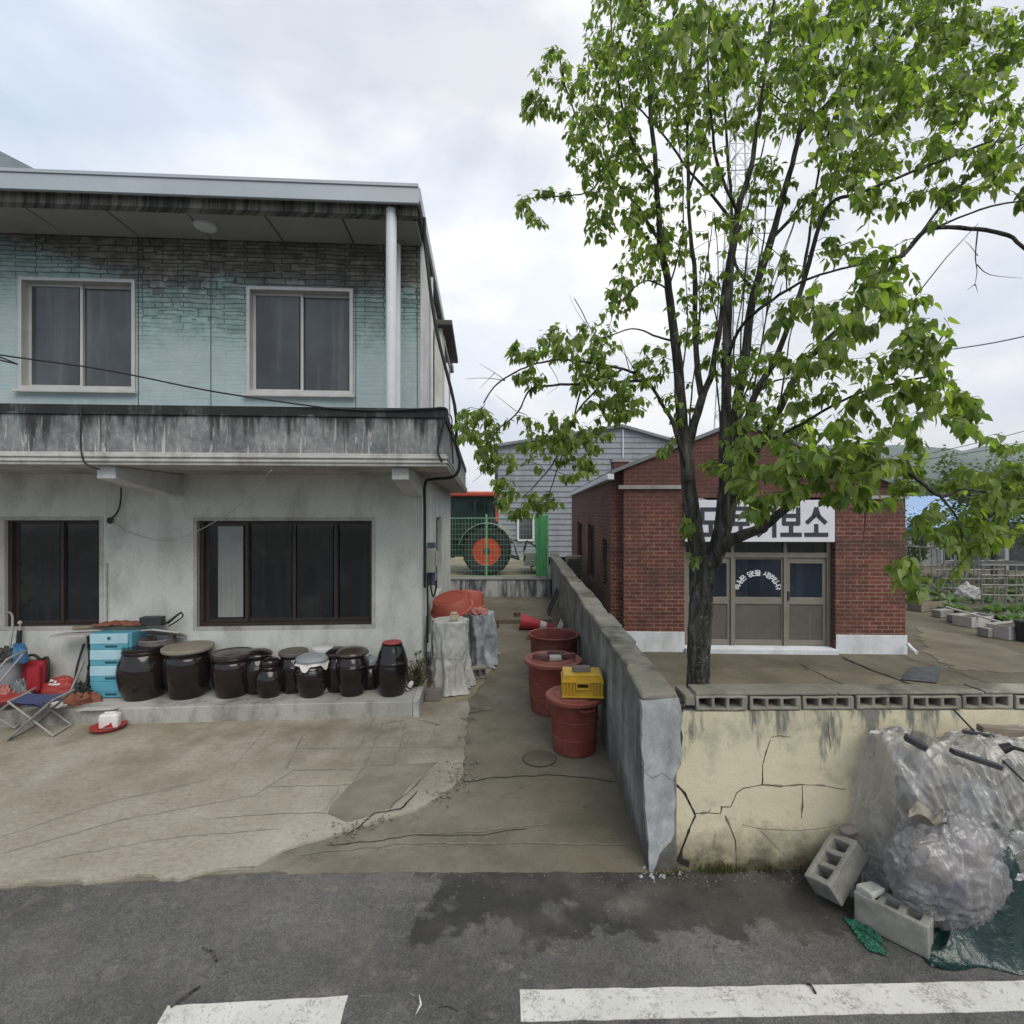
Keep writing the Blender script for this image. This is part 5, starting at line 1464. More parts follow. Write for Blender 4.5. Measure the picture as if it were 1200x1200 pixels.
# grey bin with rubbish and blue gloves
g1 = G(12, 822, ZP); t = thing('rubbish_bin', 'grey translucent bin full of household odds by the left house window', 'bin', (P(9, 0, 6.6).x, 6.6, ZP), HA)
m = MB(); m.lathe(smooth_prof([(.12, .0), (.13, .02), (.165, .50), (.175, .52), (.16, .515), (.15, .49), (.11, .06)], 2), 26); m.build('body', MT['lidgrey'], t, smooth=40)
for k, (mt, dx, dy, s) in enumerate([('rust', -.05, 0, .11), ('bluefab', .06, .05, .1), ('card', .0, -.08, .1), ('darkmetal', -.09, .06, .09)]):
    m = MB(); m.grid(lambda u, v: ((s * math.cos(u * 6.283) * math.sin(v * 3.14159)) * (1 + .3 * noise.noise(Vector((u * 9, v * 7, k)))) + dx, s * math.sin(u * 6.283) * math.sin(v * 3.14159) + dy, .50 + s * .8 * math.cos(v * 3.14159) * (1 + .3 * noise.noise(Vector((u * 5, v * 6, k + 9))))), 18, 12); m.build('rubbish', MT[mt], t, smooth=60)
t = thing('blue_glove', 'pair of blue rubber gloves draped over the grey bin', 'gloves', (P(22, 0, 6.52).x, 6.52, ZP + .50), HA)
for s in (0, 1):
    m = MB()
    ox = .07 * s
    m.tube(crom([(ox, 0, -.02), (ox + .005, -.03, .08), (ox + .01, -.03, .16)], 4), [.05, .052, .05, .048, .046, .046, .044, .042, .040], 10)
    for k in range(4): m.tube([(ox - .025 + .018 * k, -.03, .15), (ox - .03 + .022 * k, -.045, .21 + .015 * (1 if k in (1, 2) else 0))], [.012, .009], 7)
    m.tube([(ox + .035, -.03, .08), (ox + .06, -.045, .14)], [.013, .009], 7)
    m.build('glove', MT['blue'], t, smooth=60)
g1 = G(15, 800, ZP); t = thing('black_umbrella', 'furled black umbrella with pale knob standing by the left window', 'umbrella', (P(15, 0, 6.66).x, 6.66, ZP), HA)
m = MB(); m.tube([(0, 0, 0), (0, .05, .2), (0, .1, .82)], [.012, .04, .028], 9); m.build('canopy', MT['blackplastic'], t, smooth=50)
m = MB(); m.tube([(0, .1, .82), (0, .105, .90)], .01, 7); m.lathe([(.005, 0), (.026, .02), (.026, .04), (.005, .06)], 12, Matrix.Translation((0, .105, .89))); m.build('handle', MT['card'], t, smooth=50)
# folding frames at the far left
def folding_stool(px, py, label, seatmat, w, d, h, rz, tilt=0, back=False):
    g = G(px, py, .022); t = thing('folding_stool', label, 'stool', (g.x, g.y + d * .5, .022), HA + rz, 'folding seats left of the drawers')
    m = MB()
    m.grid(lambda u, v: (-w / 2 + w * u, -d / 2 + d * v, h - .03 * math.sin(u * 3.14) + .01 * noise.noise(Vector((u * 4, v * 4, px)))), 14, 10)
    s = m.build('seat', MT[seatmat], t, smooth=60)
    for sy in (-1, 1):
        y = sy * d / 2
        m = MB(); m.tube([(-w / 2, y, h + .005), (w * .48, y + .01, .012)], .013, 8); m.build('leg', MT['dullsteel'], t, smooth=50)
        m = MB(); m.tube([(w / 2, y + .03 * sy, h + .005), (-w * .48, y + .03 * sy, .012)], .013, 8); m.build('leg', MT['dullsteel'], t, smooth=50)
    for qa, qb in (((-w / 2, -d / 2, h + .005), (-w / 2, d / 2, h + .005)), ((w / 2, -d / 2 - .03, h + .005), (w / 2, d / 2 + .03, h + .005)), ((-w * .46, -d / 2 - .03, .02), (-w * .46, d / 2 + .03, .02)), ((w * .46, -d / 2, .02), (w * .46, d / 2, .02))):
        m = MB(); m.tube([qa, qb], .0125, 8); m.build('crossbar', MT['steel'], t, smooth=50)
    if back:
        for sy in (-1, 1):
            m = MB(); m.tube([(-w / 2, sy * d / 2, h), (w * .30, sy * d / 2, h + .48)], .013, 8); m.build('back_rail', MT['steel'], t, smooth=50)
        m = MB(); m.tube(crom([(w * .3, -d / 2, h + .48), (w * .36, 0, h + .5), (w * .3, d / 2, h + .48)], 4), .014, 8); m.build('top_rail', MT['steel'], t, smooth=50)
    return t
folding_stool(34, 866, 'folding stool with blue violet seat and crossed pale steel legs on the yard', 'bluefab', .46, .30, .43, .1)
folding_stool(-14, 858, 'folding chair with red seat and crossed steel tubes at the left edge', 'redplastic', .42, .36, .36, .25, back=True)
for (nm, lb, ct, px, Y, z, s, mt, sd) in [('grey_bag', 'small crumpled grey bag squeezed between the bin and the red backpack', 'bag', 26, 6.62, ZP, (.10, .09, .22), 'lidgrey', 11), ('dark_cloth', 'dark rumpled cloth thrown over the rim of the grey bin', 'cloth', 4, 6.52, ZP + .50, (.15, .12, .14), 'darkmetal', 12), ('rag_bundle', 'blue violet rag bundle in front of the red pouch', 'rag', 52, 6.36, ZP, (.20, .10, .09), 'bluefab', 13), ('pink_bucket', 'salmon pink cloth slumped on the plinth at the left edge', 'cloth', 2, 6.36, ZP, (.17, .12, .20), 'pink', 14), ('white_rag', 'small white rag on the plinth between pouch and terracotta cloth', 'rag', 70, 6.30, ZP, (.10, .06, .05), 'white2', 15), ('cable_bundle', 'small black tangle at the foot of the wire rack', 'tangle', 98, 6.45, ZP, (.09, .09, .20), 'blackplastic', 16)]:
    lump(nm if nm != 'pink_bucket' else 'pink_cloth', lb, ct, (P(px, 0, Y).x, Y, z), s[0], s[1], s[2], mt, .55, 2.6, sd, 36)
g1 = G(3, 800, ZP); t = thing('hand_cart', 'folded steel hand cart frame leaning on the wall at the left edge', 'cart', (P(-12, 0, 6.55).x, 6.55, ZP), HA)
m = MB()
for x in (-.14, .14): m.tube(crom([(x, 0, 0), (x, .1, .5), (x, .16, 1.0), (x * .6, .12, 1.08)], 4), .014, 8)
for z in (.25, .55, .85): m.tube([(-.14, .03 + z * .14, z), (.14, .03 + z * .14, z)], .011, 7)
m.build('frame', MT['steel'], t, smooth=50)
for x in (-.17, .17):
    m = MB(); m.lathe([(.03, -.02), (.08, -.02), (.09, 0), (.08, .02), (.03, .02)], 20, Matrix.Translation((x, -.02, .09)) @ Matrix.Rotation(R(90), 4, 'Y')); m.build('wheel', MT['tyre'], t, smooth=40)
# white litter scoop in a red dish on the yard
g1 = G(121, 858, .022); t = thing('red_dish', 'red plastic dish lying on the yard below the plinth', 'dish', (g1.x, g1.y + .08, .0225), HA)
m = MB(); m.lathe(smooth_prof([(.13, 0), (.135, .008), (.18, .045), (.185, .05), (.175, .05), (.13, .014), (.01, .012)], 2), 30); m.build('dish', MT['redplastic'], t, smooth=40)
t = thing('white_canister', 'small white canister with dark print standing in the red dish', 'canister', (g1.x + .01, g1.y + .09, .037), HA + .15)
m = MB(); m.box(-.105, .10, -.05, .06, 0, .17); m.build('body', MT['white2'], t, bevel=.025, seg=3, smooth=50)
m = MB(); m.prism([(-.055, .02), (.055, .02), (.03, .085), (.012, .055), (-.02, .045)], -.0515, -.0495); m.build('print', MT['bagred'], t)
m = MB(); m.box(-.06, .06, -.01, .02, .168, .19); m.build('handle', MT['white2'], t, bevel=.008)

# ---------------------------------------------------------------- red tubs along the wall
def tub(X, Y, rt, rb, h, label, lidded):
    t = thing('rubber_tub', label, 'tub', (X, Y, .006), rnd.uniform(0, 6), 'red tubs along the grey wall')
    m = MB()
    prof = [(rb * .9, 0), (rb, .01), (rb + (rt - rb) * .5, h * .5), (rt - .015, h - .05), (rt - .012, h - .045), (rt + .012, h - .03), (rt + .018, h - .008), (rt + .008, h), (rt - .02, h - .004), (rt - .035, h - .06), (rb - .02, .03), (.01, .028)]
    m.lathe(prof, 48); m.build('body', MT['tub'], t, smooth=40)
    m = MB()
    for zz in (h * .30, h * .62):
        rr = rb + (rt - rb) * zz / h
        m.tube([(rr * math.cos(k * 6.28318 / 40), rr * math.sin(k * 6.28318 / 40), zz) for k in range(41)], .006, 5, cap=False)
    m.build('rib', MT['tub'], t, smooth=60)
    for s in (-1, 1):
        m = MB(); m.tube(crom([(s * (rt - .01), -.08, h - .06), (s * (rt + .035), -.06, h - .07), (s * (rt + .04), .06, h - .07), (s * (rt - .01), .08, h - .06)], 4), .012, 6); m.build('handle', MT['tub'], t, smooth=60)
    if lidded:
        m = MB(); rl = rt + .035
        m.lathe([(rl - .005, h - .035), (rl, h - .03), (rl + .006, h + .004), (rl - .004, h + .012), (rl - .05, h + .012), (rl - .06, h + .004), (rl - .085, h + .004), (rl - .10, h + .022), (rl - .16, h + .024), (rl - .17, h + .012), (.16, h + .014), (.14, h + .03), (.01, h + .032)], 56)
        m.build('lid', MT['tublid'], t, smooth=30)
    return t
T1 = (P(674, 0, 5.62).x - .01, 5.62); tub(T1[0], T1[1], .275, .235, .585, 'nearest red tub, its lid carrying a yellow crate', True)
T2 = (P(648, 0, 6.75).x, 6.75); tub(T2[0], T2[1], .345, .29, .655, 'middle red tub, its lid carrying bricks', True)
T3 = (P(649, 0, 8.0).x, 8.0); tub(T3[0], T3[1], .385, .32, .70, 'farthest red tub, open with a wide rim', False)
# yellow crate upside down
cr = thing('yellow_crate', 'upturned yellow plastic crate on the lid of the nearest tub', 'crate', (T1[0] + .08, T1[1] - .02, .626), -.06)
m = MB(); L_, W2, H2 = .20, .15, .235
m.slab([(-L_, -W2), (L_, -W2), (L_, W2), (-L_, W2)], H2 - .012, H2)
m.holed(-L_ - .01, L_ + .01, .0, H2 - .0125, -W2 + .004, -W2 + .012, [(-.055, .055, .10, .145)] )
m.holed(-L_ - .01, L_ + .01, .0, H2 - .0125, W2 - .012, W2 - .004, [(-.055, .055, .10, .145)])
m.holed(-W2 + .002, W2 - .002, .0, H2 - .0125, -L_ - .01, -L_ + .004, [(-.04, .04, .10, .14)], Matrix.Rotation(R(90), 4, 'Z'))
m.holed(-W2 + .002, W2 - .002, .0, H2 - .0125, L_ - .004, L_ + .01, [(-.04, .04, .10, .14)], Matrix.Rotation(R(90), 4, 'Z'))
m.build('body', MT['crate'], cr, bevel=.004)
m = MB()
for s in (-1, 1):
    yy0, yy1 = (-W2 - .026, -W2 + .0035) if s < 0 else (W2 - .0035, W2 + .026)
    m.box(-L_ - .02, L_ + .02, yy0, yy1, .0, .022); m.box(-L_ - .02, L_ + .02, yy0, yy1, H2 - .075, H2 - .06)
    for x in (-.2, -.165, -.13, -.095, .095, .13, .165, .2): m.box(x - .006, x + .006, yy0 + .001, yy1 - .001, .0225, H2 - .0755)
    m.frame(-.075, .075, .085, .16, yy0 + .002, yy1 - .002, .014)
    xx0, xx1 = (-L_ - .022, -L_ - .0105) if s < 0 else (L_ + .0105, L_ + .022)
    m.box(xx0, xx1, -W2, W2, .0, .022); m.box(xx0, xx1, -W2, W2, H2 - .075, H2 - .06)
    for y in (-.12, -.07, .07, .12): m.box(xx0 + .001, xx1 - .001, y - .006, y + .006, .0225, H2 - .0755)
m.build('rib', MT['crate'], cr, bevel=.002)
def brick(X, Y, z, rz, label, l=.19, w=.09, h=.057, mat='redbrick', name='brick', cat='brick', group=None):
    t = thing(name, label, cat, (X, Y, z), rz, group)
    m = MB(); m.box(-l / 2, l / 2, -w / 2, w / 2, 0, h); m.build('body', MT[mat], t, bevel=.006, jitter=.004)
    return t
brick(T1[0] + .075, T1[1] - .03, .626 + .236, .12, 'dark brick lying on top of the yellow crate', mat='hollow')
zb2 = .655 + .030
brick(T2[0] - .16, T2[1] - .08, zb2 - .0, -.5, 'dark brick at the left on the middle tub lid', l=.21, group='bricks on the middle tub lid')
brick(T2[0] + .19, T2[1] - .02, zb2, .3, 'dark brick at the right on the middle tub lid', l=.21, group='bricks on the middle tub lid')
brick(T2[0] + .05, T2[1] + .10, zb2, -.1, 'dark brick at the back of the middle tub lid', l=.23, group='bricks on the middle tub lid')
brick(T2[0] + .02, T2[1] - .10, zb2, .1, 'whitish mortar slab between the bricks on the middle tub lid', l=.16, w=.11, h=.05, mat='card', name='mortar_slab', cat='slab')
# manhole lid
g = G(632, 889, .006); t = thing('manhole_cover', 'flush round concrete manhole lid in front of the nearest tub', 'manhole cover', (g.x, g.y, .0045))
m = MB(); m.lathe([(.17, .0), (.172, .008), (.165, .010), (.01, .011)], 40); m.build('lid', m_alley('manhole_concrete', .8, .5), t, smooth=30)
m = MB(); m.lathe([(.174, .0), (.180, .002), (.180, .0055), (.174, .006)], 40, cap=False); m.build('ring', MT['crack'], t)
# traffic cone lying on its side
cn = thing('traffic_cone', 'red traffic cone with white band lying on its side at the back step', 'cone', (P(630, 735, 11.3).x, 11.3, .006), -.05)
Mc = Matrix.Translation((-.38, 0, .185)) @ Matrix.Rotation(R(90), 4, 'Y') @ Matrix.Rotation(R(0), 4, 'Z')
Mc = Matrix.Translation((-.38, 0, .178)) @ Matrix.Rotation(R(10), 4, 'Y') @ Matrix.Rotation(R(90), 4, 'Y')
def conepart(z0, z1, r0, r1, nm, mt):
    m = MB(); m.lathe([(r0 - .012, z0), (r0, z0 + .001), (r1, z1 - .001), (r1 - .012, z1)], 28, Mc); m.build(nm, MT[mt], cn, smooth=50)
conepart(0, .44, .175, .105, 'lower_body', 'cone'); conepart(.441, .58, .1055, .083, 'band', 'reflect'); conepart(.581, .74, .083, .055, 'upper_body', 'cone'); conepart(.741, .79, .055, .045, 'tip', 'reflect')
# boards and frames leaning on the wall
for (px, py, Y, w, hh, mt, lb, nm) in [(656, 735, 11.2, .28, .62, 'wood', 'weathered wooden frame leaning on the grey wall behind the open tub', 'wooden_frame'), (664, 742, 10.3, .26, .42, 'card', 'pale flat board leaning on the grey wall just behind the open tub', 'pale_board'), (650, 725, 12.6, .3, .75, 'darkmetal', 'dark metal grid panel leaning on the wall near the back step', 'metal_grid')]:
    X = mx_(Y) - .26
    t = thing(nm, lb, 'board', (X, Y, .006 if Y < 11.8 else .102))
    m = MB(); Mt = Matrix.Rotation(R(24), 4, 'Y')
    if nm == 'pale_board': m.box(-.012, .012, -w, w, 0.01, hh, Mt)
    else:
        Mz = Mt @ Matrix.Rotation(R(90), 4, 'Z')
        m.holed(-w, w, .01, hh, -.015, .015, [(-w + .05, -.02, .06, hh - .05), (.02, w - .05, .06, hh - .05)], Mz)
    m.build('panel', MT[mt], t, bevel=.003)
# rubble by the back step
for (px, py, Y, l, lb) in [(576, 727, 11.5, .3, 'dark cracked block at the left end of the back step'), (606, 716, 12.3, .14, 'small brown stone behind the cone')]:
    p = P(px, py, Y); brick(p.x, Y, .012 if Y < 11.7 else .11, .3, lb, l, l * .7, l * .55, 'redbrick', 'stone', 'stone')

def ridge(p): return 1 - abs(noise.noise(p)) * 2
# ---------------------------------------------------------------- sheeted drums beside the house
def draped(name, label, cat, X, Y, r, h, mat, waist, seed, hem=1.15, flare_dir=None, z0=.03):
    t = thing(name, label, cat, (X, Y, z0))
    m = MB()
    def f(u, v):
        a = u * 6.28318
        if v < .16:
            k = v / .16; rr = r * .93 * k; z = h + .012 * noise.noise(Vector((math.cos(a) * 2 * k, math.sin(a) * 2 * k, seed)))
        else:
            q = (v - .16) / .84
            rr = r * (.95 + .04 * math.sin(q * 3.1)); z = h * (1 - q)
            if waist and abs(q - waist) < .1: rr *= 1 - .05 * (1 - abs(q - waist) / .1)
            if waist and q > waist: rr *= 1 + (hem - 1) * ((q - waist) / (1 - waist)) ** 1.4
            fold = (.030 + .11 * max(0, q - (waist or 0)) ** 1.2) * r / .27
            rr += fold * (math.sin(a * 7 + 2.5 * noise.noise(Vector((math.cos(a), math.sin(a), q * 2 + seed)))) * .6 + 1.2 * noise.noise(Vector((math.cos(a) * 3.2, math.sin(a) * 3.2, q * 1.5 + seed))))
            if flare_dir is not None and q > .6:
                rr += .16 * max(0, math.cos(a - flare_dir)) ** 3 * ((q - .6) / .4) ** 2
            rr += .016 * noise.noise(Vector((math.cos(a) * 6, math.sin(a) * 6, q * 7 + seed))) + .018 * max(0, ridge(Vector((math.cos(a) * 5 + q * 3, math.sin(a) * 5, q * 5 + seed)))) ** 3
        return (rr * math.cos(a), rr * math.sin(a), max(.006 + .02 * abs(noise.noise(Vector((a * 3, seed, 1)))), z))
    m.grid(f, 110, 60)
    m.build('sheet', MT[mat], t, smooth=70)
    if waist:
        m = MB(); m.tube([(r * 1.0 * math.cos(k * .15708), r * 1.0 * math.sin(k * .15708), h * (1 - waist) + .012 * math.sin(k * .5)) for k in range(41)], .006, 5, cap=False); m.build('tie_cord', MT['greycable'], t, smooth=60)
    return t
D1 = (P(528, 0, 7.55).x, 7.55); draped('sheeted_drum', 'drum wrapped in a weathered white sheet tied with cord beside the house corner', 'drum', D1[0], D1[1], .265, .99, 'cloth', .52, 3, 1.06, R(-60))
D2 = (P(560, 0, 8.75).x, 8.75); draped('sheeted_drum', 'drum wrapped in bluish plastic film behind the white sheeted one', 'drum', D2[0], D2[1], .27, .86, 'bluefilm', .0, 8, 1.1, R(-40))
m = MB(); m.lathe([(.2, 0), (.215, .02), (.22, .8), (.2, .82), (.01, .82)], 28)
t = thing('inner_drum', 'dim grey drum showing through the bluish film', 'drum', (D2[0], D2[1], .03)); m.build('body', MT['lidgrey'], t, smooth=40)
# basins on top, upturned
def basin(name, label, X, Y, z, r, h, rot, mat):
    t = thing(name, label, 'basin', M=Matrix.Translation((X, Y, z)) @ rot, group='red basins on the sheeted drums')
    m = MB(); m.lathe([(.01, h), (r * .80, h), (r * .84, h - .012), (r * .97, .03), (r * 1.05, .02), (r * 1.06, .0), (r * 1.02, -.004), (r * .94, .01), (r * .80, h - .03), (.01, h - .03)], 48); b = m.build('body', MT[mat], t, smooth=40)
    m = MB(); m.lathe([(r * .60, h + .0005), (r * .61, h + .008), (r * .66, h + .008), (r * .67, h + .0005)], 40, cap=False); m.build('foot_ring', MT[mat], b, smooth=40)
    return t
basin('red_basin', 'large upturned red basin tilted on the drums beside the house', P(530, 0, 8.15).x, 8.15, 1.06, .33, .20, Matrix.Rotation(R(-10), 4, 'Y') @ Matrix.Rotation(R(16), 4, 'X'), 'basin')
basin('red_basin', 'smaller red basin behind the large upturned one', P(552, 0, 8.9).x, 8.9, .97, .22, .25, Matrix.Rotation(R(6), 4, 'Y'), 'basin')
p = P(560, 724, 8.6); t = lump('pink_cloth', 'pinkish folded cloth on the plastic wrapped drum', 'cloth', (p.x, 8.6, .893), .16, .12, .10, 'pink', .35, 2.4, 5)
p = P(532, 727, 7.35); t = thing('wood_block', 'small pale wooden block on the white sheeted drum', 'block', (p.x, 7.4, 1.037), .1)
m = MB(); m.box(-.065, .06, -.05, .05, 0, .085); m.box(-.05, .045, -.045, .045, .0855, .115); m.build('block', MT['woodlight'], t, bevel=.012, jitter=.008)
# bricks at the feet
p = G(507, 822, .03); brick(p.x, p.y + .06, .031, HA, 'lower grey brick of the small stack by the house corner', .215, .1, .075, 'hollow', group='grey bricks by the house corner')
brick(p.x + .005, p.y + .065, .107, HA + .05, 'upper grey brick of the small stack by the house corner', .20, .1, .075, 'hollow', group='grey bricks by the house corner')
p = G(523, 812, .03); brick(p.x, p.y + .05, .031, .2, 'pale stone lying at the hem of the white sheet', .15, .1, .05, 'card', 'stone', 'stone')
p = G(556, 797, .03); t = thing('hollow_block', 'grey hollow block holding down the blue film hem', 'block', (p.x, p.y + .1, .031), .35)
m = MB(); m.holed(-.17, .17, 0, .17, -.07, .07, [(-.14, -.055, .03, .14), (-.035, .05, .03, .14), (.07, .145, .03, .14)]); m.box(-.16, .16, .02, .03, .02, .15); m.build('body', MT['block'], t, bevel=.005)
p = G(574, 774, .02); t = thing('wood_offcut', 'pale board offcut lying by the blue wrapped drum', 'board', (p.x, p.y + .15, .031), 1.1)
m = MB(); m.box(-.3, .28, -.05, .05, 0, .03); m.build('board', MT['woodlight'], t, bevel=.003)
m = MB(); p = G(505, 800, .03); lump('dead_leaves', 'heap of dry leaves and rags between the drum and the wall', 'leaf heap', (p.x - .02, p.y + .25, .03), .10, .18, .30, 'card', .5, 4, 8)

# ---------------------------------------------------------------- loose cement blocks
def cblock(name, label, M, L=.39, Hh=.19, W=.10, chip=None, half=False):
    t = thing(name, label, 'block', M=M)
    m = MB()
    hs = []
    for k in range(3):
        a = -L / 2 + .035 + k * (L - .07 + .02) / 3
        hs.append((a + .006, a + (L - .07 + .02) / 3 - .032, -W / 2 + .036, W / 2 - .036))
    # holes run along local y (height of the block)
    m.holed(-L / 2, L / 2, -W / 2, W / 2, 0, Hh, hs)
    m.build('body', MT['blockloose'], t, bevel=.006, jitter=.007, sub=3, smooth=50)
    m = MB(); m.box(-L / 2 + .03, L / 2 - .03, Hh - .03, Hh - .022, -W / 2 + .02, W / 2 - .02); m.build('hole_shade_plate', MT['crack'], t)  # black plate that paints deep shade into the holes
    return t
def frame_from(o, xa_, yn):
    """x axis along xa_, -y axis = yn (hole side facing yn)"""
    x = Vector(xa_).normalized(); y = -Vector(yn).normalized()
    y = (y - x * y.dot(x)).normalized(); z = x.cross(y)
    M = Matrix((x, y, z)).transposed().to_4x4(); M.translation = Vector(o)
    return M
b1 = cblock('cement_block', 'three hole cement block propped on end against the covered heap', frame_from((2.155, 3.465, .262), (.274, .16, .172), (-.035, 0, .0555)), W=.19, L=.39, Hh=.155)
b2c = Vector((2.345, 3.15, 0))
b2 = cblock('cement_block', 'cement block lying flat on its long side at the road edge', frame_from((b2c.x, b2c.y, .195), (.23, -.27, -.0), (-.0, -.0, 1.0)), W=.15, L=.37, Hh=.19)
t = thing('stone_slab', 'pale stone chunk resting on the flat lying cement block', 'stone', (2.27, 3.24, .197), .4)
m = MB(); m.box(-.065, .065, -.05, .05, 0, .04); m.build('stone', MT['card'], t, bevel=.012, jitter=.02)
p = P(1000, 1000, 3.3); t = thing('grey_stone', 'grey flat stone wedged above the propped block', 'stone', (P(996, 972, 3.58).x, 3.58, P(996, 972, 3.58).z), .3)
m = MB(); m.grid(lambda u, v: (.085 * math.cos(u * 6.283) * math.sin(v * 3.1416), .05 * math.sin(u * 6.283) * math.sin(v * 3.1416), .03 * math.cos(v * 3.1416)), 16, 10); m.build('stone', MT['hollow'], t, smooth=50, jitter=.01)

# ---------------------------------------------------------------- heap under clear sheeting
pile = thing('covered_heap', 'waist high heap draped in crumpled clear plastic sheeting against the cream wall', 'covered heap', (2.9, 3.4, 0))
prof = [(3.70, .98), (3.60, 1.03), (3.45, 1.05), (3.34, 1.02), (3.26, .92), (3.20, .74), (3.16, .52), (3.10, .28), (3.06, .10), (3.02, .012)]
pc = crom(prof, 6)
def ridge(p): return 1 - abs(noise.noise(p)) * 2
def crease(x, z, seed):
    """sharp hanging folds of a thin sheet"""
    wx = x + .10 * noise.noise(Vector((x * 2.2, z * 2.0, seed)))
    a = max(0, ridge(Vector((wx * 6.5, z * .9, seed + 1)))) ** 3
    b = max(0, ridge(Vector((wx * 13 + z * 3.5, z * 2.2, seed + 3)))) ** 3
    c = max(0, ridge(Vector((wx * 9 - z * 8, z * 7 + wx * 3, seed + 7)))) ** 4
    return .042 * a + .014 * b + .010 * c
def pf(u, v):
    x = 2.27 + 2.75 * u
    i = v * (len(pc) - 1); k = min(int(i), len(pc) - 2); f = i - k
    y = pc[k][0] * (1 - f) + pc[k + 1][0] * f; z = pc[k][1] * (1 - f) + pc[k + 1][1] * f
    e = min(1, max(0, (x - 2.27) / .26)); e = e * e * (3 - 2 * e)
    d = min(1, max(0, (x - 2.27) / .46)); d = d * d * (3 - 2 * d)
    y = 3.66 + (y - 3.66) * (.26 + .74 * d)          # the left end hangs down as a slanting curtain
    z = z * (.03 + .97 * e ** .5)
    x += .20 * (1 - e) * z
    hgt = z / 1.05
    # loads poking up under the sheet
    for (bx, bh, bw) in ((2.70, .05, .10), (2.98, -.05, .10), (3.22, .03, .14), (3.6, .05, .12)):
        z += bh * math.exp(-((x - bx) / bw) ** 2) * hgt
    n4 = noise.noise(Vector((x * 3, y * 4, z * 3)))
    face = min(1, max(0, (v - .30) / .25))           # 0 on the top, 1 on the hanging front
    cr = crease(x, z, 2)
    y -= (cr * (.25 + .75 * face) * 1.25 + .05 * noise.noise(Vector((x * 4.2, z * 1.6, 1))) * face)
    tp = max(0, ridge(Vector((x * 9 + y * 6, y * 13 - x * 5, 9)))) ** 3
    z += (1 - face) * (.030 * tp + .006 * ridge(Vector((x * 17, y * 22, 3)))) + .03 * n4 * hgt
    return (x, min(3.715, y), max(.006, z))
m = MB(); m.grid(pf, 330, 150); m.build('clear_sheet', MT['film'], pile, world=True, smooth=80)
def inner(name, mt, x0, x1, y0, y1, z0, z1, rot=0):
    m = MB(); c = ((x0 + x1) / 2, (y0 + y1) / 2, 0); M = Matrix.Translation(c) @ Matrix.Rotation(rot, 4, 'Z')
    hx, hy, hz = (x1 - x0) / 2, (y1 - y0) / 2, (z1 - z0)
    def lf(u, v):
        a = u * 6.28318; b = v * 1.5708
        ca, sa = math.cos(a), math.sin(a); cb, sb = max(0, math.cos(b)) ** .45, math.sin(b) ** .6
        q = Vector((math.copysign(abs(ca) ** .6, ca) * hx * cb, math.copysign(abs(sa) ** .6, sa) * hy * cb, hz * sb))
        return q + noise.noise_vector(q * 5 + Vector((x0, 0, z1))) * .06 + noise.noise_vector(q * 14) * .02 + Vector((0, 0, z0))
    m.grid(lf, 40, 20, M); return m.build(name, MT[mt], pile, world=True, smooth=60)
inner('crate_inside', 'hollow', 2.66, 2.88, 3.42, 3.62, .0, .90, .1); inner('sack_inside', 'lidgrey', 2.94, 3.24, 3.36, 3.62, .0, .80)
inner('sack_inside', 'pink', 2.62, 2.82, 3.30, 3.40, .0, .62); inner('bucket_inside', 'darkmetal', 3.28, 3.62, 3.34, 3.62, .0, .88, -.1); inner('box_inside', 'card', 3.68, 4.5, 3.34, 3.6, 0, .86)
inner('cloth_inside', 'rust', 2.86, 3.10, 3.20, 3.33, .05, .50); inner('cloth_inside', 'hollow', 3.05, 3.5, 3.22, 3.32, .02, .42)
# tied bag in front
bag = thing('plastic_bag', 'stuffed translucent plastic bag tied up and slumped in front of the heap', 'bag', (P(1112, 1100, 2.97).x, 3.0, .0))
bc = Vector((P(1112, 1030, 3.14).x, 3.15, .42))
def bf(u, v, k=1.0):
    a = u * 6.28318; b = (v - .5) * math.pi
    d = Vector((math.cos(a) * math.cos(b), math.sin(a) * math.cos(b), math.sin(b)))
    w_ = d + .25 * noise.noise_vector(d * 2.0)
    r = 1 + .12 * noise.noise(d * 1.7) + .07 * max(0, ridge(Vector((w_.x * 2.4 + w_.z * 3.2, w_.y * 2, w_.z * 4.4 - w_.x * 2)))) ** 3 + .045 * max(0, ridge(Vector((w_.x * 6 + w_.z * 7, w_.y * 5, w_.z * 9 - w_.x * 5)))) ** 3
    q = Vector((d.x * .335, d.y * .20, d.z * .315)) * r * k
    if d.z > .6: q.z += .1 * (d.z - .6) * abs(noise.noise(d * 5))
    return bc + q
m = MB(); m.grid(bf, 120, 70); m.build('film', MT['bagfilm'], bag, world=True, smooth=80)
for k, (mt, ox, oy, oz, s) in enumerate([('lidclay', -.10, 0, .05, .17), ('bluefab', .0, .02, -.13, .16), ('rust', .13, -.01, .08, .13), ('hollow', .02, .03, .10, .15), ('lidgrey', -.14, .03, -.12, .12)]):
    m = MB(); m.grid(lambda u, v: bc + Vector((ox + s * math.cos(u * 6.283) * math.sin(v * 3.1416) * (1 + .6 * noise.noise(Vector((math.cos(u * 6.283) * 2, math.sin(u * 6.283) * 2 + v * 5, k)))), oy + s * .75 * math.sin(u * 6.283) * math.sin(v * 3.1416), oz + s * .8 * math.cos(v * 3.1416))), 20, 12); m.build('stuffing', MT[mt], bag, world=True, smooth=60)
p = P(1085, 958, 3.10)
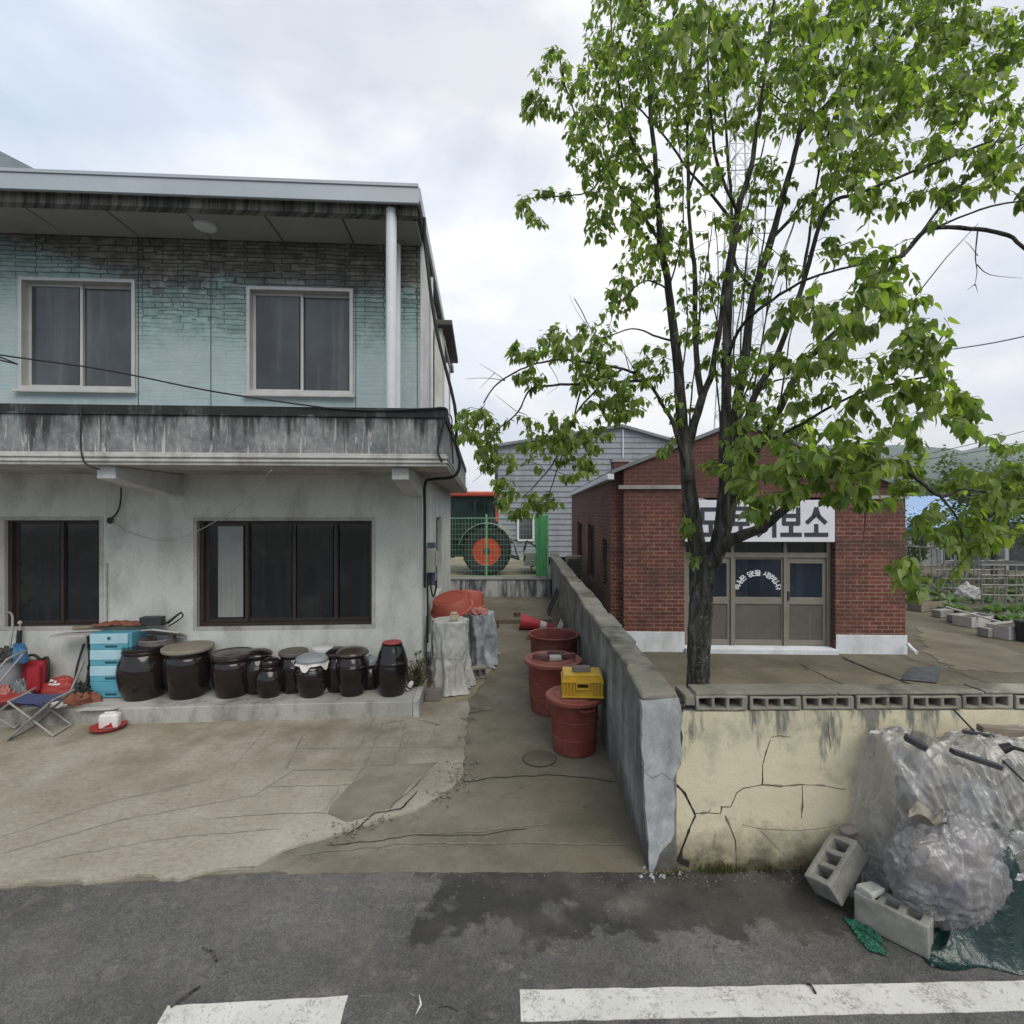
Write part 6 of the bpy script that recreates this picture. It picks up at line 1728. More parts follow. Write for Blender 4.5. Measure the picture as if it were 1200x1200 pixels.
m = MB(); m.grid(lambda u, v: (p.x + (.085 * v + .02) * math.cos(u * 6.283) * (1 + .2 * math.sin(u * 6.283 * 4)), 3.10 + (.07 * v + .02) * math.sin(u * 6.283), .715 + .055 * v * (1 + .35 * math.sin(u * 6.283 * 5 + 1) + .3 * math.sin(u * 6.283 * 2)) + .01 * noise.noise(Vector((u * 20, v * 5, 1)))), 60, 8); m.build('knotted_mouth', MT['lidclay'], bag, world=True, smooth=70)
# white folded flap over the brown load at the right of the bag
m = MB()
def flap(u, v):
    x = P(1120, 0, 3.0).x + .52 * u
    return (x, 3.10 - .10 * v + .03 * noise.noise(Vector((u * 6, v * 4, 3))), .70 - .05 * u - .26 * v * (1 - .25 * u) + .025 * (ridge(Vector((u * 5 + v * 2, v * 6, 1))) - .5))
m.grid(flap, 60, 40); m.build('side_flap', MT['bagfilm'], bag, world=True, smooth=80)
# dark green tarp
gt = thing('green_tarp', 'dark green glossy tarpaulin crumpled on the road edge under the bag', 'tarpaulin', (2.85, 2.85, 0))
def gf(u, v):
    x = 2.40 + 2.0 * u; y = 2.80 + .50 * v + .12 * (1 - u) * (1 - v)
    n1 = ridge(Vector((x * 4 + y * 2, y * 5, 2))); n2 = ridge(Vector((x * 10, y * 11 + x * 4, 6)))
    e = min(1, u / .25) * min(1, v / .35)
    z = e * (.06 + .50 * min(1, v * 2.2) * min(1, max(.1, (x - 2.48) / .40))) + (.06 * max(0, n1) ** 3 + .035 * max(0, n2) ** 3) * min(1, .25 + e)
    return (x + .05 * noise.noise(Vector((y * 6, x, 1))), y + .05 * noise.noise(Vector((x * 5, 2, y))) , max(.004 + .004 * n2, z))
m = MB(); m.grid(gf, 150, 80); m.build('tarp', MT['greentarp'], gt, world=True, smooth=80)
m = MB()
for k in range(45):
    p = G(1011 + max(-9, min(9, rnd.gauss(0, 6))), 1092 + max(-12, min(12, rnd.gauss(0, 8)))); a = R(-60 + rnd.gauss(0, 18)); L = rnd.uniform(.04, .12); z = rnd.uniform(.004, .03)
    d = Vector((math.cos(a), math.sin(a), 0)) * L
    m.tube([p + Vector((0, 0, z)), p + d * .5 + Vector((0, 0, z + rnd.uniform(0, .03))), p + d + Vector((0, 0, .004))], .0022, 4)
for k in range(3):
    c = G(1000 + k * 9, 1085 + k * 12)
    m.grid(lambda u, v: (c.x - .03 + .09 * u, c.y - .05 + .10 * v - .03 * u, .008 + .03 * abs(noise.noise(Vector((u * 5, v * 5, k * 3.3))))), 10, 10)
solo(m, 'green_netting', MT['greennet'], 'scrap of bright green netting on the asphalt by the flat block', 'netting', G(1008, 1095), recalc=False)
# things lying on the sheet
def onheap(px, py, Y): return P(px, py, Y)
def bar_thing(name, label, cat, a, b, w, h, mat, round_=False):
    a = Vector(a); b = Vector(b); m = MB()
    if round_: m.tube(crom([tuple(a), tuple((a + b) / 2 + Vector((0, 0, -.01))), tuple(b)], 3), w, 8)
    else: m.bar(a, b, w, h)
    return solo(m, name, MT[mat], label, cat, (a + b) / 2, bevel=.0 if round_ else .004, smooth=50 if round_ else None)
bar_thing('dark_plank', 'dark flat plank weighing down the clear sheeting', 'plank', P(1115, 880, 3.25), P(1172, 899, 3.20), .05, .03, 'darkmetal')
bar_thing('brown_board', 'brown board lying on top of the sheeting by the wall', 'board', P(1148, 854, 3.55), P(1205, 858, 3.50), .07, .05, 'wood')
bar_thing('flat_lath', 'thin dark lath on the sheeting beside the brown board', 'lath', P(1128, 857, 3.5), P(1165, 863, 3.42), .03, .02, 'darkmetal')
bar_thing('thin_rope', 'thin dark rope stretched slantwise across the sheeting', 'rope', P(1118, 832, 3.68), P(1215, 930, 3.06), .006, .006, 'cable', True)
tw = thing('black_handle_tool', 'black plastic handle tool lying on the clear sheeting', 'tool', P(1178, 878, 3.2))
m = MB(); a = P(1174, 878, 3.2); 
m.tube([a, P(1186, 874, 3.18)], [.03, .022], 10); m.tube(crom([P(1183, 875, 3.18), P(1195, 878, 3.15), P(1220, 886, 3.10)], 3), .012, 8); m.build('handle', MT['blackplastic'], tw, world=True, smooth=50)
br_ = thing('cement_lump', 'greenish cement lump on the top left of the sheeting', 'stone', P(1082, 873, 3.4))
m = MB(); M = Matrix.Translation(P(1082, 868, 3.4)) @ Matrix.Rotation(.5, 4, 'Z') @ Matrix.Rotation(R(28), 4, 'Y')
m.box(-.09, .09, -.05, .05, -.05, .05, M); m.build('stone', MT['block'], br_, world=True, bevel=.02, jitter=.02)
sd = thing('dark_sponge', 'small dark wedge stone beside the greenish lump on the sheeting', 'stone', P(1073, 870, 3.3))
m = MB(); M = Matrix.Translation(P(1073, 870, 3.3)) @ Matrix.Rotation(-.5, 4, 'Z') @ Matrix.Rotation(R(24), 4, 'Y'); m.box(-.06, .06, -.03, .03, -.02, .02, M); m.build('stone', MT['darkmetal'], sd, world=True, bevel=.006)

# weeds along the foot of the cream wall and cracks
m = MB()
for i in range(46):
    px = rnd.choice([rnd.gauss(835, 18), rnd.gauss(895, 24), rnd.uniform(790, 990), rnd.gauss(845, 12)])
    x = P(px, 0, 3.72).x
    tuft(m, x, FY(x) - .045, -.002, rnd.randint(4, 10), rnd.uniform(.03, .12), .035, .9, .004)
for i in range(16):
    x = P(rnd.uniform(762, 800), 0, 3.66).x; tuft(m, x, 3.66, -.002, 3, .06, .02, 1.0, .003)
for i in range(22):
    g = G(536 + rnd.gauss(0, 6), 912 + rnd.gauss(0, 12)); tuft(m, g.x, g.y, .01, 3, .045, .02, 1.0, .003)
tag(m.build('weeds', MT['grass'], recalc=False), kind='stuff')
# broken plaster at the foot, pale straw, twigs and drips of paint on the road
m = MB()
for k in range(26):
    g = G(rnd.gauss(775, 14), rnd.uniform(1012, 1030)); pebble(m, g.x, g.y, 0, rnd.uniform(.006, .02))
tag(m.build('plaster_crumbs', MT['endpatch']), kind='stuff')
for (a, b, lb) in [((238, 1110), (254, 1126), 'short dark twig on the asphalt above the left dash'), ((200, 1180), (234, 1156), 'thin straight straw by the end of the left dash'), ((944, 1152), (956, 1164), 'dark twig lying across the edge of the long white line')]:
    A, B = G(*a, .012), G(*b, .012); mid = (A + B) / 2 + Vector((.01, .01, .004))
    m = MB(); m.tube(crom([tuple(A), tuple(mid), tuple(B)], 3), .006, 6); solo(m, 'twig', MT['bark'], lb, 'twig', mid)
m = MB()
for pts in ([(480, 1165), (487, 1168)], [(491, 1166), (493, 1178), (487, 1190)], [(423, 1167), (436, 1168)]): gcrack(m, gp(pts), .008, .003)
struct(m, 'paint_drip', MT['line'])
m = MB(); gcrack(m, gp([(512, 1184), (525, 1182), (538, 1186)]), .008, .003); struct(m, 'tar_drip', MT['crack'])
# ---------------------------------------------------------------- tractor on the back lot
TY = 17.2; LZ = .582
tr = thing('tractor', 'red roofed farm tractor with orange wheel hubs behind the wire fence', 'tractor', (-.8, TY, LZ))
def wheel(X, Y, r, w, parent, side):
    c = Matrix.Translation((X, Y, r)) @ Matrix.Rotation(R(90), 4, 'X')
    m = MB(); hw = w / 2
    m.lathe(smooth_prof([(r * .58, -hw * .75), (r * .62, -hw * .9), (r * .85, -hw), (r * .95, -hw * .85), (r * .965, 0), (r * .95, hw * .85), (r * .85, hw), (r * .62, hw * .9), (r * .58, hw * .75)], 2), 48, c, cap=False)
    wh_ = m.build('wheel', MT['tyre'], parent, smooth=40)
    m = MB()
    n = 22
    for k in range(n):
        for s in (-1, 1):
            a = 6.28318 * (k + (.5 if s > 0 else 0)) / n
            M = c @ Matrix.Rotation(a, 4, 'Z') @ Matrix.Translation((r * .965, 0, s * hw * .5)) @ Matrix.Rotation(R(s * 38), 4, 'X')
            m.box(-.02, r * .045, -.03, .03, -hw * .6, hw * .6, M)
    m.build('tread', MT['tyre'], wh_)
    m = MB(); z = side * hw
    m.lathe([(.03, z * .55), (r * .12, z * .55), (r * .14, z * .30), (r * .40, z * .22), (r * .46, z * .55), (r * .57, z * .75), (r * .61, z * .80), (r * .60, z * .70)], 40, c); m.build('rim', MT['hub'], wh_, smooth=30)
    m = MB()
    for k in range(8):
        a = k * .7854; m.lathe([(.03, z * .30), (.03, z * .42), (.01, z * .43)], 6, c @ Matrix.Translation((r * .25 * math.cos(a), r * .25 * math.sin(a), 0)))
    for k in range(6):
        a = k * 1.0472 + .3; m.box(-.05, .05, -.02, .02, min(z * .3, z * .62), max(z * .3, z * .62), c @ Matrix.Rotation(a, 4, 'Z') @ Matrix.Translation((r * .45, 0, 0)))
    m.build('bolt_ring', MT['darkmetal'], wh_)
    m = MB(); m.lathe([(.02, z * .78), (r * .15, z * .70), (r * .2, z * .5), (r * .22, z * .3)], 20, c); m.build('hub_cap', MT['darkmetal'], wh_, smooth=30)
x0 = P(572, 0, TY).x + .8
for s in (-1, 1): wheel(x0, s * .78, .77, .42, tr, -s * -1 * 1 if False else (1 if s < 0 else -1))
for s in (-1, 1): wheel(x0 - 2.15, s * .72, .46, .28, tr, 1 if s < 0 else -1)
m = MB(); m.box(x0 - 1.2, x0 + .35, -.42, .42, .55, 1.15); m.box(x0 - 2.5, x0 - 1.1, -.25, .25, .5, .8); m.tube([(x0, -.7, .77), (x0, .7, .77)], .1, 12); m.tube([(x0 - 2.15, -.65, .46), (x0 - 2.15, .65, .46)], .07, 10); m.build('chassis', MT['tgreen'], tr, bevel=.03)
m = MB(); m.prism([(x0 - 2.9, .8), (x0 - 1.15, .8), (x0 - 1.1, 1.62), (x0 - 2.6, 1.45), (x0 - 2.9, 1.25)], -.36, .36); m.build('bonnet', MT['tred'], tr, bevel=.05, seg=3)
# cab
cx0, cx1 = x0 - 1.30, x0 + .27
m = MB()
zc0, zc1 = 1.15, 2.50
for (xa_, xb_) in ((cx0, cx0 + .12), (x0 - .42, x0 - .40), (cx1 + .05, cx1 - .05)):
    for s in (-1, 1): m.bar((xa_, s * .62, zc0), (xb_, s * .58, zc1), .07)
for s in (-1, 1): m.bar((cx0, s * .62, zc0), (cx1 + .05, s * .62, zc0), .08); m.bar((cx0 + .12, s * .58, zc1), (cx1 - .05, s * .58, zc1), .07)
m.bar((cx0, -.62, zc0), (cx0, .62, zc0), .07); m.bar((cx1, -.62, zc0), (cx1, .62, zc0), .07); m.build('cab_frame', MT['tgreen'], tr, bevel=.01)
m = MB()
for s in (-1, 1):
    m.add([(cx0 + .03, s * .605, zc0), (x0 - .45, s * .605, zc0), (x0 - .43, s * .57, zc1), (cx0 + .14, s * .57, zc1)], [(0, 1, 2, 3)])
    m.add([(x0 - .38, s * .605, zc0), (cx1 + .02, s * .605, zc0), (cx1 - .07, s * .57, zc1), (x0 - .38, s * .57, zc1)], [(0, 1, 2, 3)])
m.add([(cx1 + .03, -.58, zc0), (cx1 + .03, .58, zc0), (cx1 - .06, .56, zc1), (cx1 - .06, -.56, zc1)], [(0, 1, 2, 3)]); m.add([(cx0 + .02, -.58, zc0), (cx0 + .02, .58, zc0), (cx0 + .13, .56, zc1), (cx0 + .13, -.56, zc1)], [(0, 1, 2, 3)])
m.build('cab_glass', MT['cabglass'], tr)
m = MB(); m.box(cx0 - .12, cx1 + .12, -.74, .74, 2.52, 2.68); m.build('cab_roof', MT['tred'], tr, bevel=.05, seg=3, smooth=50)
m = MB(); m.box(x0 - .85, x0 - .4, -.25, .25, 1.16, 1.25); m.box(x0 - .42, x0 - .33, -.25, .25, 1.2, 1.75); m.build('seat', MT['blackplastic'], tr, bevel=.04)
for s in (-1, 1):
    m = MB()
    vs = []; fs = []
    for k in range(15):
        a = R(8 + 158 * k / 14)
        for (rr, yy) in ((.89, s * .56), (.91, s * .58), (.91, s * 1.02), (.89, s * 1.03)):
            vs.append((x0 + rr * math.cos(a), yy, .77 + rr * math.sin(a)))
    for k in range(14):
        for q in range(4): fs.append((k * 4 + q, k * 4 + (q + 1) % 4, k * 4 + 4 + (q + 1) % 4, k * 4 + 4 + q))
    m.add(vs, fs + [(0, 1, 2, 3), (56, 57, 58, 59)]); m.build('mudguard', MT['fender'], tr, smooth=50)
m = MB()
for s in (-1, 1): m.bar((x0 + .3, s * .3, .7), (x0 + 1.05, s * .38, .45), .06); m.bar((x0 + .3, s * .25, 1.1), (x0 + .85, s * .38, 1.0), .05); m.bar((x0 + .85, s * .38, 1.0), (x0 + 1.0, s * .38, .48), .04)
m.bar((x0 + .3, 0, 1.2), (x0 + 1.0, 0, 1.05), .06); m.build('hitch', MT['darkmetal'], tr, bevel=.008)
m = MB(); m.box(cx1 + .0, cx1 + .10, -.72, -.60, 1.7, 2.2); m.build('tail_lamp', MT['tred'], tr, bevel=.01)
# tiller standing behind the tractor
tl = thing('rotary_tiller', 'grey rotary tiller implement hitched behind the tractor', 'tiller', (x0 - .8 + 1.5, TY, LZ))
m = MB(); m.box(-.32, .42, -.75, .75, .62, .70); m.prism([(-.32, .30), (-.25, .62), (.42, .62), (.5, .30), (.48, .28), (-.3, .28)], -.76, -.72); m.prism([(-.32, .30), (-.25, .62), (.42, .62), (.5, .30), (.48, .28), (-.3, .28)], .72, .76); m.build('hood', MT['fender'], tl, bevel=.01)
m = MB(); m.bar((-.3, 0, .72), (-.2, 0, 1.05), .08); m.bar((-.2, 0, 1.05), (.3, 0, .72), .06); m.tube([(0, -.7, .3), (0, .7, .3)], .06, 10)
for k in range(16):
    a = k * 2.1; y = -.68 + k * .09; m.tube(crom([(0, y, .3), (.14 * math.cos(a), y, .3 + .14 * math.sin(a)), (.25 * math.cos(a + .4), y + .04, .3 + .25 * math.sin(a + .4))], 2), .014, 5)
m.build('blades', MT['darkmetal'], tl)
# ---------------------------------------------------------------- lattice mast
YT = 46
mast = thing('lattice_mast', 'tall grey lattice steel mast far behind the tree', 'mast', (P(868, 600, YT).x, YT, 0))
zt_m = 2.6 + (600 - 118) / 600 * YT
xb = 2.1; xt = .55
def leg(s, t, z): 
    k = 1 - z / zt_m; w = xt + (xb - xt) * k; return (s * w, t * w, z)
m = MB()
for s in (-1, 1):
    for t_ in (-1, 1): m.bar(leg(s, t_, 0), leg(s, t_, zt_m), .10)
m.build('leg', MT['tower'], mast)
m = MB(); z = 2.0
while z < zt_m - 1.5:
    z2 = z + 1.9
    for (a, b) in (((-1, -1), (1, -1)), ((1, -1), (1, 1)), ((1, 1), (-1, 1)), ((-1, 1), (-1, -1))):
        m.bar(leg(*a, z), leg(*b, z), .05); m.bar(leg(*a, z), leg(*b, z2), .035); m.bar(leg(*b, z), leg(*a, z2), .035)
    z = z2
for zz in (27, 28.2, 29.4, 30.6):
    m.bar((-2.0, -1.2, zz), (2.4, -1.2, zz), .10)
m.build('brace', MT['tower'], mast)
# ---------------------------------------------------------------- house with blue roof and garden
bh = thing('blue_roof_house', 'low grey house with blue sheet roof beyond the garden', 'house', (P(1100, 690, 24).x, 24, .1))
xA, xB = P(1052, 0, 24).x, P(1168, 0, 24).x
zE = P(1100, 617, 24).z; zR_ = P(1100, 588, 27).z + .35
m = MB(); hl = [(P(1066, 0, 24).x, P(1090, 0, 24).x, .9, 2.1), (P(1103, 0, 24).x, P(1138, 0, 24).x, .2, 2.1)]
m.holed(xA, xB, 0, zE, 24, 24.2, hl); m.box(xA, xB, 24.2, 30, 0, zE - .01); m.build('wall', MT['shedwall'], bh, world=True)
for h in hl:
    m = MB(); m.frame(h[0] + .01, h[1] - .01, h[2] + .01, h[3] - .01, 24.02, 24.14, .09); m.box((h[0] + h[1]) / 2 - .05, (h[0] + h[1]) / 2 + .05, 24.03, 24.12, h[2] + .1, h[3] - .1); w = m.build('window', MT['pvc'], bh, world=True)
    m = MB(); m.box(h[0] + .08, h[1] - .08, 24.08, 24.10, h[2] + .08, h[3] - .08); m.build('pane', MT['glassup'], w, world=True)
m = MB()
def rfn(u, v):
    x = xA - .5 + (xB - xA + 1.0) * u; y = 23.5 + 3.6 * v
    return (x, y, zE - .05 + (zR_ - zE) * v + .035 * math.sin(x * 2 * math.pi / .25))
m.grid(rfn, 260, 4); m.grid(lambda u, v: (xA - .5 + (xB - xA + 1.0) * u, 27.1 + 3.4 * v, zR_ - .05 - (zR_ - zE) * v), 4, 4); m.build('roof', MT['blueroof'], bh, world=True, smooth=60)
m = MB(); m.box(xA - .5, xB + .5, 23.44, 23.5, zE - .22, zE - .02); m.build('eaves_board', MT['blue'], bh, world=True)
sh = thing('garden_shed', 'dark shed with a small blue canopy at the right edge behind the garden', 'shed', (P(1196, 690, 22).x, 22, .1))
m = MB(); m.box(P(1178, 0, 22).x, P(1300, 0, 22).x, 22, 25, 0.05, 2.2); m.build('wall', MT['shedwall'], sh, world=True)
m = MB(); m.prism([(P(1172, 0, 21.6).x, 2.15), (P(1300, 0, 21.6).x, 2.15), (P(1300, 0, 21.6).x, 2.5), (P(1172, 0, 21.6).x, 2.3)], 21.4, 25.2); m.build('canopy', MT['blueroof'], sh, world=True)
m = MB(); m.box(P(1183, 0, 22).x, P(1215, 0, 22).x, 21.95, 21.998, .1, 1.9); m.build('door', MT['darkmetal'], sh, world=True)
# pipe trellises
def trellis(label, px0, px1, pyt, pyb, Y, nx, rows, dep=1.2):
    a = P(px0, pyt, Y); b = P(px1, pyb, Y); zt2 = a.z; zb2 = .22
    t = thing('pipe_trellis', label, 'trellis', (a.x, Y, .2))
    m = MB()
    for i in range(nx + 1):
        x = a.x + (b.x - a.x) * i / nx
        for y in (Y, Y + dep): m.tube(crom([(x, y, zb2 - .1), (x + .03 * rnd.gauss(0, 1), y, (zb2 + zt2) / 2), (x, y, zt2)], 2), .020, 6)
        m.tube([(x, Y, zt2), (x, Y + dep, zt2)], .016, 6)
    for r in rows:
        z = zb2 + (zt2 - zb2) * r
        for y in (Y - .03, Y + dep): m.tube(crom([(a.x - .08, y, z), ((a.x + b.x) / 2, y, z - .02 * rnd.random()), (b.x + .08, y, z + .01)], 2), .018, 6)
    for k in range(3):
        xx = a.x + (b.x - a.x) * rnd.random(); m.tube(crom([(xx, Y, zb2), (xx + .15 * rnd.gauss(0, 1), Y - .02, zb2 + .5), (xx + .2 * rnd.gauss(0, 1), Y, zt2 * .8)], 3), .014, 5)
    m.build('pipes', MT['dullsteel'], t, world=True, smooth=60)
trellis('white pipe trellis in front of the blue roofed house', 1098, 1146, 643, 700, 15.5, 3, [.5, 1.0])
trellis('low grid of pipe hoops at the right edge of the garden', 1152, 1230, 662, 705, 13.2, 6, [.25, .5, .75, 1.0])
# planter row
pl_ = [(1088, 716), (1103, 722), (1118, 727), (1136, 733), (1156, 741), (1180, 747)]
def boxthing(px, py, l, w, h, mat, label, kind='planter_box', rz=.3, group='boxes edging the garden bed'):
    g = G(px, py, .1); t = thing(kind, label, 'planter' if kind == 'planter_box' else 'block', (g.x + .12, g.y + .1, .108), rz, group)
    m = MB()
    if kind == 'planter_box':
        m.slab([(-l / 2, -w / 2), (l / 2, -w / 2), (l / 2, w / 2), (-l / 2, w / 2)], 0, .02)
        m.holed(-l / 2, l / 2, .0, h, -w / 2 - .02, -w / 2, []); m.holed(-l / 2, l / 2, .0, h, w / 2, w / 2 + .02, [])
        m.box(-l / 2 - .02, -l / 2, -w / 2 - .02, w / 2 + .02, 0, h); m.box(l / 2, l / 2 + .02, -w / 2 - .02, w / 2 + .02, 0, h)
        b = m.build('box', MT[mat], t, bevel=.004)
        m = MB(); m.box(-l / 2 + .001, l / 2 - .001, -w / 2 + .001, w / 2 - .001, .021, h - .04); m.build('soil', MT['soil'], t)
    else:
        m.box(-l / 2, l / 2, -w / 2, w / 2, 0, h); m.build('body', MT[mat], t, bevel=.012, jitter=.006)
boxthing(1085, 716, .9, .3, .24, 'wood', 'dark wooden planter box at the far end of the garden edge')
boxthing(1103, 724, .45, .2, .17, 'blockloose', 'grey edging block, second from the far end of the garden edge', 'edging_block')
boxthing(1122, 730, .5, .2, .17, 'blockloose', 'grey edging block right before the white foam planter', 'edging_block')
boxthing(1140, 734, .75, .34, .22, 'foam', 'white foam planter box with streaks in the middle of the garden edge')
boxthing(1160, 747, .5, .2, .18, 'blockloose', 'grey edging block between the two foam planters', 'edging_block')
boxthing(1183, 748, .75, .34, .26, 'foam', 'stained foam planter box nearest the right edge')
g = G(1200, 752, .1); t = thing('black_bucket', 'black plastic bucket at the right edge by the foam planter', 'bucket', (g.x + .1, g.y, .107))
m = MB(); m.lathe(smooth_prof([(.16, 0), (.17, .01), (.21, .36), (.225, .37), (.2, .37), (.16, .05), (.01, .04)], 2), 26); m.build('body', MT['blackplastic'], t, smooth=40)
bar_thing('white_lath', 'long white lath laid along the tops of the garden edge boxes', 'lath', P(1108, 711, 11.6), P(1190, 734, 10.45), .05, .03, 'foam')
# low crops in the bed
m = MB()
for i in range(620):
    y = rnd.uniform(10.6, 18.8); x = rnd.uniform(10.6 + .0, 10.8 + (y - 9) * 1.1)
    if math.sin(y * 5.2) < -.1: continue
    s = rnd.uniform(.10, .22)
    for k in range(6):
        a = rnd.uniform(0, 6.283); d = Vector((math.cos(a), math.sin(a), rnd.uniform(.3, 1.1))) * s; b = Vector((x, y, .22)); e = b + d; n_ = Vector((-math.sin(a), math.cos(a), 0)) * s * .35; mid = b + d * .55
        m.add([b, mid + n_, e, mid - n_], [(0, 1, 2, 3)])
tag(m.build('vegetable_leaves', MT['crop'], recalc=False), kind='stuff')
lump('white_sack', 'small whitish sack lying among the vegetables under the trellis', 'sack', (P(1133, 700, 14).x, 14, .24), .30, .25, .36, 'foam', .4, 2.2, 5)
# white downspout at the corner of the shop
bar_thing('drain_pipe', 'short white drain pipe at the right foot of the brick shop', 'pipe', P(1064, 755, 8.9), P(1074, 765, 8.65), .03, .03, 'pvc', True)
# plate on the forecourt
pts = [G(a, b, .1) for a, b in [(1055, 798), (1068, 783), (1102, 783), (1098, 802)]]
m = MB(); m.slab([(p.x, p.y) for p in pts], .114, .128); c = sum(pts, Vector()) / 4
solo(m, 'metal_plate', MT['darkmetal'], 'dark sheet metal plate lying on the forecourt behind the hollow blocks', 'plate', (c.x, c.y, .114), bevel=.003)
# hose on the forecourt
hp = [G(1160, 803, .13), G(1176, 805, .13), G(1186, 808, .125), G(1191, 812, .12)]
m = MB(); m.tube(crom([tuple(p) for p in hp], 4), .02, 7); solo(m, 'hose_piece', MT['cable'], 'short black hose lying near the right edge of the forecourt', 'hose', hp[1], smooth=60)
# overhead wires at right
for (a, b, lb) in [((1060, 416, 14), (1300, 370, 11), 'upper black wire crossing the sky right of the tree'), ((1060, 538, 30), (1300, 478, 26), 'lower black wire just above the hill on the right'), ((1040, 545, 30), (1300, 500, 26), 'lowest black wire grazing the hill top on the right')]:
    A, B = P(*a), P(*b); m = MB(); mid = (A + B) / 2 - Vector((0, 0, .12)); m.tube(crom([tuple(A), tuple(mid), tuple(B)], 6), .014 if a[2] < 20 else .02, 6); solo(m, 'utility_wire', MT['cable'], lb, 'wire', mid, smooth=60)
# ---------------------------------------------------------------- the tree behind the cream wall
TR = random.Random(5)
def leaf_mesh(m, base, axis, normal, L, W):
    """heart shaped leaf, folded along the midrib, tip drooping"""
    a = axis.normalized(); n_ = (normal - a * normal.dot(a)); n_ = n_.normalized() if n_.length > 1e-5 else a.orthogonal().normalized()
    s = a.cross(n_)
    fold = TR.uniform(.10, .28); curl = TR.uniform(.05, .3)
    def pt(u, v): return base + a * (u * L) + s * (v * W) + n_ * (abs(v) * W * fold - curl * L * u * u)
    c = [pt(0.02, 0), pt(.28, 0), pt(.60, 0), pt(1.04, 0)]
    r = [pt(-.05, .26), pt(.22, .50), pt(.58, .36)]; l = [pt(-.05, -.26), pt(.22, -.50), pt(.58, -.36)]
    vs = c + r + l
    m.add(vs, [(0, 4, 5, 1), (1, 5, 6, 2), (2, 6, 3), (0, 1, 8, 7), (1, 2, 9, 8), (2, 3, 9)])

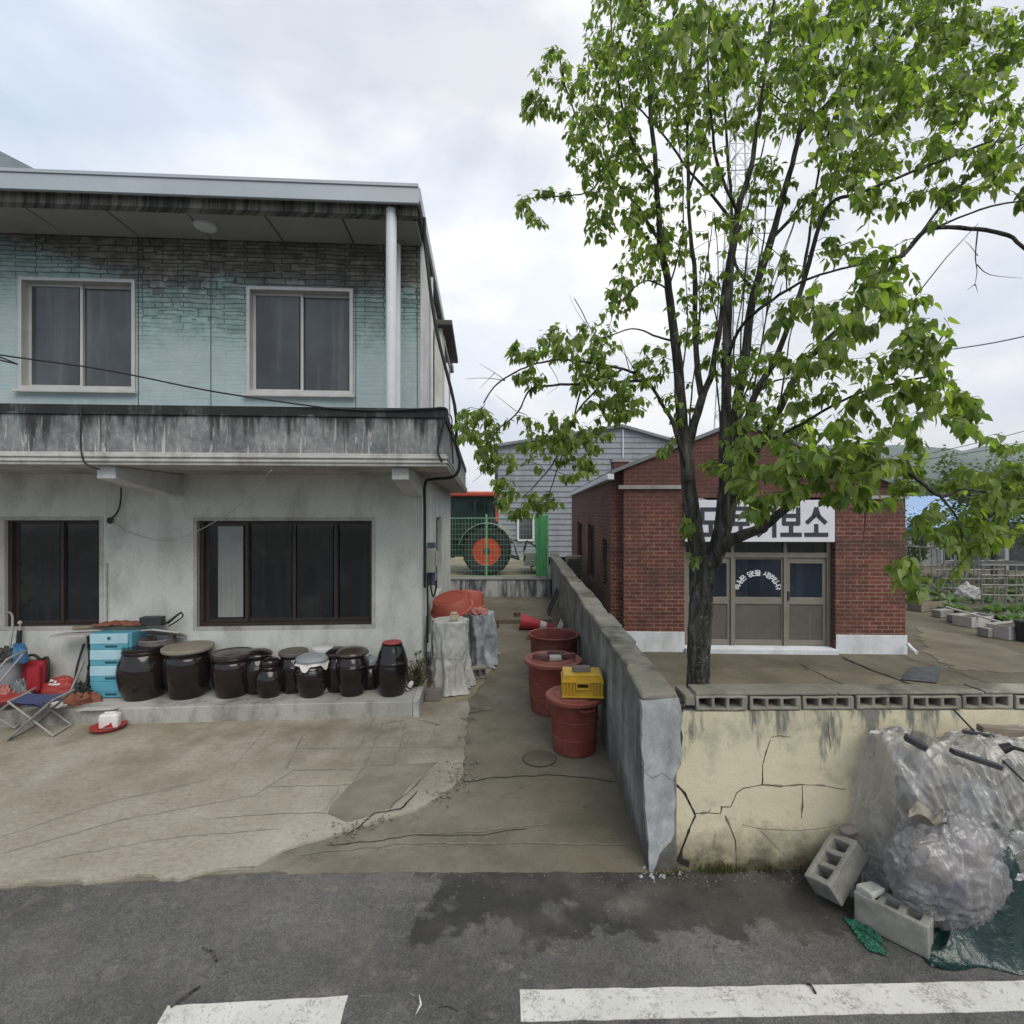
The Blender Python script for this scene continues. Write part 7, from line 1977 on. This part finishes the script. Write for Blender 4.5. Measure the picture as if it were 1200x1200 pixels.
TREE_O = (P(818, 0, 4.32).x, 4.32, .1)
tree = thing('leafy_tree', 'many stemmed tree with fresh green heart shaped leaves rising behind the cream wall', 'tree', TREE_O)
limbs = [
    # (points px,py,Y), start width px, end width px
    ([(818, 842, 4.32), (818, 800, 4.32), (820, 740, 4.32), (823, 690, 4.33), (830, 650, 4.33)], 25, 27),
    ([(824, 672, 4.33), (814, 620, 4.36), (808, 570, 4.40), (802, 520, 4.44), (797, 460, 4.46), (791, 400, 4.50), (783, 340, 4.52), (774, 285, 4.55), (768, 200, 4.6), (760, 100, 4.6), (752, 0, 4.6), (745, -90, 4.6)], 26, 3),
    ([(804, 535, 4.43), (812, 500, 4.5), (823, 465, 4.6), (832, 440, 4.7), (842, 392, 4.8), (848, 345, 4.85), (858, 260, 4.9), (850, 150, 4.9), (845, 40, 4.9)], 15, 3),
    ([(823, 465, 4.6), (816, 418, 4.7), (814, 330, 4.8), (806, 226, 4.8), (807, 114, 4.8), (815, 20, 4.8)], 10, 3),
    ([(836, 660, 4.32), (846, 610, 4.3), (850, 560, 4.28), (850, 490, 4.25), (853, 385, 4.22), (857, 310, 4.2), (865, 251, 4.2), (882, 185, 4.2), (892, 120, 4.2), (905, 20, 4.2), (915, -80, 4.2)], 22, 3),
    ([(842, 650, 4.35), (856, 590, 4.4), (862, 530, 4.45), (863, 485, 4.5), (874, 418, 4.6), (884, 343, 4.6), (904, 281, 4.6), (921, 218, 4.6), (936, 156, 4.6), (950, 95, 4.6), (976, 0, 4.6), (990, -80, 4.6)], 20, 4),
    ([(860, 560, 4.42), (880, 477, 4.3), (896, 440, 4.2), (910, 415, 4.15), (937, 345, 4.0), (953, 285, 3.95), (972, 238, 3.9), (1010, 225, 3.8), (1060, 205, 3.75), (1110, 185, 3.7), (1165, 165, 3.7)], 11, 3),
    ([(856, 585, 4.36), (880, 540, 4.2), (914, 479, 4.0), (939, 433, 3.9), (965, 402, 3.8), (1007, 360, 3.7), (1048, 310, 3.6), (1067, 291, 3.6), (1092, 268, 3.6), (1146, 268, 3.55), (1180, 275, 3.5), (1205, 295, 3.5)], 12, 5),
    ([(1092, 268, 3.6), (1150, 245, 3.55), (1215, 232, 3.5)], 4, 2),
    ([(1067, 291, 3.6), (1099, 247, 3.6), (1130, 215, 3.6), (1160, 190, 3.6), (1215, 160, 3.6)], 5, 2),
    ([(834, 662, 4.25), (847, 640, 4.15), (868, 628, 4.05), (893, 618, 3.95), (925, 592, 3.8), (965, 560, 3.7), (1010, 548, 3.6), (1063, 552, 3.55), (1103, 582, 3.5), (1130, 574, 3.5), (1195, 580, 3.5)], 20, 3),
    ([(1103, 582, 3.5), (1120, 605, 3.5), (1128, 640, 3.5)], 4, 2),
    ([(808, 560, 4.40), (790, 500, 4.3), (775, 473, 4.25), (758, 447, 4.2), (730, 433, 4.15), (680, 423, 4.1), (642, 425, 4.05), (610, 432, 4.0), (585, 450, 4.0), (568, 472, 4.0)], 7, 2),
    ([(758, 447, 4.2), (715, 448, 4.2), (684, 449, 4.15), (640, 453, 4.1), (620, 458, 4.1), (606, 482, 4.05), (584, 503, 4.0), (575, 520, 4.0)], 5, 2),
    ([(730, 433, 4.15), (700, 455, 4.1), (675, 485, 4.0), (655, 530, 3.95), (635, 560, 3.9), (612, 582, 3.9)], 4, 1.5),
    ([(684, 449, 4.15), (668, 500, 4.2), (655, 545, 4.2), (640, 590, 4.2)], 3, 1.5),
    ([(791, 400, 4.5), (770, 395, 4.6), (740, 385, 4.6), (700, 394, 4.6), (672, 348, 4.6)], 4, 1.2),
    ([(852, 420, 4.22), (870, 380, 3.9), (905, 350, 3.5), (950, 325, 3.2), (1010, 310, 3.0), (1060, 300, 2.95)], 6, 2.5),
    ([(862, 520, 4.45), (890, 520, 4.0), (930, 500, 3.6), (985, 470, 3.3), (1040, 450, 3.2), (1100, 440, 3.15)], 6, 2.5),
    ([(850, 545, 4.28), (875, 550, 3.8), (905, 555, 3.4), (950, 560, 3.1), (1000, 555, 3.0)], 5, 2.5),
    ([(774, 285, 4.55), (745, 240, 4.5), (710, 200, 4.5), (680, 150, 4.5), (665, 110, 4.5), (655, 60, 4.5)], 5, 2),
    ([(710, 200, 4.5), (690, 225, 4.45), (660, 230, 4.4), (625, 232, 4.4)], 3, 1.2),
    ([(660, 140, 4.5), (640, 130, 4.5), (622, 118, 4.5)], 2.5, 1.2),
    ([(858, 260, 4.9), (810, 200, 5.0), (770, 150, 5.1), (730, 110, 5.1)], 5, 2),
    ([(806, 226, 4.8), (850, 95, 4.8), (890, 100, 4.8), (920, 120, 4.8)], 4, 2),
    ([(904, 281, 4.6), (960, 220, 4.8), (1020, 160, 5.0), (1070, 110, 5.1), (1130, 60, 5.2)], 6, 2),
    ([(936, 156, 4.6), (1000, 90, 4.4), (1060, 40, 4.3), (1110, -10, 4.3)], 6, 2),
    ([(865, 251, 4.2), (840, 190, 3.9), (835, 130, 3.7), (830, 60, 3.6), (840, -40, 3.6)], 6, 2),
    ([(769, 220, 4.6), (735, 150, 4.6), (720, 70, 4.6), (715, 0, 4.6)], 5, 2),
    ([(884, 343, 4.6), (860, 300, 4.9), (880, 230, 5.2), (900, 150, 5.3)], 5, 2),
    ([(937, 345, 4.0), (945, 300, 4.4), (960, 200, 4.7), (985, 110, 4.8), (1010, 20, 4.9)], 5, 2),
    ([(783, 340, 4.52), (760, 330, 4.3), (735, 345, 4.2), (722, 360, 4.2)], 3, 1.5),
    # thin water shoots between the stems
    ([(815, 418, 4.7), (826, 330, 4.75), (836, 250, 4.8)], 3, 1.2), ([(850, 470, 4.25), (862, 400, 4.3), (872, 330, 4.3), (880, 260, 4.3)], 3, 1.2),
    ([(866, 460, 4.55), (858, 400, 4.7), (862, 340, 4.7)], 2.5, 1), ([(880, 477, 4.3), (893, 400, 4.4), (905, 330, 4.4), (930, 260, 4.4)], 3, 1.2), ([(797, 455, 4.46), (806, 380, 4.5), (800, 300, 4.5)], 3, 1), ([(914, 479, 4.0), (925, 400, 4.2), (940, 330, 4.2)], 3, 1.2),
    ([(806, 520, 4.4), (812, 450, 4.5), (818, 380, 4.6), (822, 300, 4.7)], 3, 1), ([(856, 520, 4.3), (866, 440, 4.4), (870, 370, 4.5), (876, 290, 4.6), (890, 220, 4.7)], 3.5, 1), ([(870, 470, 4.5), (888, 420, 4.5), (898, 370, 4.5), (918, 300, 4.6), (940, 230, 4.7)], 3, 1), ([(846, 540, 4.3), (842, 470, 4.2), (838, 400, 4.1), (842, 330, 4.0), (836, 250, 3.9)], 3, 1), ([(884, 343, 4.6), (896, 280, 4.7), (900, 220, 4.8), (920, 150, 4.9)], 3, 1), ([(783, 340, 4.52), (800, 270, 4.5), (798, 190, 4.5), (790, 120, 4.5)], 3, 1),
    ([(842, 392, 4.8), (832, 330, 4.9), (830, 270, 4.9)], 2.5, 1), ([(893, 400, 4.4), (915, 370, 4.3), (960, 330, 4.2)], 2.5, 1), ([(860, 500, 4.5), (900, 450, 4.6), (950, 440, 4.6), (1000, 420, 4.6)], 4, 1.5),
]
nodes = []   # (point, radius)
mt_ = MB(); ml_ = MB()
for li, (pts, w0, w1) in enumerate(limbs):
    q = crom(pts, 5)
    wp = []
    n = len(q)
    for i, (a, b, Y) in enumerate(q):
        p = P(a, b, Y)
        if li > 0:
            p += noise.noise_vector(Vector((p.x * 3, p.z * 3, li))) * .015
        t = i / (n - 1)
        if li == 0: r = (w0 + (w1 - w0) * t) / 2 / 600 * Y * (1.12 if i < 3 else 1)
        else: r = (w1 + (w0 - w1) * (1 - t) ** 1.35) / 2 / 600 * Y * .80
        wp.append((p, max(r, .0035)))
        nodes.append((p, max(r, .0035), li))
    if li == 0:
        wp.insert(0, (Vector((wp[0][0].x, wp[0][0].y, .05)), wp[0][1] * 1.5)); wp.insert(1, (Vector((wp[0][0].x, wp[0][0].y, .22)), wp[1][1] * 1.15))
        mt_.tube([p for p, r in wp], [r for p, r in wp], 20)
    else:
        ml_.tube([p for p, r in wp], [r for p, r in wp], 10 if w0 > 8 else 6)
# knot and cut stub bulges on the trunk
for (a, b, Y, s) in [(806, 560, 4.36, .04), (860, 575, 4.34, .05), (893, 617, 3.93, .045)]:
    p = P(a, b, Y); m_ = ml_
    m_.grid(lambda u, v: p + Vector((s * math.cos(u * 6.283) * math.sin(v * 3.1416), s * math.sin(u * 6.283) * math.sin(v * 3.1416), s * 1.2 * math.cos(v * 3.1416))), 12, 8)
for v in mt_.v: v += noise.noise_vector(v * 11) * .012 + noise.noise_vector(v * 28) * .005
for v in ml_.v: v += noise.noise_vector(v * 13) * .006
mt_.build('trunk', MT['bark'], tree, world=True, smooth=70)

# leaf clusters (ellipses seen in the photograph, each with its own depth)
C = [ # cx, cy, rx, ry, Y, depth spread, twigs
    (745, 30, 60, 55, 4.6, .5, 34), (720, 100, 48, 50, 4.6, .4, 26), (705, 165, 45, 45, 4.5, .35, 24), (648, 95, 26, 50, 4.5, .15, 8), (625, 122, 16, 22, 4.5, .1, 4),
    (625, 240, 20, 32, 4.4, .12, 6), (655, 225, 22, 8, 4.4, .1, 2), (740, 215, 60, 50, 4.5, .4, 30), (760, 285, 48, 45, 4.5, .35, 24), (728, 345, 20, 26, 4.2, .15, 7), (700, 260, 22, 22, 4.5, .2, 6),
    (825, 55, 60, 55, 4.5, .7, 32), (900, 40, 65, 55, 4.5, .7, 36), (975, 35, 65, 55, 4.5, .7, 36), (1050, 40, 60, 55, 4.4, .6, 32), (1035, 105, 48, 48, 4.2, .6, 26), (955, 125, 48, 45, 4.5, .6, 24),
    (1110, 25, 40, 40, 4.4, .4, 16), (1180, 105, 34, 50, 3.7, .3, 14), (1075, 160, 60, 36, 3.9, .5, 24), (1000, 180, 48, 36, 4.4, .5, 20), (1165, 190, 38, 28, 3.6, .2, 14), (870, 125, 42, 36, 4.7, .5, 16), (800, 130, 40, 40, 4.8, .5, 18), (780, 70, 40, 40, 4.6, .5, 14),
    (830, 190, 26, 34, 3.8, .3, 9), (1030, 235, 36, 22, 3.8, .3, 11), (1100, 220, 34, 22, 3.7, .25, 10), (905, 210, 34, 30, 4.6, .5, 10), (870, 250, 30, 30, 4.6, .5, 8), (960, 245, 30, 24, 4.4, .4, 8), (1195, 235, 14, 18, 3.6, .1, 3),
    (1035, 325, 50, 36, 2.95, .22, 13), (940, 385, 48, 42, 3.3, .3, 14), (1000, 370, 40, 36, 3.2, .3, 11), (1085, 385, 34, 34, 3.1, .25, 9), (980, 440, 60, 34, 3.6, .4, 18), (1060, 430, 46, 32, 3.3, .3, 14), (1105, 465, 34, 28, 3.2, .2, 9), (1135, 480, 26, 30, 3.3, .2, 8),
    (1030, 500, 60, 36, 3.4, .35, 18), (950, 505, 48, 36, 3.6, .4, 14), (905, 535, 34, 34, 3.15, .22, 11), (960, 545, 46, 28, 3.05, .22, 14), (1020, 535, 46, 22, 3.1, .22, 12), (886, 584, 14, 20, 3.1, .1, 5), (930, 580, 28, 14, 3.1, .12, 5), (985, 574, 26, 14, 3.1, .12, 5), (872, 560, 14, 20, 3.4, .1, 4),
    (1075, 560, 36, 26, 3.5, .2, 9), (1140, 565, 36, 22, 3.5, .2, 10), (1180, 560, 26, 26, 3.5, .2, 8), (1095, 610, 36, 20, 3.5, .2, 10), (1165, 610, 34, 34, 3.5, .2, 14), (1135, 635, 30, 22, 3.5, .2, 8), (1055, 668, 24, 16, 3.3, .15, 6), (1075, 690, 14, 6, 3.3, .1, 2), (1180, 515, 18, 10, 3.5, .1, 3), (1015, 580, 14, 12, 3.2, .1, 3),
    (560, 500, 26, 20, 4.0, .12, 9), (572, 530, 16, 22, 4.0, .12, 6), (545, 490, 12, 10, 4.0, .1, 3), (612, 412, 20, 16, 4.0, .12, 5), (655, 398, 28, 20, 4.1, .2, 8), (700, 400, 34, 26, 4.4, .3, 11), (622, 442, 18, 14, 4.1, .15, 5), (705, 455, 34, 28, 4.15, .2, 13), (738, 465, 24, 30, 4.2, .2, 8), (690, 430, 26, 16, 4.2, .2, 6),
    (675, 525, 36, 34, 4.0, .15, 15), (640, 500, 30, 22, 4.0, .15, 8), (620, 530, 26, 14, 3.95, .15, 6), (588, 570, 13, 22, 3.9, .08, 7), (632, 585, 20, 13, 4.2, .1, 5), (610, 600, 16, 6, 4.1, .1, 3), (760, 425, 24, 22, 4.3, .2, 6), (715, 485, 22, 22, 4.1, .15, 6),
    (840, 330, 34, 50, 4.8, .4, 10), (800, 380, 26, 34, 4.7, .4, 7), (885, 440, 30, 40, 4.3, .4, 12), (850, 420, 24, 30, 4.6, .3, 5), (795, 470, 16, 24, 4.4, .2, 4), (782, 525, 10, 12, 4.3, .1, 2), (805, 618, 7, 14, 4.2, .08, 3), (870, 560, 14, 14, 3.9, .15, 3), (830, 545, 10, 10, 4.2, .1, 2), (812, 655, 5, 8, 4.1, .05, 1),
    (862, 525, 22, 34, 3.7, .2, 8), (880, 500, 30, 30, 3.9, .25, 8), (1140, 60, 40, 50, 4.2, .4, 14), (1110, 110, 36, 36, 4.1, .4, 12), (1180, 40, 24, 36, 4.0, .3, 8), (905, 330, 30, 40, 4.4, .4, 7), (1000, 290, 36, 24, 3.8, .3, 9), (1060, 350, 40, 26, 3.2, .25, 8),
    # above the frame
    (760, -60, 80, 50, 4.6, .6, 22), (880, -70, 90, 55, 4.6, .8, 26), (1000, -70, 90, 55, 4.5, .8, 26), (1120, -50, 70, 50, 4.4, .6, 18), (1240, 60, 40, 70, 4.0, .4, 12), (1240, 190, 40, 60, 3.6, .3, 10), (1240, 560, 40, 60, 3.5, .3, 12),
]
mlf = MB()
crown_c = P(880, 300, 4.4)
def nearest(p, maxr=None):
    best = None; bd = 1e9
    for q, r, li in nodes:
        d = (q - p).length + max(0, (q.z - p.z)) * .35
        if d < bd: bd = d; best = (q, r)
    return best
job = []
for (cx_, cy_, rx, ry, Y, sp, n) in C:
    for k in range(int(n * (4.2 if Y > 4.0 and cy_ < 200 else 3.2 if Y >= 4.0 else 1.8) + .5)):
        while True:
            a, b = TR.uniform(-1, 1), TR.uniform(-1, 1)
            if a * a + b * b < 1: break
        job.append(P(cx_ + a * rx, cy_ + b * ry, Y + TR.gauss(0, sp)))
job.sort(key=lambda p: nearest(p)[0].__sub__(p).length)
nl = 0
for tgt in job:
    q, r0 = nearest(tgt)
    d = tgt - q
    if d.length < .03: d = Vector((TR.gauss(0, .1), TR.gauss(0, .1), .08)); tgt = q + d
    side = Vector((TR.gauss(0, 1), TR.gauss(0, 1), TR.gauss(0, .6) + .5)) * d.length * .16
    mid = q + d * .5 + side
    tw = [Vector(t) for t in crom([tuple(q), tuple(q + d * .25 + side * .7), tuple(mid), tuple(tgt)], 2)]
    rr = min(r0 * .6, .003 + .005 * d.length)
    ml_.tube(tw, [rr + (.0018 - rr) * i / (len(tw) - 1) for i in range(len(tw))], 4, cap=False)
    for i in range(1, len(tw) - 1, 2): nodes.append((tw[i], rr * .8, 99))
    # leaves along the outer part
    tdir = (tw[-1] - tw[-2]).normalized()
    k = TR.randint(7, 10)
    ang = TR.uniform(0, 6.28)
    for i in range(k):
        f = .35 + .65 * (i + .5) / k
        u = f * (len(tw) - 1); j = min(int(u), len(tw) - 2); p = tw[j].lerp(tw[j + 1], u - j)
        if d.length > .5 and f < .5: p = tgt + Vector((TR.gauss(0, .06), TR.gauss(0, .06), TR.gauss(0, .05)))
        ang += 2.4
        pr = tdir.orthogonal().normalized(); pr2 = tdir.cross(pr)
        out = (pr * math.cos(ang) + pr2 * math.sin(ang))
        ax = out * .55 + tdir * .35 + Vector((0, 0, -TR.uniform(.45, 1.25))) + Vector((TR.gauss(0, .2), TR.gauss(0, .2), 0))
        nm = Vector((TR.gauss(0, .5), TR.gauss(0, .5) - .1, .9)) + out * .5
        L = TR.uniform(.05, .095) * (.95 if tgt.y < 3.4 else .85 if tgt.y < 3.9 else .72)
        pet = p + ax.normalized() * TR.uniform(.015, .035)
        leaf_mesh(mlf, pet, ax, nm, L, L * TR.uniform(.50, .78)); nl += 1
ml_.build('branches', MT['bark'], tree, world=True, smooth=60)
mlf.build('crown', MT['leaf'], tree, world=True, smooth=60, recalc=False)
# bare twigs sticking out of the crown
mb2 = MB()
def bare(pts, r=.006):
    q = [P(*p) for p in crom(pts, 3)]; mb2.tube(q, [r * (1 - .75 * i / (len(q) - 1)) for i in range(len(q))], 5)
bare([(1146, 268, 3.55), (1143, 300, 3.55), (1145, 318, 3.55), (1142, 335, 3.55)], .005); bare([(1145, 310, 3.55), (1160, 322, 3.55), (1198, 326, 3.55)], .004); bare([(1143, 333, 3.55), (1133, 340, 3.55)], .003); bare([(1143, 333, 3.55), (1146, 343, 3.55)], .003); bare([(1146, 300, 3.55), (1136, 287, 3.55), (1130, 282, 3.55)], .003)
bare([(592, 446, 4.0), (580, 437, 4.0), (562, 426, 4.0)], .004); bare([(592, 446, 4.0), (570, 443, 4.0), (545, 444, 4.0)], .004); bare([(580, 437, 4.0), (572, 445, 4.0), (562, 455, 4.0)], .003); bare([(605, 482, 4.05), (590, 470, 4.0), (580, 462, 4.0)], .003); bare([(642, 425, 4.05), (655, 450, 4.0), (640, 462, 4.0)], .003)
bare([(690, 385, 4.6), (676, 365, 4.6), (667, 345, 4.6)], .003)
bare([(1010, 590, 3.4), (1014, 605, 3.4), (1012, 625, 3.4), (1010, 645, 3.4)], .006); bare([(997, 597, 3.4), (1010, 602, 3.4)], .005); bare([(1013, 630, 3.4), (1030, 633, 3.4)], .003)
for i in range(40):
    q, r, li = TR.choice(nodes); px = 600 + q.x / q.y * 600
    if q.z < 2.4: continue
    e = q + Vector((TR.gauss(0, .16), TR.gauss(0, .16), TR.gauss(.05, .16))); mb2.tube([q, (q + e) / 2 + Vector((0, 0, .02)), e], [.004, .003, .0015], 4)
mb2.build('bare_twigs', MT['bark'], tree, world=True, kind='stuff')

# ---------------------------------------------------------------- shrubs and trees beyond the garden
def bush(name, label, cat, X, Y, z, rx, ry, h, n, mat, ls, seed, trunk=True, group=None):
    rr = random.Random(seed)
    t = thing(name, label, cat, (X, Y, z), 0, group)
    mt2 = MB(); mc = MB()
    if trunk:
        mt2.tube([(0, 0, -.05), (.03, 0, h * .3), (0, .02, h * .75)], [.05 * h / 2, .04 * h / 2, .015], 8)
        for k in range(9):
            a = k * 2.4; e = Vector((rx * .7 * math.cos(a), ry * .7 * math.sin(a), h * rr.uniform(.45, .95))); mt2.tube([(0, 0, h * rr.uniform(.15, .45)), e * .5 + Vector((0, 0, h * .15)), e], [.02 * h / 2, .014, .006], 5)
        mt2.build('trunk', MT['bark'], t)
    clumps = [(Vector((rr.gauss(0, .42) * rx, rr.gauss(0, .42) * ry, h * rr.uniform(.28, .95))), rr.uniform(.2, .38)) for _ in range(16)]
    for i in range(n):
        c, s = rr.choice(clumps)
        p = c + Vector((rr.gauss(0, s * rx * .55), rr.gauss(0, s * ry * .55), rr.gauss(0, s * h * .35)))
        if p.z < .05: continue
        a = rr.uniform(0, 6.28); ax = Vector((math.cos(a), math.sin(a), rr.uniform(-1.1, .5))).normalized(); nm = Vector((rr.gauss(0, .6), rr.gauss(0, .6), 1)); nm = (nm - ax * nm.dot(ax)).normalized(); s_ = ax.cross(nm)
        L = ls * rr.uniform(.7, 1.3); W = L * .34
        mc.add([p, p + ax * L * .45 + s_ * W + nm * W * .25, p + ax * L, p + ax * L * .45 - s_ * W + nm * W * .25], [(0, 1, 2), (0, 2, 3)])
    mc.build('crown', MT[mat], t, recalc=False)
    return t
bush('garden_bush', 'leafy green bush against the blue roofed house left of its window', 'bush', P(1070, 0, 19).x, 19, .2, .7, .6, 2.1, 1100, 'shrub', .13, 1)
bush('garden_bush', 'taller dense green bush between the blue roofed house and the shed', 'bush', P(1165, 0, 18).x, 18, .2, 1.3, 1.0, 4.2, 3400, 'shrub', .14, 2)
bush('garden_bush', 'green bush at the far right edge over the garden', 'bush', P(1225, 0, 16).x, 16, .2, 1.4, 1.0, 3.6, 2600, 'shrub', .14, 3)
for i, (px, Y, h, lb) in enumerate([(1085, 60, 6.5, 'distant bushy tree behind the blue roof, left of the other'), (1135, 66, 7.0, 'distant bushy tree right behind the ridge of the blue roof'), (1195, 58, 6.0, 'distant bushy tree at the right edge under the hill'), (1040, 70, 6, 'distant tree mostly hidden behind the brick shop roof'), (1260, 62, 7, 'distant tree just outside the right edge')]):
    bush('distant_tree', lb, 'tree', P(px, 0, Y).x, Y, 0, 3.2, 2.2, h, 1400, 'shrub', .55, 20 + i, True, 'trees below the hill')
# ---------------------------------------------------------------- camera, sky, sun
cam = bpy.data.cameras.new('camera'); co = bpy.data.objects.new('camera', cam); COL.objects.link(co)
co.location = (0, 0, CAM_H); co.rotation_euler = (R(90), 0, 0)
cam.sensor_width = 36; cam.lens = 18; cam.clip_start = .05; cam.clip_end = 3000
SC.camera = co
EL, AZ = R(50), R(148)        # sun behind the viewer's right shoulder, veiled by cloud
w = bpy.data.worlds.new('World'); SC.world = w; w.use_nodes = True
nt = w.node_tree; nt.nodes.clear()
out = nt.nodes.new('ShaderNodeOutputWorld'); bg = nt.nodes.new('ShaderNodeBackground'); nt.links.new(bg.outputs[0], out.inputs[0])
sky = nt.nodes.new('ShaderNodeTexSky'); sky.sky_type = 'NISHITA'; sky.sun_disc = False; sky.sun_elevation = EL; sky.sun_rotation = AZ; sky.dust_density = 2.5; sky.air_density = 1.2
tc = nt.nodes.new('ShaderNodeTexCoord')
mp = nt.nodes.new('ShaderNodeMapping'); nt.links.new(tc.outputs['Generated'], mp.inputs[0]); mp.inputs['Scale'].default_value = (1.5, 1.5, 3.0); mp.inputs['Location'].default_value = (.4, 1.3, .2)
nz = nt.nodes.new('ShaderNodeTexNoise'); nt.links.new(mp.outputs[0], nz.inputs[0]); nz.inputs['Scale'].default_value = 1.6; nz.inputs['Detail'].default_value = 5; nz.inputs['Roughness'].default_value = .5; nz.inputs['Distortion'].default_value = .3
rp = nt.nodes.new('ShaderNodeValToRGB'); nt.links.new(nz.outputs['Fac'], rp.inputs[0])
rp.color_ramp.elements[0].position = .40; rp.color_ramp.elements[0].color = (.66, .66, .66, 1); rp.color_ramp.elements[1].position = .60; rp.color_ramp.elements[1].color = (.97, .97, .97, 1)
# cloud brightness: whiter ahead to the right, not tied to the sun direction
sv = Vector((math.sin(AZ) * math.cos(EL), math.cos(AZ) * math.cos(EL), math.sin(EL)))
dt = nt.nodes.new('ShaderNodeVectorMath'); dt.operation = 'DOT_PRODUCT'; nt.links.new(tc.outputs['Generated'], dt.inputs[0]); dt.inputs[1].default_value = Vector((.32, .85, .38)).normalized()
mr = nt.nodes.new('ShaderNodeMapRange'); nt.links.new(dt.outputs['Value'], mr.inputs[0]); mr.inputs[1].default_value = .5; mr.inputs[2].default_value = 1.0; mr.inputs[3].default_value = 0; mr.inputs[4].default_value = 1
nz2 = nt.nodes.new('ShaderNodeTexNoise'); nt.links.new(mp.outputs[0], nz2.inputs[0]); nz2.inputs['Scale'].default_value = 3.4; nz2.inputs['Detail'].default_value = 6
cl = nt.nodes.new('ShaderNodeMix'); cl.data_type = 'RGBA'; nt.links.new(mr.outputs[0], cl.inputs[0]); cl.inputs[6].default_value = (5.5, 6.35, 7.5, 1); cl.inputs[7].default_value = (8.2, 8.3, 8.6, 1)
cl2 = nt.nodes.new('ShaderNodeMix'); cl2.data_type = 'RGBA'; cl2.blend_type = 'MULTIPLY'; cl2.inputs[0].default_value = 1
rp2 = nt.nodes.new('ShaderNodeValToRGB'); nt.links.new(nz2.outputs['Fac'], rp2.inputs[0]); rp2.color_ramp.elements[0].position = .40; rp2.color_ramp.elements[0].color = (.96, .98, 1.0, 1); rp2.color_ramp.elements[1].position = .60; rp2.color_ramp.elements[1].color = (1.16, 1.12, 1.06, 1)
nt.links.new(cl.outputs[2], cl2.inputs[6]); nt.links.new(rp2.outputs[0], cl2.inputs[7])
mx = nt.nodes.new('ShaderNodeMix'); mx.data_type = 'RGBA'; nt.links.new(rp.outputs[0], mx.inputs[0]); nt.links.new(sky.outputs[0], mx.inputs[6]); nt.links.new(cl2.outputs[2], mx.inputs[7])
nt.links.new(mx.outputs[2], bg.inputs[0]); bg.inputs[1].default_value = .122
sun = bpy.data.lights.new('sun', 'SUN'); sun.energy = 2.6; sun.angle = R(45); sun.color = (1, .94, .84)
so = bpy.data.objects.new('sun', sun); COL.objects.link(so); so.rotation_euler = (-sv).to_track_quat('-Z', 'Y').to_euler(); so.location = (0, 0, 30)
SC.view_settings.view_transform = 'Standard'; SC.view_settings.look = 'None'; SC.view_settings.gamma = 1; SC.view_settings.exposure = .15
# thin air between here and the hill
m = MB(); m.box(-640, 660, -120, 590, -1.3, 110)
hz = m.build('haze', None)
hm = bpy.data.materials.new('haze_air'); hm.use_nodes = True; hn = hm.node_tree; hn.nodes.clear()
ho = hn.nodes.new('ShaderNodeOutputMaterial'); hv = hn.nodes.new('ShaderNodeVolumePrincipled'); hn.links.new(hv.outputs[0], ho.inputs['Volume'])
hv.inputs['Color'].default_value = (.88, .92, .98, 1); hv.inputs['Density'].default_value = .0009; hv.inputs['Anisotropy'].default_value = .2
hz.data.materials.clear(); hz.data.materials.append(hm); tag(hz, kind='stuff')
SC.cycles.max_bounces = 8; SC.cycles.transparent_max_bounces = 12; SC.cycles.sample_clamp_indirect = 6
SC.cycles.use_denoising = True
